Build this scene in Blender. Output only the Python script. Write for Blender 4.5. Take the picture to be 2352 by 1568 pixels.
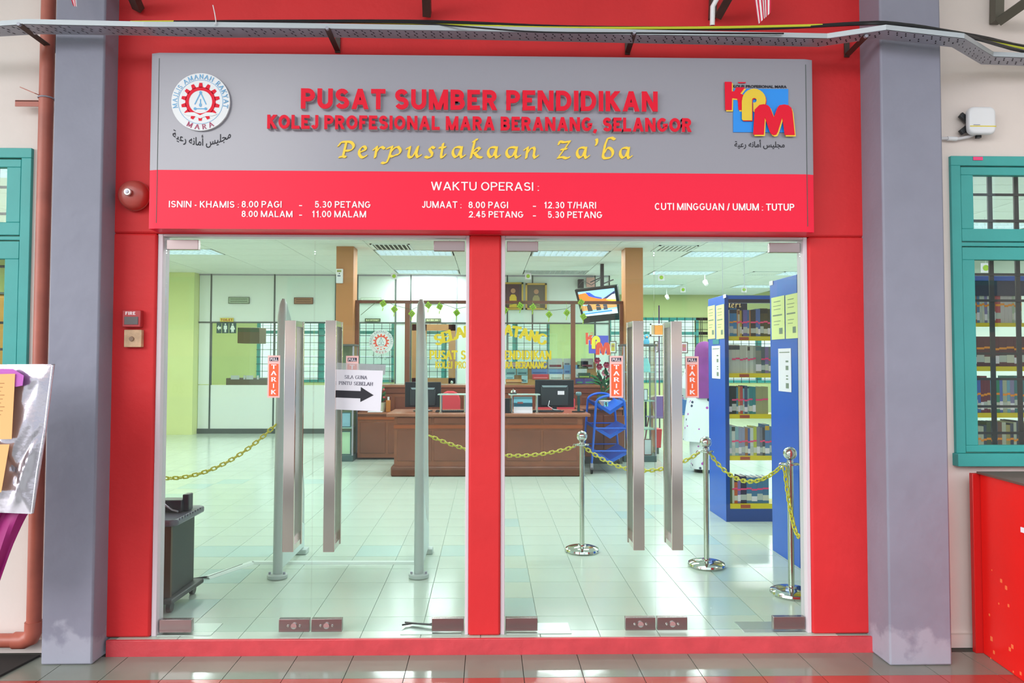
import bpy, bmesh, math, random
from mathutils import Vector, Matrix
SC = bpy.context.scene
for _o in list(bpy.data.objects): bpy.data.objects.remove(_o)
COL = SC.collection
random.seed(7)
# ---------------------------------------------------------------- camera
FPX, CAMY, CAMZ = 1660.0, -4.04, 1.5
YAW, PIT, ROL, PCX, PCY = 0.0188557, 0.0340123, 0.0020148, 1151.74, 770.41
def _axes():
    cy, sy, cp, sp = math.cos(YAW), math.sin(YAW), math.cos(PIT), math.sin(PIT)
    fw = Vector((sy*cp, cy*cp, sp)); r = Vector((cy, -sy, 0)); u = r.cross(fw)
    cr, sr = math.cos(ROL), math.sin(ROL)
    return r*cr+u*sr, -r*sr+u*cr, fw
AR, AU, AF = _axes()
cam_d = bpy.data.cameras.new('camera'); cam = bpy.data.objects.new('camera', cam_d); COL.objects.link(cam)
cam_d.sensor_fit = 'HORIZONTAL'; cam_d.sensor_width = 36.0; cam_d.lens = FPX*36/2352
cam_d.shift_x = (1176-PCX)/2352; cam_d.shift_y = (PCY-784)/2352; cam_d.clip_start = .05; cam_d.clip_end = 300
m = Matrix.Identity(4)
for i in range(3):
    m[i][0] = AR[i]; m[i][1] = AU[i]; m[i][2] = -AF[i]
m[1][3] = CAMY; m[2][3] = CAMZ
cam.matrix_world = m
SC.camera = cam
# ---------------------------------------------------------------- light and exposure
SC.view_settings.view_transform = 'Standard'; SC.view_settings.look = 'None'
SC.view_settings.exposure = 0.0; SC.view_settings.gamma = 1.0
SC.view_settings.use_curve_mapping = False
W = bpy.data.worlds.new('world'); SC.world = W; W.use_nodes = True
wn = W.node_tree.nodes; wl = W.node_tree.links
bg = wn['Background']; bg.inputs[0].default_value = (.86, .93, 1.0, 1); bg.inputs[1].default_value = 2.2
sun_d = bpy.data.lights.new('sun', 'SUN'); sun = bpy.data.objects.new('sun', sun_d); COL.objects.link(sun)
sun_d.energy = 4.2; sun_d.angle = math.radians(60); sun_d.color = (1, .97, .93)
sun.rotation_euler = (math.radians(66), 0, math.radians(-52))
LIGHT_W = 46.0
# ---------------------------------------------------------------- helpers
def ray(x, y): return AR*((x-PCX)/FPX) - AU*((y-PCY)/FPX) + AF
def P(x, y, Y):
    v = ray(x, y); t = (Y-CAMY)/v.y
    return Vector((v.x*t, Y, CAMZ+v.z*t))
def FL(x, y, Z=0.0):
    v = ray(x, y); t = (Z-CAMZ)/v.z
    return Vector((v.x*t, CAMY+v.y*t, Z))
def PX(x, Y, y=828): return P(x, y, Y).x
def PZ(y, Y, x=1150): return P(x, y, Y).z
def lin(c):
    if isinstance(c, str): c = tuple(int(c[i:i+2], 16)/255 for i in (0, 2, 4))
    return tuple((v/12.92 if v <= .04045 else ((v+.055)/1.055)**2.4) for v in c)+(1,)
MATS = {}
def mat(name, col, rough=.5, metal=0., var=0., scale=6., bump=0., bscale=40., emit=0., spec=.5, coat=0., col2=None, aniso=None):
    if name in MATS: return MATS[name]
    mt = bpy.data.materials.new(name); mt.use_nodes = True; nt = mt.node_tree; n = nt.nodes; l = nt.links
    b = n['Principled BSDF']; c = lin(col)
    b.inputs['Base Color'].default_value = c; b.inputs['Roughness'].default_value = rough
    b.inputs['Metallic'].default_value = metal; b.inputs['Specular IOR Level'].default_value = spec
    if coat: b.inputs['Coat Weight'].default_value = coat; b.inputs['Coat Roughness'].default_value = .1
    tc = None
    if var or bump or col2:
        tc = n.new('ShaderNodeTexCoord')
    if var or col2:
        nz = n.new('ShaderNodeTexNoise'); nz.inputs['Scale'].default_value = scale; nz.inputs['Detail'].default_value = 5
        l.new(tc.outputs['Object'], nz.inputs['Vector'])
        rp = n.new('ShaderNodeValToRGB'); rp.color_ramp.elements[0].position = .3; rp.color_ramp.elements[1].position = .7
        c2 = lin(col2) if col2 else tuple(min(1, v*(1-var)) for v in c[:3])+(1,)
        c1 = c if col2 else tuple(min(1, v*(1+var*.6)) for v in c[:3])+(1,)
        rp.color_ramp.elements[0].color = c2; rp.color_ramp.elements[1].color = c1
        l.new(nz.outputs['Fac'], rp.inputs['Fac']); l.new(rp.outputs['Color'], b.inputs['Base Color'])
    if bump:
        n2 = n.new('ShaderNodeTexNoise'); n2.inputs['Scale'].default_value = bscale; n2.inputs['Detail'].default_value = 4
        l.new(tc.outputs['Object'], n2.inputs['Vector'])
        bp = n.new('ShaderNodeBump'); bp.inputs['Strength'].default_value = bump; bp.inputs['Distance'].default_value = .01
        l.new(n2.outputs['Fac'], bp.inputs['Height']); l.new(bp.outputs['Normal'], b.inputs['Normal'])
    if emit:
        b.inputs['Emission Color'].default_value = c; b.inputs['Emission Strength'].default_value = emit
    MATS[name] = mt; return mt
def glassmat(name, tint, refl=1.0, rough=0.0, haze=0.0, hazecol=(1, 1, 1, 1)):
    if name in MATS: return MATS[name]
    mt = bpy.data.materials.new(name); mt.use_nodes = True; nt = mt.node_tree; n = nt.nodes; l = nt.links
    for q in list(n): n.remove(q)
    out = n.new('ShaderNodeOutputMaterial'); tr = n.new('ShaderNodeBsdfTransparent'); tr.inputs[0].default_value = tint
    gl = n.new('ShaderNodeBsdfGlossy'); gl.inputs['Roughness'].default_value = rough; gl.inputs['Color'].default_value = (refl, refl, refl, 1)
    lw = n.new('ShaderNodeLayerWeight'); lw.inputs[0].default_value = .5
    pw = n.new('ShaderNodeMath'); pw.operation = 'POWER'; l.new(lw.outputs['Facing'], pw.inputs[0]); pw.inputs[1].default_value = 5
    fr = n.new('ShaderNodeMath'); fr.operation = 'MULTIPLY_ADD'; l.new(pw.outputs[0], fr.inputs[0]); fr.inputs[1].default_value = .9; fr.inputs[2].default_value = .036
    mx = n.new('ShaderNodeMixShader'); l.new(fr.outputs[0], mx.inputs[0]); l.new(tr.outputs[0], mx.inputs[1]); l.new(gl.outputs[0], mx.inputs[2])
    last = mx
    if haze:
        df = n.new('ShaderNodeBsdfDiffuse'); df.inputs[0].default_value = hazecol
        m2 = n.new('ShaderNodeMixShader'); m2.inputs[0].default_value = haze
        l.new(mx.outputs[0], m2.inputs[1]); l.new(df.outputs[0], m2.inputs[2]); last = m2
    l.new(last.outputs[0], out.inputs[0]); MATS[name] = mt; return mt
WL = {}
class MB:
    def __init__(s): s.v = []; s.f = []; s.m = []
    def add(s, vs, fs, mi=0):
        o = len(s.v); s.v += [Vector(p) for p in vs]; s.f += [tuple(i+o for i in q) for q in fs]; s.m += [mi]*len(fs); return s
    def box(s, x0, x1, y0, y1, z0, z1, mi=0):
        if x0 > x1: x0, x1 = x1, x0
        if y0 > y1: y0, y1 = y1, y0
        if z0 > z1: z0, z1 = z1, z0
        return s.add([(x0,y0,z0),(x1,y0,z0),(x1,y1,z0),(x0,y1,z0),(x0,y0,z1),(x1,y0,z1),(x1,y1,z1),(x0,y1,z1)],
                     [(0,3,2,1),(4,5,6,7),(0,1,5,4),(1,2,6,5),(2,3,7,6),(3,0,4,7)], mi)
    def obox(s, c, ax, ay, az, hx, hy, hz, mi=0):
        c = Vector(c); ax = Vector(ax).normalized(); ay = Vector(ay).normalized(); az = Vector(az).normalized()
        vs = [c+ax*(hx*a)+ay*(hy*b)+az*(hz*d) for a, b, d in ((-1,-1,-1),(1,-1,-1),(1,1,-1),(-1,1,-1),(-1,-1,1),(1,-1,1),(1,1,1),(-1,1,1))]
        return s.add(vs, [(0,3,2,1),(4,5,6,7),(0,1,5,4),(1,2,6,5),(2,3,7,6),(3,0,4,7)], mi)
    def bar(s, p, q, w, h, up=(0,0,1), mi=0):
        p = Vector(p); q = Vector(q); d = (q-p); L = d.length; d.normalize(); up = Vector(up)
        sd = d.cross(up)
        if sd.length < 1e-4: sd = d.cross(Vector((1,0,0)))
        sd.normalize(); u = sd.cross(d)
        return s.obox((p+q)/2, d, sd, u, L/2, w/2, h/2, mi)
    def tube(s, pts, r, n=8, mi=0, closed=False, caps=True):
        pts = [Vector(p) for p in pts]; N = len(pts); o = len(s.v)
        rr = r if isinstance(r, (list, tuple)) else [r]*N
        t0 = (pts[1]-pts[0]).normalized(); ref = Vector((0,0,1)) if abs(t0.z) < .9 else Vector((1,0,0))
        nx = t0.cross(ref).normalized()
        for i, p in enumerate(pts):
            if closed: t = (pts[(i+1) % N]-pts[i-1]).normalized()
            else: t = (pts[min(i+1, N-1)]-pts[max(i-1, 0)]).normalized()
            nx = (nx - t*nx.dot(t))
            if nx.length < 1e-6: nx = t.cross(Vector((.3,.5,.8)))
            nx.normalize(); ny = t.cross(nx)
            for k in range(n):
                a = 2*math.pi*k/n; s.v.append(p+(nx*math.cos(a)+ny*math.sin(a))*rr[i])
        M = N if closed else N-1
        for i in range(M):
            j = (i+1) % N
            for k in range(n):
                k2 = (k+1) % n; s.f.append((o+i*n+k, o+i*n+k2, o+j*n+k2, o+j*n+k)); s.m.append(mi)
        if caps and not closed:
            s.f.append(tuple(o+k for k in reversed(range(n)))); s.m.append(mi)
            s.f.append(tuple(o+(N-1)*n+k for k in range(n))); s.m.append(mi)
        return s
    def cyl(s, p, q, r, n=16, mi=0, r2=None): return s.tube([p, q], [r, r if r2 is None else r2], n, mi)
    def prism(s, poly, y0, y1, mi=0):               # poly of (x,z), extruded along y
        n = len(poly); vs = [(a, y0, b) for a, b in poly]+[(a, y1, b) for a, b in poly]
        return s.add(vs, [tuple(range(n)), tuple(reversed(range(n, 2*n)))]+[(i, n+i, n+(i+1) % n, (i+1) % n) for i in range(n)], mi)
    jit = 0
    def sp(s, poly, y0, y1, mi=0):                  # overlapping flat pieces of one plate, each a hair prouder than the last
        s.jit += 1; return s.prism(poly, y0-s.jit*1.5e-5, y1, mi)
    def prismx(s, poly, x0, x1, mi=0):              # poly of (y,z)
        n = len(poly); vs = [(x0, a, b) for a, b in poly]+[(x1, a, b) for a, b in poly]
        return s.add(vs, [tuple(range(n)), tuple(reversed(range(n, 2*n)))]+[(i, n+i, n+(i+1) % n, (i+1) % n) for i in range(n)], mi)
    def prismz(s, poly, z0, z1, mi=0):
        n = len(poly); vs = [(a, b, z0) for a, b in poly]+[(a, b, z1) for a, b in poly]
        return s.add(vs, [tuple(range(n)), tuple(reversed(range(n, 2*n)))]+[(i, n+i, n+(i+1) % n, (i+1) % n) for i in range(n)], mi)
    def loft(s, rings, n=16, mi=0, caps=True):      # rings of (z,cx,cy,rx,ry)
        o = len(s.v)
        for z, cx, cy, rx, ry in rings:
            for k in range(n):
                a = 2*math.pi*k/n; s.v.append(Vector((cx+rx*math.cos(a), cy+ry*math.sin(a), z)))
        for i in range(len(rings)-1):
            for k in range(n):
                k2 = (k+1) % n; s.f.append((o+i*n+k, o+i*n+k2, o+(i+1)*n+k2, o+(i+1)*n+k)); s.m.append(mi)
        if caps:
            s.f.append(tuple(o+k for k in reversed(range(n)))); s.m.append(mi)
            s.f.append(tuple(o+(len(rings)-1)*n+k for k in range(n))); s.m.append(mi)
        return s
    def lathe(s, prof, cx, cy, n=24, mi=0): return s.loft([(z, cx, cy, r, r) for r, z in prof], n, mi)
    def sphere(s, c, r, n=16, mi=0, sz=1.0):
        k = n//2
        return s.loft([(c[2]-r*sz*math.cos(math.pi*i/k), c[0], c[1], max(r*math.sin(math.pi*i/k), 1e-4), max(r*math.sin(math.pi*i/k), 1e-4)) for i in range(k+1)], n, mi)
    def quad(s, a, b, c, d, th=0.0, nrm=(0,-1,0), mi=0):
        if not th: return s.add([a, b, c, d], [(0,1,2,3)], mi)
        nv = Vector(nrm)*th; vs = [Vector(p) for p in (a, b, c, d)]; vs = vs+[p-nv for p in vs]
        return s.add(vs, [(0,1,2,3),(7,6,5,4),(0,4,5,1),(1,5,6,2),(2,6,7,3),(3,7,4,0)], mi)
    def build(s, name, mats, parent=None, bevel=0, seg=2, fixn=True, **kw):
        if not isinstance(mats, (list, tuple)): mats = [mats]
        if parent is not None: org = WL[parent.name]
        else:
            xs = [p.x for p in s.v]; ys = [p.y for p in s.v]; zs = [p.z for p in s.v]
            org = Vector(((min(xs)+max(xs))/2, (min(ys)+max(ys))/2, min(zs)))
        me = bpy.data.meshes.new(name); me.from_pydata([p-org for p in s.v], [], s.f)
        for q in mats: me.materials.append(q)
        me.polygons.foreach_set('material_index', s.m)
        b = bmesh.new(); b.from_mesh(me)
        if fixn: bmesh.ops.recalc_face_normals(b, faces=b.faces)
        for f in b.faces: f.smooth = True
        for e in b.edges:
            if len(e.link_faces) != 2 or e.calc_face_angle(0) > .6: e.smooth = False
        b.to_mesh(me); b.free()
        o = bpy.data.objects.new(name, me); COL.objects.link(o)
        if parent is not None: o.parent = parent
        else: o.location = org
        WL[o.name] = org.copy()
        if bevel:
            md = o.modifiers.new('bevel', 'BEVEL'); md.width = bevel; md.segments = seg; md.limit_method = 'ANGLE'; md.angle_limit = .7
        tag(o, **kw); return o
def tag(o, label=None, cat=None, group=None, kind=None):
    if label: o['label'] = label
    if cat: o['category'] = cat
    if group: o['group'] = group
    if kind: o['kind'] = kind
    return o
def thing(name, loc, label=None, cat=None, group=None, kind=None):
    o = bpy.data.objects.new(name, None); COL.objects.link(o); o.location = loc; o.empty_display_size = .05
    WL[o.name] = Vector(loc); return tag(o, label, cat, group, kind)
def dup(root, delta, label=None, group=None):
    def rec(o, par):
        c = o.copy(); COL.objects.link(c)
        if par is not None: c.parent = par
        WL[c.name] = WL[o.name]+Vector(delta)
        for ch in [q for q in ALLCH(o)]: rec(ch, c)
        return c
    r = rec(root, None); r.location = root.location+Vector(delta)
    if label: r['label'] = label
    if group: r['group'] = group
    return r
def ALLCH(o): return [q for q in bpy.data.objects if q.parent == o]
# ---------------------------------------------------------------- lettering
def font_mesh(s, extrude=0., offset=0., res=3):
    c = bpy.data.curves.new('lettering', 'FONT'); c.body = s; c.extrude = extrude; c.offset = offset; c.resolution_u = res
    o = bpy.data.objects.new('lettering', c); COL.objects.link(o); bpy.context.view_layer.update()
    me = bpy.data.meshes.new_from_object(o.evaluated_get(bpy.context.evaluated_depsgraph_get()))
    vs = [v.co.copy() for v in me.vertices]; fs = [tuple(p.vertices) for p in me.polygons]
    bpy.data.objects.remove(o); bpy.data.curves.remove(c); bpy.data.meshes.remove(me)
    return vs, fs
def fit_text(s, x0, x1, z0, z1, Y, th=.0, offset=0., mirror=False):
    vs, fs = font_mesh(s, .5 if th else 0, offset)
    ax = min(v.x for v in vs); bx = max(v.x for v in vs); az = min(v.y for v in vs); bz = max(v.y for v in vs)
    out = []
    for v in vs:
        u = (v.x-ax)/(bx-ax); w = (v.y-az)/(bz-az)
        if mirror: u = 1-u
        out.append(Vector((x0+u*(x1-x0), Y-th*(v.z+.5 if th else 0), z0+w*(z1-z0))))
    return out, fs
def text_px(name, s, x0, y0, x1, y1, Y, mt, parent, th=0., offset=0., **kw):   # y0 top, y1 bottom pixel at the middle
    xm = (x0+x1)/2
    ym = (y0+y1)/2
    X0, X1, Z0, Z1 = P(x0, ym, Y).x, P(x1, ym, Y).x, P(xm, y1, Y).z, P(xm, y0, Y).z
    b = MB(); d = offset*(Z1-Z0)
    for k in ((-1, 1) if offset else (0,)):
        vs, fs = fit_text(s, X0+d, X1-d, Z0, Z1, Y, th)
        b.add([v+Vector((k*d, -k*2e-5, 0)) for v in vs], fs)
    return b.build(name, mt, parent, fixn=bool(th), **kw)
def islands(vs, fs):
    par = list(range(len(vs)))
    def fd(a):
        while par[a] != a: par[a] = par[par[a]]; a = par[a]
        return a
    for f in fs:
        a = fd(f[0])
        for k in f[1:]: par[fd(k)] = a
    g = {}
    for f in fs: g.setdefault(fd(f[0]), []).append(f)
    res = []
    for q in g.values():
        ids = sorted({i for f in q for i in f}); mp = {i: k for k, i in enumerate(ids)}
        res.append(([vs[i] for i in ids], [tuple(mp[i] for i in f) for f in q]))
    res.sort(key=lambda t: min(v.x for v in t[0])); return res
def arc(cx, cy, rx, ry, a0, a1, n=10):
    return [(cx+rx*math.cos(math.radians(a0+(a1-a0)*i/n)), cy+ry*math.sin(math.radians(a0+(a1-a0)*i/n))) for i in range(n+1)]
SK = {   # skeleton capitals: width, strokes, serifs (x, y)
'A': (.8, [[(.04,0),(.4,1)],[(.4,1),(.76,0)],[(.17,.35),(.63,.35)]], [(.04,0),(.76,0)]),
'B': (.66, [[(.12,0),(.12,1)],[(.12,1)]+arc(.33,.76,.22,.24,90,-90)+[(.12,.52)],[(.12,.52)]+arc(.36,.26,.25,.26,90,-90)+[(.12,0)]], [(.12,0),(.12,1)]),
'C': (.75, [arc(.42,.5,.38,.5,50,310,16)], []),
'D': (.76, [[(.12,0),(.12,1)],[(.12,1)]+arc(.32,.5,.38,.5,90,-90,14)+[(.12,0)]], [(.12,0),(.12,1)]),
'E': (.62, [[(.12,0),(.12,1)],[(.12,1),(.56,1),(.56,.88)],[(.12,.52),(.45,.52)],[(.12,0),(.58,0),(.58,.14)]], [(.12,0),(.12,1)]),
'F': (.6, [[(.12,0),(.12,1)],[(.12,1),(.56,1),(.56,.88)],[(.12,.52),(.45,.52)]], [(.12,0),(.12,1)]),
'G': (.8, [arc(.42,.5,.38,.5,50,330,16)+[(.74,.4)]], [(.74,.42)]),
'H': (.8, [[(.12,0),(.12,1)],[(.68,0),(.68,1)],[(.12,.52),(.68,.52)]], [(.12,0),(.12,1),(.68,0),(.68,1)]),
'I': (.3, [[(.15,0),(.15,1)]], [(.15,0),(.15,1)]),
'J': (.45, [[(.32,1),(.32,.2)]+arc(.18,.14,.14,.16,0,-150,5)], [(.32,1)]),
'K': (.76, [[(.12,0),(.12,1)],[(.64,1),(.14,.45)],[(.28,.6),(.68,0)]], [(.12,0),(.12,1),(.64,1),(.68,0)]),
'L': (.62, [[(.12,0),(.12,1)],[(.12,0),(.56,0),(.56,.16)]], [(.12,0),(.12,1)]),
'M': (.98, [[(.1,0),(.14,1)],[(.14,1),(.49,.08)],[(.49,.08),(.84,1)],[(.84,1),(.88,0)]], [(.1,0),(.12,1),(.86,1),(.88,0)]),
'N': (.82, [[(.12,0),(.12,1)],[(.12,1),(.7,0)],[(.7,0),(.7,1)]], [(.12,0),(.1,1),(.7,1)]),
'O': (.84, [arc(.42,.5,.38,.5,0,360,20)], []),
'P': (.64, [[(.12,0),(.12,1)],[(.12,1)]+arc(.33,.74,.24,.26,90,-90)+[(.12,.48)]], [(.12,0),(.12,1)]),
'R': (.72, [[(.12,0),(.12,1)],[(.12,1)]+arc(.33,.75,.24,.25,90,-90)+[(.12,.5)],[(.34,.5),(.66,0)]], [(.12,0),(.12,1),(.66,0)]),
'S': (.6, [arc(.3,.75,.22,.25,25,270,10)+arc(.3,.25,.25,.25,90,-155,10)], []),
'T': (.7, [[(.35,0),(.35,1)],[(.04,.86),(.04,1),(.66,1),(.66,.86)]], [(.35,0)]),
'U': (.78, [[(.12,1),(.12,.3)]+arc(.39,.28,.27,.28,180,360,10)+[(.66,1)]], [(.12,1),(.66,1)]),
'Y': (.74, [[(.06,1),(.37,.5),(.37,0)],[(.68,1),(.37,.5)]], [(.06,1),(.68,1),(.37,0)]),
' ': (.4, [], []), ':': (.3, [[(.15,.1),(.15,.12)],[(.15,.6),(.15,.62)]], []),
}
def hull(pts):
    pts = sorted(set((round(a, 6), round(b, 6)) for a, b in pts))
    if len(pts) < 3: return pts
    def half(ps):
        h = []
        for p in ps:
            while len(h) > 1 and (h[-1][0]-h[-2][0])*(p[1]-h[-2][1])-(h[-1][1]-h[-2][1])*(p[0]-h[-2][0]) <= 0: h.pop()
            h.append(p)
        return h
    a = half(pts); b = half(pts[::-1]); return a[:-1]+b[:-1]
def nib(T, t, ang=0, n=8):
    c, s = math.cos(math.radians(ang)), math.sin(math.radians(ang))
    return [(T/2*math.cos(2*math.pi*k/n+.39)*c-t/2*math.sin(2*math.pi*k/n+.39)*s, T/2*math.cos(2*math.pi*k/n+.39)*s+t/2*math.sin(2*math.pi*k/n+.39)*c) for k in range(n)]
def stroke(pts, nb):
    if len(pts) < 2: return []
    return [hull([(a[0]+u, a[1]+v) for u, v in nb]+[(b[0]+u, b[1]+v) for u, v in nb]) for a, b in zip(pts, pts[1:])]
def serif_polys(s, T=.17, t=.07, ser=.13, gap=.1):
    x = 0; out = []
    nb = nib(T, t)
    for ch in s:
        w, st, se = SK[ch]; g = []
        for q in st: g += stroke(q, nb)
        for a, b in se: g.append([(a-ser, b-.035), (a+ser, b-.035), (a+ser, b+.035), (a-ser, b+.035)])
        out.append((ch, x, w, [[(p[0]+x, p[1]) for p in q] for q in g])); x += w+gap
    return out, x-gap
def serif_text(mb, s, x0, x1, z0, z1, Y, th=.001, mi=0, **kw):
    g, Wd = serif_polys(s, **kw)
    for ch, gx, gw, polys in g:
        for q in polys: mb.sp([(x0+p[0]/Wd*(x1-x0), z0+p[1]*(z1-z0)) for p in q], Y-th, Y, mi)
    return mb
SN = {   # skeleton sans capitals and figures: width, centre-line strokes in the unit box
'A': (.74, [[(0,0),(.5,1)],[(1,0),(.5,1)],[(.2,.28),(.8,.28)]]),
'B': (.62, [[(0,0),(0,1)],[(0,1)]+arc(.5,.765,.42,.235,90,-90,8)+[(0,.53)],[(0,.53)]+arc(.55,.265,.45,.265,90,-90,8)+[(0,0)]]),
'C': (.68, [arc(.5,.5,.5,.5,45,315,18)]), 'D': (.68, [[(0,0),(0,1)],[(0,1)]+arc(.4,.5,.6,.5,90,-90,12)+[(0,0)]]),
'E': (.54, [[(0,0),(0,1)],[(0,1),(1,1)],[(0,.52),(.9,.52)],[(0,0),(1,0)]]), 'F': (.52, [[(0,0),(0,1)],[(0,1),(1,1)],[(0,.5),(.88,.5)]]),
'G': (.72, [arc(.5,.5,.5,.5,45,350,18)+[(1,.46),(.58,.46)]]), 'H': (.68, [[(0,0),(0,1)],[(1,0),(1,1)],[(0,.52),(1,.52)]]),
'I': (0, [[(0,0),(0,1)]]), 'J': (.44, [[(1,1),(1,.28)]+arc(.5,.28,.5,.28,0,-165,8)]),
'K': (.64, [[(0,0),(0,1)],[(.95,1),(.02,.42)],[(.3,.58),(1,0)]]), 'L': (.52, [[(0,0),(0,1)],[(0,0),(1,0)]]),
'M': (.86, [[(0,0),(0,1)],[(1,0),(1,1)],[(0,1),(.5,.0)],[(1,1),(.5,.0)]]), 'N': (.7, [[(0,0),(0,1)],[(1,0),(1,1)],[(0,1),(1,0)]]),
'O': (.76, [arc(.5,.5,.5,.5,0,360,24)]), 'P': (.6, [[(0,0),(0,1)],[(0,1)]+arc(.5,.73,.5,.27,90,-90,8)+[(0,.46)]]),
'R': (.63, [[(0,0),(0,1)],[(0,1)]+arc(.5,.74,.46,.26,90,-90,8)+[(0,.48)],[(.5,.5),(1,0)]]),
'S': (.6, [arc(.5,.75,.46,.25,22,270,10)[:-1]+arc(.5,.25,.5,.25,90,-158,10)]), 'T': (.62, [[(.5,0),(.5,1)],[(0,1),(1,1)]]),
'U': (.66, [[(0,1),(0,.34)]+arc(.5,.34,.5,.34,180,360,12)+[(1,1)]]), 'W': (1.0, [[(0,1),(.25,0)],[(.5,1),(.25,0)],[(.5,1),(.75,0)],[(1,1),(.75,0)]]),
'0': (.54, [arc(.5,.5,.5,.5,0,360,20)]), '1': (.4, [[(.75,0),(.75,1)],[(.75,.96),(.1,.74)]]), '2': (.54, [arc(.5,.7,.47,.3,165,-35,9)+[(0,0),(1,0)]]),
'3': (.54, [arc(.47,.755,.42,.245,150,-90,8)[:-1]+arc(.5,.265,.5,.265,90,-155,9)]), '4': (.56, [[(.74,0),(.74,1)],[(.74,1),(0,.27)],[(0,.25),(1,.25)]]),
'5': (.54, [[(.92,1),(.16,1),(.06,.46)]+arc(.48,.32,.52,.32,125,-152,10)]), '8': (.54, [arc(.5,.755,.42,.245,0,360,14), arc(.5,.265,.5,.265,0,360,14)]),
'9': (.54, [arc(.5,.68,.48,.32,0,360,14), [(.98,.68),(.7,0)]]),
'.': (0, [[(0,-.02),(0,.03)]]), ':': (0, [[(0,-.02),(0,.03)],[(0,.5),(0,.56)]]), '-': (.2, [[(0,.3),(1,.3)]]), '/': (.3, [[(0,0),(1,1)]]), ',': (.0, [[(0,-.02),(0,.05)],[(.15,.0),(-.35,-.3)]]),
}
def clipz(poly, lo, hi):
    for s_, lim in ((1, lo), (-1, -hi)):
        out = []
        for i in range(len(poly)):
            a, b = poly[i-1], poly[i]; da, db = s_*a[1]-lim, s_*b[1]-lim
            if (da >= 0) != (db >= 0): t = da/(da-db); out.append((a[0]+(b[0]-a[0])*t, a[1]+(b[1]-a[1])*t))
            if db >= 0: out.append(b)
        poly = out
        if len(poly) < 3: return []
    return poly
def ribbon(pts, w, lo, hi, xl=-99, xr=-99, ext=True):
    pts = [p for i, p in enumerate(pts) if i == 0 or abs(p[0]-pts[i-1][0])+abs(p[1]-pts[i-1][1]) > 1e-6]
    closed = abs(pts[0][0]-pts[-1][0])+abs(pts[0][1]-pts[-1][1]) < 1e-5 and len(pts) > 3
    if closed: pts = pts[:-1]
    N = len(pts)
    if not closed and ext:
        for i, j in ((0, 1), (-1, -2)):
            p, q = pts[i], pts[j]; dx, dy = p[0]-q[0], p[1]-q[1]; L = math.hypot(dx, dy)
            if abs(dy) > .3*L and (p[1] < lo+w*.6 or p[1] > hi-w*.6): pts[i] = (p[0]+dx/L*w, p[1]+dy/L*w)
            elif abs(dx) > .7*L and (abs(p[0]-xl) < 1e-4 or abs(p[0]-xr) < 1e-4): pts[i] = (p[0]+dx/L*w/2, p[1]+dy/L*w/2)
    L_, R_ = [], []
    for i in range(N):
        p = pts[i]; a = pts[i-1] if (i or closed) else None; b = pts[(i+1) % N] if (i < N-1 or closed) else None
        def nrm(u, v): d = math.hypot(v[0]-u[0], v[1]-u[1]); return (-(v[1]-u[1])/d, (v[0]-u[0])/d)
        if a is None: n = nrm(p, b); k = 1
        elif b is None: n = nrm(a, p); k = 1
        else:
            n1, n2 = nrm(a, p), nrm(p, b); n = (n1[0]+n2[0], n1[1]+n2[1]); d = math.hypot(*n) or 1; n = (n[0]/d, n[1]/d); k = 1/max(.4, n[0]*n1[0]+n[1]*n1[1])
        L_.append((p[0]+n[0]*w/2*k, p[1]+n[1]*w/2*k)); R_.append((p[0]-n[0]*w/2*k, p[1]-n[1]*w/2*k))
    out = []
    for i in range(N if closed else N-1):
        j = (i+1) % N; q = clipz([L_[i], L_[j], R_[j], R_[i]], lo, hi)
        if q: out.append(q)
    return out
def sans_polys(s, w=.2, gap=.13, space=.3):
    x = 0; out = []
    for ch in s:
        if ch == ' ': x += space; continue
        W_, st = SN[ch]; bw = max(W_+w*.35, w); g = []
        lo = -.35 if ch == ',' else 0
        for qi, q in enumerate(st):
            pts = [(x+w/2+u*(bw-w) if bw > w else x+w/2+u*w, w/2+v*(1-w)) for u, v in q]
            if len(q) == 2 and ch not in ',/' and q[0][0] != q[1][0] and abs(q[0][1]-q[1][1]) > .25:
                pts = [(p[0], 1.0 if v == 1 else 0.0 if v == 0 else p[1]) for p, (u, v) in zip(pts, q)]
            for pl in ribbon(pts, w, lo+qi*.002, 1.0-qi*.002, x+w/2, x+bw-w/2):
                if ch in 'MN': pl = [(b, a) for a, b in clipz([(b, a) for a, b in pl], x, x+bw)]
                if len(pl) > 2: g.append(pl)
        out.append((ch, g)); x += bw+gap
    return out, x-gap
def sans_px(name, s, x0, y0, x1, y1, Y, mt, parent, th=.0008, w=.15, gap=.13, space=.3, **kw):
    xm, ym = (x0+x1)/2, (y0+y1)/2; X0, X1, Z0, Z1 = P(x0, ym, Y).x, P(x1, ym, Y).x, P(xm, y1, Y).z, P(xm, y0, Y).z
    g, Wd = sans_polys(s, w, gap, space); b = MB()
    for ch, polys in g:
        for q in polys: b.sp([(X0+p[0]/Wd*(X1-X0), Z0+p[1]*(Z1-Z0)) for p in q], Y-th, Y)
    return b.build(name, mt, parent, **kw)
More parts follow.
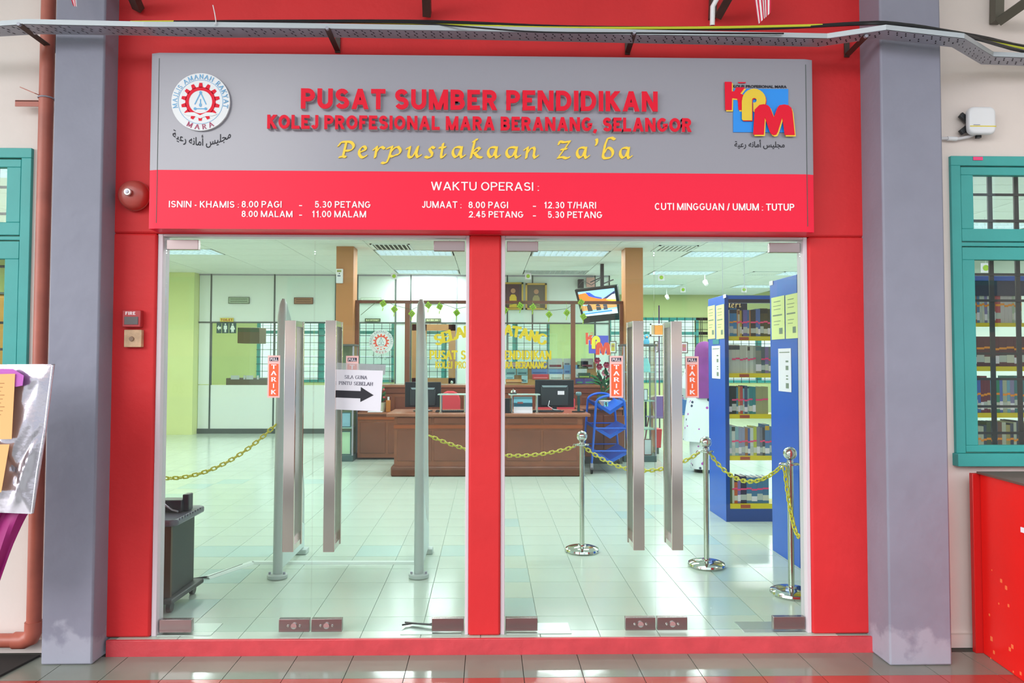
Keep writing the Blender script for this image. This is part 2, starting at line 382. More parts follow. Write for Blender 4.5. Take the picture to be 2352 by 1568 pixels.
# ---------------------------------------------------------------- materials
M = {}
M['red'] = mat('red_paint', 'd93034', .55, spec=.3, var=.07, scale=2.5, bump=.25, bscale=18)
M['grey'] = mat('grey_paint', '8b8b9c', .55, var=.07, scale=3, bump=.25, bscale=16)
M['cream'] = mat('cream_paint', 'e6d9d3', .7, var=.05, scale=2, bump=.15, bscale=25)
M['teal'] = mat('teal_paint', '3fa7a3', .45, var=.08, scale=4, bump=.1, bscale=30)
M['alu'] = mat('white_aluminium', 'd9ccd4', .4, spec=.5)
M['steel'] = mat('brushed_steel', '9c8e8e', .24, metal=1)
M['steelh'] = mat('handle_steel', 'e2d6d3', .14, metal=1)
M['chrome'] = mat('chrome', 'd8dcd8', .07, metal=1)
M['floor'] = mat('floor_tile', 'c3d2c4', .16, var=.04, scale=1.5)
M['floorblue'] = mat('floor_tile_blue', 'b5cdc6', .16, var=.03, scale=1.5)
M['grout'] = mat('grout', '9fafa3', .8)
M['outtile'] = mat('walkway_tile', '8a8f84', .12, var=.2, scale=1.2)
M['outred'] = mat('walkway_tile_red', 'bd514b', .15, var=.18, scale=1.5)
M['outgrout'] = mat('walkway_grout', '4a4b45', .8)
M['ceil'] = mat('ceiling_panel', 'e6ece8', .9, var=.03, scale=8)
M['ceilgap'] = mat('ceiling_gap', '707a74', .9)
M['greenwall'] = mat('green_wall', 'd8e2a0', .7, var=.03, scale=2)
M['white'] = mat('white_panel', 'dfeae4', .5)
M['whiteplastic'] = mat('white_plastic', 'e8e8ec', .3)
M['orange'] = mat('tan_column', 'b97f4e', .6, var=.05, scale=2)
M['wood'] = mat('brown_wood', '8a4f33', .35, var=.22, scale=5)
M['woodd'] = mat('dark_wood', '6b3b26', .35, var=.2, scale=5)
M['black'] = mat('black_plastic', '1c1e22', .35)
M['blackm'] = mat('black_metal', '26262c', .4)
M['dark'] = mat('dark_line', '4a5552', .5)
M['blue'] = mat('blue_metal', '1d5fc9', .3, var=.05, scale=3)
M['yellow'] = mat('yellow_metal', 'e8d21c', .35)
M['sgrey'] = mat('sign_grey', '97949f', .28, spec=.6)
M['sred'] = mat('sign_red', 'fc2646', .4, spec=.2)
M['tred'] = mat('letter_red', 'ea1232', .4, spec=.2)
M['tyel'] = mat('letter_yellow', 'fbd22a', .3)
M['twhite'] = mat('letter_white', 'fff2f6', .5)
M['clear'] = glassmat('clear_acrylic', (.86, .84, .86, 1), 1.0)
M['glass'] = glassmat('door_glass', (.94, .98, .968, 1), .55)
M['wglass'] = glassmat('window_glass', (.93, .97, .95, 1), .5)
M['gglass'] = glassmat('showcase_glass', (.93, .98, .96, 1), .8)
M['acryl'] = glassmat('frosted_acrylic', (.85, .91, .89, 1), .7, rough=.25, haze=.5, hazecol=(.74, .82, .79, 1))
M['lamp'] = mat('lamp_white', 'cfe2ee', .5, emit=2.1)
M['louver'] = mat('louvre_metal', 'e4eeee', .3)
M['papw'] = mat('white_paper', 'ece8f2', .8)
M['papy'] = mat('pale_yellow_paper', 'dfeaa0', .8)
M['ink'] = mat('black_ink', '2c2a33', .7)
M['navy'] = mat('navy_ink', '2b2440', .6)
M['orangep'] = mat('orange_print', 'fb6a3e', .6)
M['pinkp'] = mat('pink_border', 'f6c3c0', .6)
M['pink'] = mat('pink_tape', 'fb4f86', .6)
M['chain'] = mat('yellow_plastic', 'd8d545', .4)
M['pipe'] = mat('red_pipe_paint', 'b4604f', .4, var=.15, scale=8)
M['galv'] = mat('galvanised_steel', 'a9a9b6', .4, metal=.35, var=.12, scale=9)
M['hole'] = mat('slot_dark', '2d2630', .9)
M['rust'] = mat('brown_steel', '4b3b36', .5, var=.2, scale=12)
# grey column paint worn at its foot
def worn(name, base, patch, h):
    mt = bpy.data.materials.new(name); mt.use_nodes = True; nt = mt.node_tree; n = nt.nodes; l = nt.links; b = n['Principled BSDF']
    tc = n.new('ShaderNodeTexCoord'); sp = n.new('ShaderNodeSeparateXYZ'); l.new(tc.outputs['Object'], sp.inputs[0])
    nz = n.new('ShaderNodeTexNoise'); nz.inputs['Scale'].default_value = 9; nz.inputs['Detail'].default_value = 9; l.new(tc.outputs['Object'], nz.inputs['Vector'])
    a = n.new('ShaderNodeMath'); a.operation = 'MULTIPLY_ADD'; l.new(nz.outputs['Fac'], a.inputs[0]); a.inputs[1].default_value = .55; a.inputs[2].default_value = h-.27
    c = n.new('ShaderNodeMath'); c.operation = 'SUBTRACT'; l.new(a.outputs[0], c.inputs[0]); l.new(sp.outputs['Z'], c.inputs[1])
    c2 = n.new('ShaderNodeMath'); c2.operation = 'MULTIPLY'; c2.use_clamp = True; c2.inputs[1].default_value = 14; l.new(c.outputs[0], c2.inputs[0]); c = c2
    nz2 = n.new('ShaderNodeTexNoise'); nz2.inputs['Scale'].default_value = 3; nz2.inputs['Detail'].default_value = 4; l.new(tc.outputs['Object'], nz2.inputs['Vector'])
    rp = n.new('ShaderNodeValToRGB'); rp.color_ramp.elements[0].position = .3; rp.color_ramp.elements[1].position = .7
    c0 = lin(base); rp.color_ramp.elements[0].color = tuple(v*.92 for v in c0[:3])+(1,); rp.color_ramp.elements[1].color = tuple(v*1.05 for v in c0[:3])+(1,)
    l.new(nz2.outputs['Fac'], rp.inputs['Fac'])
    mx = n.new('ShaderNodeMix'); mx.data_type = 'RGBA'; l.new(c.outputs[0], mx.inputs[0]); l.new(rp.outputs[0], mx.inputs[6]); mx.inputs[7].default_value = lin(patch)
    l.new(mx.outputs[2], b.inputs['Base Color']); b.inputs['Roughness'].default_value = .55
    bp = n.new('ShaderNodeBump'); bp.inputs['Strength'].default_value = .3; bp.inputs['Distance'].default_value = .01
    n3 = n.new('ShaderNodeTexNoise'); n3.inputs['Scale'].default_value = 15; l.new(tc.outputs['Object'], n3.inputs['Vector']); l.new(n3.outputs['Fac'], bp.inputs['Height']); l.new(bp.outputs[0], b.inputs['Normal'])
    return mt
M['greyworn'] = worn('grey_paint_worn_foot', '8b8b9c', 'a4a4b3', .16)
M['stepred'] = mat('red_step_paint', 'd2474f', .4, var=.12, scale=9, bump=.4, bscale=25)
def struct(name, mb, mt, parent=None, bevel=0, label=None):
    return mb.build(name, mt, parent, bevel=bevel, label=label, kind=None if parent is not None else 'structure')
# ---------------------------------------------------------------- main levels
ZO = -.086; HC = 3.25; YW = -.05
XL0 = -2.25; XL1 = PX(352, YW, 1000); XP0 = PX(1077, YW, 1000); XP1 = PX(1150, YW, 1000); XR0 = PX(1862, YW, 1000); XR1 = 2.25
ZLT = PZ(540, YW)
w = MB()
w.box(XL0, XL1, YW, .1, 0, ZLT); w.box(XP0, XP1, YW, .1, 0, ZLT); w.box(XR0, XR1, YW, .1, 0, ZLT)
w.box(XL0, XR1, YW, .1, ZLT, 5.2)
struct('wall_front', w, M['red'], bevel=.012, label='red painted front wall around the glass doors')
# grey columns
YCL, YCR = -.19, -.26
for nm, xa, xb, yf in (('trim_1', PX(105, YCL, 1000), PX(222, YCL, 1000), YCL), ('trim_2', PX(2036, YCR, 1000), PX(2178, YCR, 1000), YCR)):
    b = MB(); b.box(xa, xb, yf, .1, ZO, 5.2)
    struct(nm, b, M['greyworn'], bevel=.01, label='grey painted square column beside the red wall')
XCL0 = PX(105, YCL, 1000); XCR1 = PX(2178, YCR, 1000)
# cream side walls with window openings
WLX = PX(72, 0, 590); WLT = PZ(342, 0, 60); WRX = PX(2183, 0, 590); WRT = PZ(360, 0, 2200); WB = PZ(1060, 0, 2250)
w = MB(); w.box(-9, -4.4, 0, .12, ZO, 5.2); w.box(WLX, XCL0+.1, 0, .12, ZO, 5.2); w.box(-4.4, WLX, 0, .12, WLT, 5.2); w.box(-4.4, WLX, 0, .12, ZO, WB)
struct('wall_left', w, M['cream'], label='cream wall left of the left grey column')
w = MB(); w.box(4.4, 9, 0, .12, ZO, 5.2); w.box(XCR1-.1, WRX, 0, .12, ZO, 5.2); w.box(WRX, 4.4, 0, .12, WRT, 5.2); w.box(WRX, 4.4, 0, .12, ZO, WB)
struct('wall_right', w, M['cream'], label='cream wall right of the right grey column')
b = MB(); b.box(-9, XCL0, -.03, 0, ZO, ZO+.07); struct('baseboard_left', b, M['cream'])
b = MB(); b.box(XCR1, 9, -.03, 0, ZO, ZO+.07); struct('baseboard_right', b, M['cream'])
# step in front of the doors
sx0 = FL(246, 1468, 0).x; sx1 = FL(2007, 1459, 0).x; SY = FL(1120, 1466, 0).y
b = MB(); b.box(sx0, sx1, SY, SY+.02, ZO-.03, -.001); struct('trim_3', b, M['stepred'], bevel=.004, label='red painted riser of the entrance step')
# ---------------------------------------------------------------- floors
fl = MB(); fl.box(-9, 9, .06, 15.4, -.086, -.004); fl.box(sx0, sx1, SY+.02, .06, -.086, -.004); FLOOR = struct('floor', fl, M['grout'])
TS, TX0, TY0 = .326, .291, .25
def tile_mesh(name, sx, sy, th, mt):
    b = MB(); b.box(-sx/2, sx/2, -sy/2, sy/2, -th, 0)
    me = bpy.data.meshes.new(name); me.from_pydata(b.v, [], b.f); me.materials.append(mt); return me
tm1 = tile_mesh('tile', TS-.004, TS-.004, .008, M['floor']); tm2 = tile_mesh('tile', TS-.004, TS-.004, .008, M['floorblue'])
blue = set()
for px, py in ((885,1262),(1050,1262),(1190,1262),(1195,1316),(1200,1388),(560,1262),(500,1262),(540,1318),(450,1390),(1640,1250),(1700,1330),(1600,1385),(1790,1440)):
    q = FL(px, py); blue.add((math.floor((q.x-TX0)/TS), math.floor((q.y-TY0)/TS)))
cells = []
for j in range(-2, 47):
    for i in range(-26, 27):
        cx = TX0+(i+.5)*TS; cy = TY0+(j+.5)*TS; d = cy-CAMY
        if abs(cx) > 8.8 or cy > 15.2: continue
        vis = (-.47*d < cx < .46*d)
        cells.append((0 if vis else 1, d, i, j, cx, cy))
cells.sort()
nt_ = 0; rest = MB()
for vis, d, i, j, cx, cy in cells:
    y0 = cy-TS/2+.002; y1 = cy+TS/2-.002
    y0 = max(y0, SY+.02)
    if abs(cx) > 2.05: y0 = max(y0, .1)
    if y1 < y0+.02: continue
    if nt_ < 300 and vis == 0 and y0 == cy-TS/2+.002:
        o = bpy.data.objects.new('tile', tm2 if (i, j) in blue or random.random() < .03 else tm1); COL.objects.link(o); o.parent = FLOOR
        o.location = Vector((cx, cy, 0))-WL[FLOOR.name]; nt_ += 1
    else: rest.box(cx-TS/2+.002, cx+TS/2-.002, y0, y1, -.008, 0)
rest.build('tile', M['floor'], FLOOR, kind='stuff')
gb = MB(); gb.box(-9, 9, -6.5, SY, ZO-.1, ZO-.004); gb.box(-9, sx0-.001, SY, 0, ZO-.1, ZO-.004); gb.box(sx1+.001, 9, SY, 0, ZO-.1, ZO-.004)
WALK = struct('floor_walkway', gb, M['outgrout'], label='tiled walkway floor outside the doors')
T2 = .30; yb = 3.67+CAMY           # boundary of the red row
ta = tile_mesh('tile', T2-.004, T2-.004, .006, M['outtile']); tb = tile_mesh('tile', T2-.004, T2-.004, .006, M['outred'])
rest = MB()
for j in range(-12, 2):
    for i in range(-30, 30):
        cx = -.115+(i+.5)*T2; cy = yb+(j+.5)*T2
        if cy+T2/2 > SY+.2 or abs(cx) > 8.8: continue
        y0 = cy-T2/2+.002; y1 = min(cy+T2/2-.002, SY-.001)
        if y1-y0 < .02: continue
        if abs(cx) < 3.4 and y1 < SY-.002:
            o = bpy.data.objects.new('tile', tb if j == -1 else ta); COL.objects.link(o); o.parent = WALK
            o.location = Vector((cx, cy, ZO))-WL[WALK.name]
        else: rest.box(cx-T2/2+.002, cx+T2/2-.002, y0, y1, ZO-.006, ZO)
rest.build('tile', M['outtile'], WALK, kind='stuff')
# ---------------------------------------------------------------- room shell
GX, GY, CX0 = 1.27, .635, -1.2-.635
cb = MB(); cb.box(-9, 9, .1, 15.4, HC+.12, HC+.2); CEIL = struct('ceiling', cb, M['ceilgap'])
pm = tile_mesh('ceiling_panel', GX-.008, GY-.008, .014, M['ceil'])
fix = set()
LIT = []
for ix, rows in ((-5, (-8, -4, 0, 8)), (-3, (-8, -4, 0, 8)), (0, (-8, -4, 0, 4, 8)), (2, (-8, -4, 0, 4, 8)), (4, (-8, -4, 0, 4, 8)), (6, (-8, -4, 0, 4, 8))):  # column beyond the left jamb and middle rear fixtures added to brighten the room
    for r in rows: LIT.append((ix, r)); fix.add((ix, r))
VENTS = {(0, -1): 1, (2, -1): 2, (3, 4): 0}
for j in range(-12, 13):
    for i in range(-6, 7):
        if (i, j) in fix: continue
        cx = CX0+(i+.5)*GX; cy = 7.44+(j+.5)*GY
        if abs(cx) > 8.4 or cy > 15.1 or cy-GY/2 < .12: continue
        o = bpy.data.objects.new('ceiling_panel', pm); COL.objects.link(o); o.parent = CEIL
        o.location = Vector((cx, cy, HC+.014))-WL[CEIL.name]
w = MB(); w.box(-9.1, -9, .1, 15.4, -.08, 5.2); struct('wall_side_left', w, M['greenwall'])
w = MB(); w.box(9, 9.1, .1, 15.4, -.08, 5.2); struct('wall_side_right', w, M['white'])
rf = MB(); rf.box(-9.1, 9.1, .0, 15.5, 4.2, 4.4); struct('ceiling_slab', rf, M['white'])
rf = MB(); rf.box(-14, 14, -4.6, .02, 4.9, 5.1); struct('ceiling_walkway', rf, M['white'], label='concrete roof slab over the walkway')
w = MB(); w.box(6.2, 6.4, -4.6, 0, ZO, 4.9); struct('wall_sky_blocker', w, M['cream'], label='unseen cream wall added to block sky light at right')  # added out of view to cut the sky light from the right
# rear wall with teal grilled windows
YB = 15.3
FW = [(590, 905), (955, 1262), (1398, 1632)]
zt, zb_ = PZ(728, YB), PZ(878, YB)
w = MB(); xs = [-9]+[PX(a, YB) for q in FW for a in q]+[5.6, 8.6, 9]
FWX = [(PX(a, YB), PX(b_, YB)) for a, b_ in FW]+[(5.6, 8.6)]
w.box(-9, 9, YB, YB+.15, -.08, zb_); w.box(-9, 9, YB, YB+.15, zt, 4.3)
for k in range(0, len(xs), 2): w.box(xs[k], xs[k+1], YB, YB+.15, zb_, zt)
struct('wall_back', w, M['greenwall'], label='light green rear wall with grilled windows')
for k, (xa, xb) in enumerate(FWX):
    R_ = thing('window_%d' % (k+3), ((xa+xb)/2, YB, zb_), 'teal framed rear window behind black grille, %s' % ['at left behind the partition glass', 'in the middle behind the partition', 'right of the tan column', 'far right hidden by bookcases'][k], None, None, 'structure')
    b = MB(); t = .07
    b.box(xa, xb, YB-.02, YB+.08, zt-t, zt); b.box(xa, xb, YB-.02, YB+.08, zb_, zb_+t); b.box(xa, xa+t, YB-.02, YB+.08, zb_, zt); b.box(xb-t, xb, YB-.02, YB+.08, zb_, zt)
    b.build('window_frame', M['teal'], R_)
    zm = zt-.42; b = MB(); b.box(xa+t, xb-t, YB, YB+.06, zm-.04, zm+.04); b.build('transom', M['teal'], R_)
    x = xa+.75
    while x < xb-.4:
        b = MB(); b.box(x-.07, x+.07, YB-.01, YB+.07, zb_+t, zt-t); b.build('mullion', M['teal'], R_); x += .95
    b = MB(); b.box(xa+t, xb-t, YB+.03, YB+.035, zb_+t, zt-t); b.build('pane', M['wglass'], R_)
    b = MB(); x = xa+.16
    while x < xb: b.box(x-.006, x+.006, YB-.05, YB-.04, zb_, zt); x += .21
    z = zb_+.1
    while z < zt: b.box(xa, xb, YB-.06, YB-.05, z-.006, z+.006); z += .19
    b.build('grille', M['blackm'], R_, kind='stuff')
# pale block seen through the rear windows
b = MB()
for k in range(14): b.box(-10, 10, 19, 19.3, k*.32-.3, k*.32)
tag(b.build('neighbour_building', mat('pale_blocks', 'e4ebee', .8)), 'pale block wall seen through the rear windows', 'building')
b = MB(); b.box(-30, 30, 15.45, 40, -.3, -.1); struct('ground_back', b, mat('ground_back', 'b9b9b0', .9))
# ground and buildings in front (seen in reflections)
b = MB(); b.box(-60, 60, -60, -6.5, -.4, -.2); struct('ground', b, mat('ground_paving', 'b3b3ad', .9, var=.1))
OP = thing('opposite_block', (0, -18, -.2), 'peach block with a grey base across the yard', 'building')
b = MB(); b.box(-24, 24, -18.4, -18, 1.6, 5.0); b.build('wall', mat('peach_wall', 'f0d8c8', .8, var=.05), OP)
b = MB(); b.box(-24, 24, -18.45, -17.95, -.2, 1.6); b.build('base_course', mat('blue_grey_wall', 'aab6c0', .8), OP)
b = MB(); b.box(-25, 25, -19, -17.4, 5.0, 5.25); b.build('roof_edge', mat('roof_edge', '8a6f68', .8), OP)
for k in range(9):
    x = -20+k*5.0; b = MB(); b.box(x-1.1, x+1.1, -18.02, -17.97, 2.4, 4.0); w_ = b.build('window', M['teal'], OP)
    b = MB(); b.box(x-.95, x+.95, -17.98, -17.95, 2.55, 3.85); b.build('pane', mat('dark_pane', '56646c', .2), w_)
# ---------------------------------------------------------------- white glazed partition across the room
YP = 10.8; bx = lambda x: PX(x, YP); bz = lambda y: PZ(y, YP)
PT = thing('wall_middle', (bx(900), YP, 0), 'white office partition with glazed openings across the room', None, None, 'structure')
def pnl(x0, y0, x1, y1, th=.04, mt='white', nm='panel', dy=0):
    b = MB(); g = .008; b.box(bx(x0)+g, bx(x1)-g, YP+dy, YP+th+dy, bz(y1)+g, bz(y0)-g); return b.build(nm, M[mt], PT)
yt, ym_, yl, yf_ = 631, 742, 884, 996
cols = [(455, 483, 0), (483, 629, 1), (629, 770, 1), (770, 820, 0), (820, 908, 1), (908, 943, 0), (943, 1048, 2), (1048, 1165, 0), (1165, 1223, 1), (1223, 1367, 1), (1367, 1400, 0)]
for x0, x1, k in cols:
    pnl(x0, yt, x1, ym_)
    if k == 0: pnl(x0, ym_, x1, yl); pnl(x0, yl, x1, yf_)
    elif k == 1:
        b = MB(); b.box(bx(x0)+.03, bx(x1)-.03, YP+.015, YP+.02, bz(yl)+.01, bz(ym_)-.01); b.build('glass_pane', M['gglass'], PT)
        pnl(x0, yl, x1, yf_)
    b = MB(); b.box(bx(x1)-.014, bx(x1)+.014, YP-.012, YP+.05, 0, HC); b.build('mullion', M['dark'] if k != 2 else M['galv'], PT)
b = MB(); b.box(bx(455), bx(1400), YP-.014, YP+.05, bz(ym_)-.014, bz(ym_)+.014); b.build('transom', M['dark'], PT)
b = MB(); b.box(bx(455), bx(1400), YP-.016, YP+.02, 0, .1); b.build('skirting', M['dark'], PT)
b = MB(); b.box(bx(455), bx(1400), YP-.01, YP+.05, HC-.03, HC+.02); b.build('head_rail', M['galv'], PT)
# brown office door in the partition
D5 = thing('door_5', (bx(995), YP-.01, 0), 'brown framed office door with a large glass panel', None, None, 'structure')
x0, x1 = bx(946), bx(1046); z1 = bz(745); b = MB()
b.box(x0, x0+.3, YP-.02, YP+.03, 0, z1); b.box(x1-.14, x1, YP-.02, YP+.03, 0, z1); b.box(x0, x1, YP-.02, YP+.03, z1-.13, z1); b.box(x0, x1, YP-.02, YP+.03, 0, bz(868))
b.build('door_frame', mat('tan_door', 'a9794a', .5, var=.1), D5)
b = MB(); b.box(x0+.3, x1-.14, YP, YP+.006, bz(868), z1-.13); b.build('glass_pane', M['gglass'], D5)
b = MB(); q = P(1038, 877, YP); b.sphere((q.x, YP-.06, q.z), .035, 12); b.cyl((q.x, YP-.06, q.z), (q.x, YP-.02, q.z), .015, 8); b.build('door_knob', M['chrome'], D5)
# green pier at the far left, green wall left of the partition
b = MB(); b.box(-9, bx(455), YP-.25, YP+.1, 0, HC+.02); struct('wall_left_rear', b, M['greenwall'], label='green painted wall left of the white partition')
# tan columns
for k, (x0, x1) in enumerate(((PX(770, 7.1), PX(810, 7.1)), (PX(1437, 7.1), PX(1478, 7.1)))):
    b = MB(); b.box(x0, x1, 7.1, 7.43, 0, HC+.02); struct('trim_%d' % (k+4), b, M['orange'], bevel=.006, label='tan painted column standing in the library, %s one' % ('left', 'right')[k])
# ---------------------------------------------------------------- ceiling fixtures
def louvre_light(ix, r, lit):
    x0 = CX0+ix*GX+.02; x1 = x0+GX-.04; y0 = 7.44+r*GY+.015; y1 = y0+GY-.03; cx = (x0+x1)/2; cy = (y0+y1)/2
    col = {-5: 'added fill beyond the left jamb', -3: 'leftmost', 0: 'second from left', 2: 'middle', 4: 'fourth from left', 6: 'rightmost'}[ix]
    row = {-8: 'nearest the doors', -4: 'second row from the doors', 0: 'row before the white partition', 4: 'row along the white partition', 8: 'last row at the rear'}[r]
    R_ = thing('ceiling_light', (cx, cy, HC), '%s recessed louvred ceiling light, %s, %s' % ('lit' if lit else 'unlit', row, col), 'ceiling light', 'recessed ceiling lights')
    b = MB(); b.box(x0, x1, y0, y0+.02, HC-.004, HC+.1); b.box(x0, x1, y1-.02, y1, HC-.004, HC+.1); b.box(x0, x0+.02, y0, y1, HC-.004, HC+.1); b.box(x1-.02, x1, y0, y1, HC-.004, HC+.1)
    b.build('housing', M['louver'], R_)
    b = MB(); b.box(x0+.02, x1-.02, y0+.02, y1-.02, HC+.085, HC+.1); b.build('reflector', M['lamp'] if lit else mat('dark_reflector', '5b6f78', .3), R_)
    for k in range(11):
        x = x0+.02+(x1-x0-.04)*(k+1)/12
        b = MB(); b.prism([(x-.008, HC+.05), (x+.008, HC+.05), (x+.002, HC), (x-.002, HC)], y0+.02, y1-.02); b.build('louvre', M['louver'], R_)
    for k in range(2):
        y = y0+(y1-y0)*(k+1)/3; b = MB(); b.box(x0+.02, x1-.02, y-.003, y+.003, HC, HC+.05); b.build('louvre_rail', M['louver'], R_)
    if lit:
        for k in (0, 1):
            d = bpy.data.lights.new('fixture_light', 'AREA'); d.shape = 'RECTANGLE'; d.size = 1.15; d.size_y = .035; d.energy = LIGHT_W/2; d.color = (.95, .99, 1)
            o = bpy.data.objects.new('lamp_glow', d); COL.objects.link(o); o.parent = R_; o.location = (0, (-.14, .14)[k], -.004)
for ix, r in LIT: louvre_light(ix, r, not (ix == 2 and r == 4))
def vent(name, x0, x1, y0, y1, n, label):
    R_ = thing(name, ((x0+x1)/2, (y0+y1)/2, HC-.01), label, 'ceiling vent')
    b = MB(); b.box(x0, x1, y0, y0+.03, HC-.012, HC); b.box(x0, x1, y1-.03, y1, HC-.012, HC); b.box(x0, x0+.03, y0, y1, HC-.012, HC); b.box(x1-.03, x1, y0, y1, HC-.012, HC); b.build('vent_frame', M['louver'], R_)
    b = MB(); b.box(x0+.03, x1-.03, y0+.03, y1-.03, HC-.001, HC-.0005); b.build('vent_backing', mat('vent_dark', '3c463e', .8), R_)
    for k in range(n):
        x = x0+.03+(x1-x0-.06)*(k+.5)/n; b = MB(); b.prism([(x-.02, HC-.002), (x-.016, HC-.002), (x+.012, HC-.012), (x+.008, HC-.012)], y0+.03, y1-.03); b.build('slat', M['ceil'], R_)
vent('air_vent', CX0+.05, CX0+.65, 7.44-.61, 7.42, 8, 'square slatted air vent beside the left middle ceiling light')
vent('air_vent', PX(1525, 7.0)-.1, PX(1600, 7.0), 7.44-.61, 7.42, 8, 'slatted air vent in the ceiling above the right doors')
vent('air_vent', PX(1717, 10.3, 630), PX(1790, 10.3, 630), 9.98, 10.56, 12, 'grey return grille in the ceiling at far right')
# ---------------------------------------------------------------- glass doors
FRZ = PZ(549, 0)                      # top of opening below white head
def fbar(mb, x0, x1, z0, z1): mb.box(x0, x1, -.035, .05, z0, z1)
xa, xb, xc, xd = PX(375, 0, 1000), PX(1068, 0, 1000), PX(1161, 0, 1000), PX(1842, 0, 1000)
for k, (fa, ga, gb_, fb) in enumerate(((XL1, xa, xb, XP0), (XP1, xc, xd, XR0))):
    R_ = thing('door_frame', ((fa+fb)/2, 0, 0), 'white aluminium frame around the %s pair of glass doors' % ('left', 'right')[k], None, None, 'structure')
    b = MB(); fbar(b, fa, ga-.004, 0, ZLT); b.build('jamb', M['alu'], R_, bevel=.003)
    b = MB(); fbar(b, gb_+.004, fb, 0, ZLT); b.build('jamb', M['alu'], R_, bevel=.003)
    b = MB(); fbar(b, ga-.004, gb_+.004, FRZ, ZLT); b.build('head', M['alu'], R_, bevel=.003)
DZ0, DZ1 = .012, FRZ-.012
def patch(R_, x0, x1, z0, z1, lock=False):
    b = MB(); b.box(x0, x1, -.016, .016, z0, z1); o = b.build('patch_fitting', M['steel'], R_, bevel=.002)
    if lock:
        b = MB(); cx = (x0+x1)/2; cz = (z0+z1)/2
        b.cyl((cx-.0, -.024, cz), (cx, -.014, cz), .016, 16); b.build('lock_cylinder', M['chrome'], o)
        for s_ in (-1, 1):
            b = MB(); b.sphere((cx+s_*.032, -.018, cz), .007, 10); b.build('screw', M['chrome'], o)
def handle(R_, px, y0, y1):
    x0, x1 = PX(px, -.08, 1000), PX(px+25, -.08, 1000); za, zb = PZ(y1, -.08, px), PZ(y0, -.08, px)
    b = MB(); b.box(x0, x1, -.095, -.075, za, zb); H_ = b.build('handle', M['steelh'], R_, bevel=.0015)
    b = MB(); b.box(x0, x1, .075, .095, za, zb); b.build('inner_bar', M['steelh'], H_, bevel=.0015)
    for z in (za+.0, zb-.03):
        b = MB(); b.box(x0+.004, x1-.004, -.075, .075, z, z+.03); b.build('standoff', M['steelh'], H_)
def leaf(n, x0, x1, hinge, hpx, hy, label):
    R_ = thing('door_%d' % n, ((x0+x1)/2, 0, 0), label, None, None, 'structure')
    b = MB(); b.box(x0, x1, -.006, .006, DZ0, DZ1); b.build('glass_pane', M['glass'], R_)
    zp = PZ(1417, 0); L = .178; lk = .17
    top = PZ(555, 0)
    if hinge < 0: patch(R_, x0+.002, x0+L, DZ0, zp); patch(R_, x0+.006, x0+L+.003, top-.055, top); patch(R_, x1-lk, x1-.003, DZ0, zp, True)
    else: patch(R_, x1-L, x1-.002, DZ0, zp); patch(R_, x1-L, x1-.005, top-.055, top); patch(R_, x0+.003, x0+lk, DZ0, zp, True)
    handle(R_, hpx, *hy)
    return R_
s1 = PX(719, 0, 1000); s2 = PX(1504, 0, 1000)
leaf(1, xa, s1-.002, -1, 653, (736, 1266), 'frameless glass door leaf at far left of the entrance')
leaf(2, s1+.002, xb, 1, 746, (736, 1266), 'frameless glass door leaf left of the red centre pillar')
leaf(3, xc, s2-.002, -1, 1453, (737, 1262), 'frameless glass door leaf right of the red centre pillar')
leaf(4, s2+.002, xd, 1, 1541, (738, 1262), 'frameless glass door leaf at far right of the entrance')
# floor spring covers
for k, (x0, x1, y0, y1, lb) in enumerate(((372, 512, 1432, 1449, 'steel floor spring plate under the far left door'), (922, 1062, 1431, 1449, 'steel floor spring plate at the left doors by the pillar'), (1163, 1305, 1431, 1449, 'steel floor spring plate right of the red pillar'), (1701, 1843, 1428, 1444, 'steel floor spring plate under the far right door'))):
    a = FL(x0, y1); c = FL(x1, y0); b = MB(); b.box(a.x, c.x, -.03, c.y, 0, .004); o = b.build('floor_plate', mat('plate_steel', 'c8d2cc', .3, metal=.8), bevel=.001, label=lb, cat='floor plate', group='floor spring plates')
# brush lying at the sill
a = FL(925, 1440); c = FL(988, 1434)
R_ = thing('door_cable', (a.x, a.y, 0), 'black tangled cable end lying on the sill plate', 'cable')
b = MB(); b.tube([(a.x, a.y-.02, .02), (a.x+.05, a.y+.02, .014), (a.x+.15, a.y-.01, .02), (a.x+.21, a.y+.02, .02)], .005, 6); b.build('cable', M['black'], R_)
b = MB(); b.tube([(a.x+.01, a.y+.02, .02), (a.x+.08, a.y, .02), (a.x+.2, a.y-.03, .02)], .005, 6); b.build('cable', M['black'], R_)
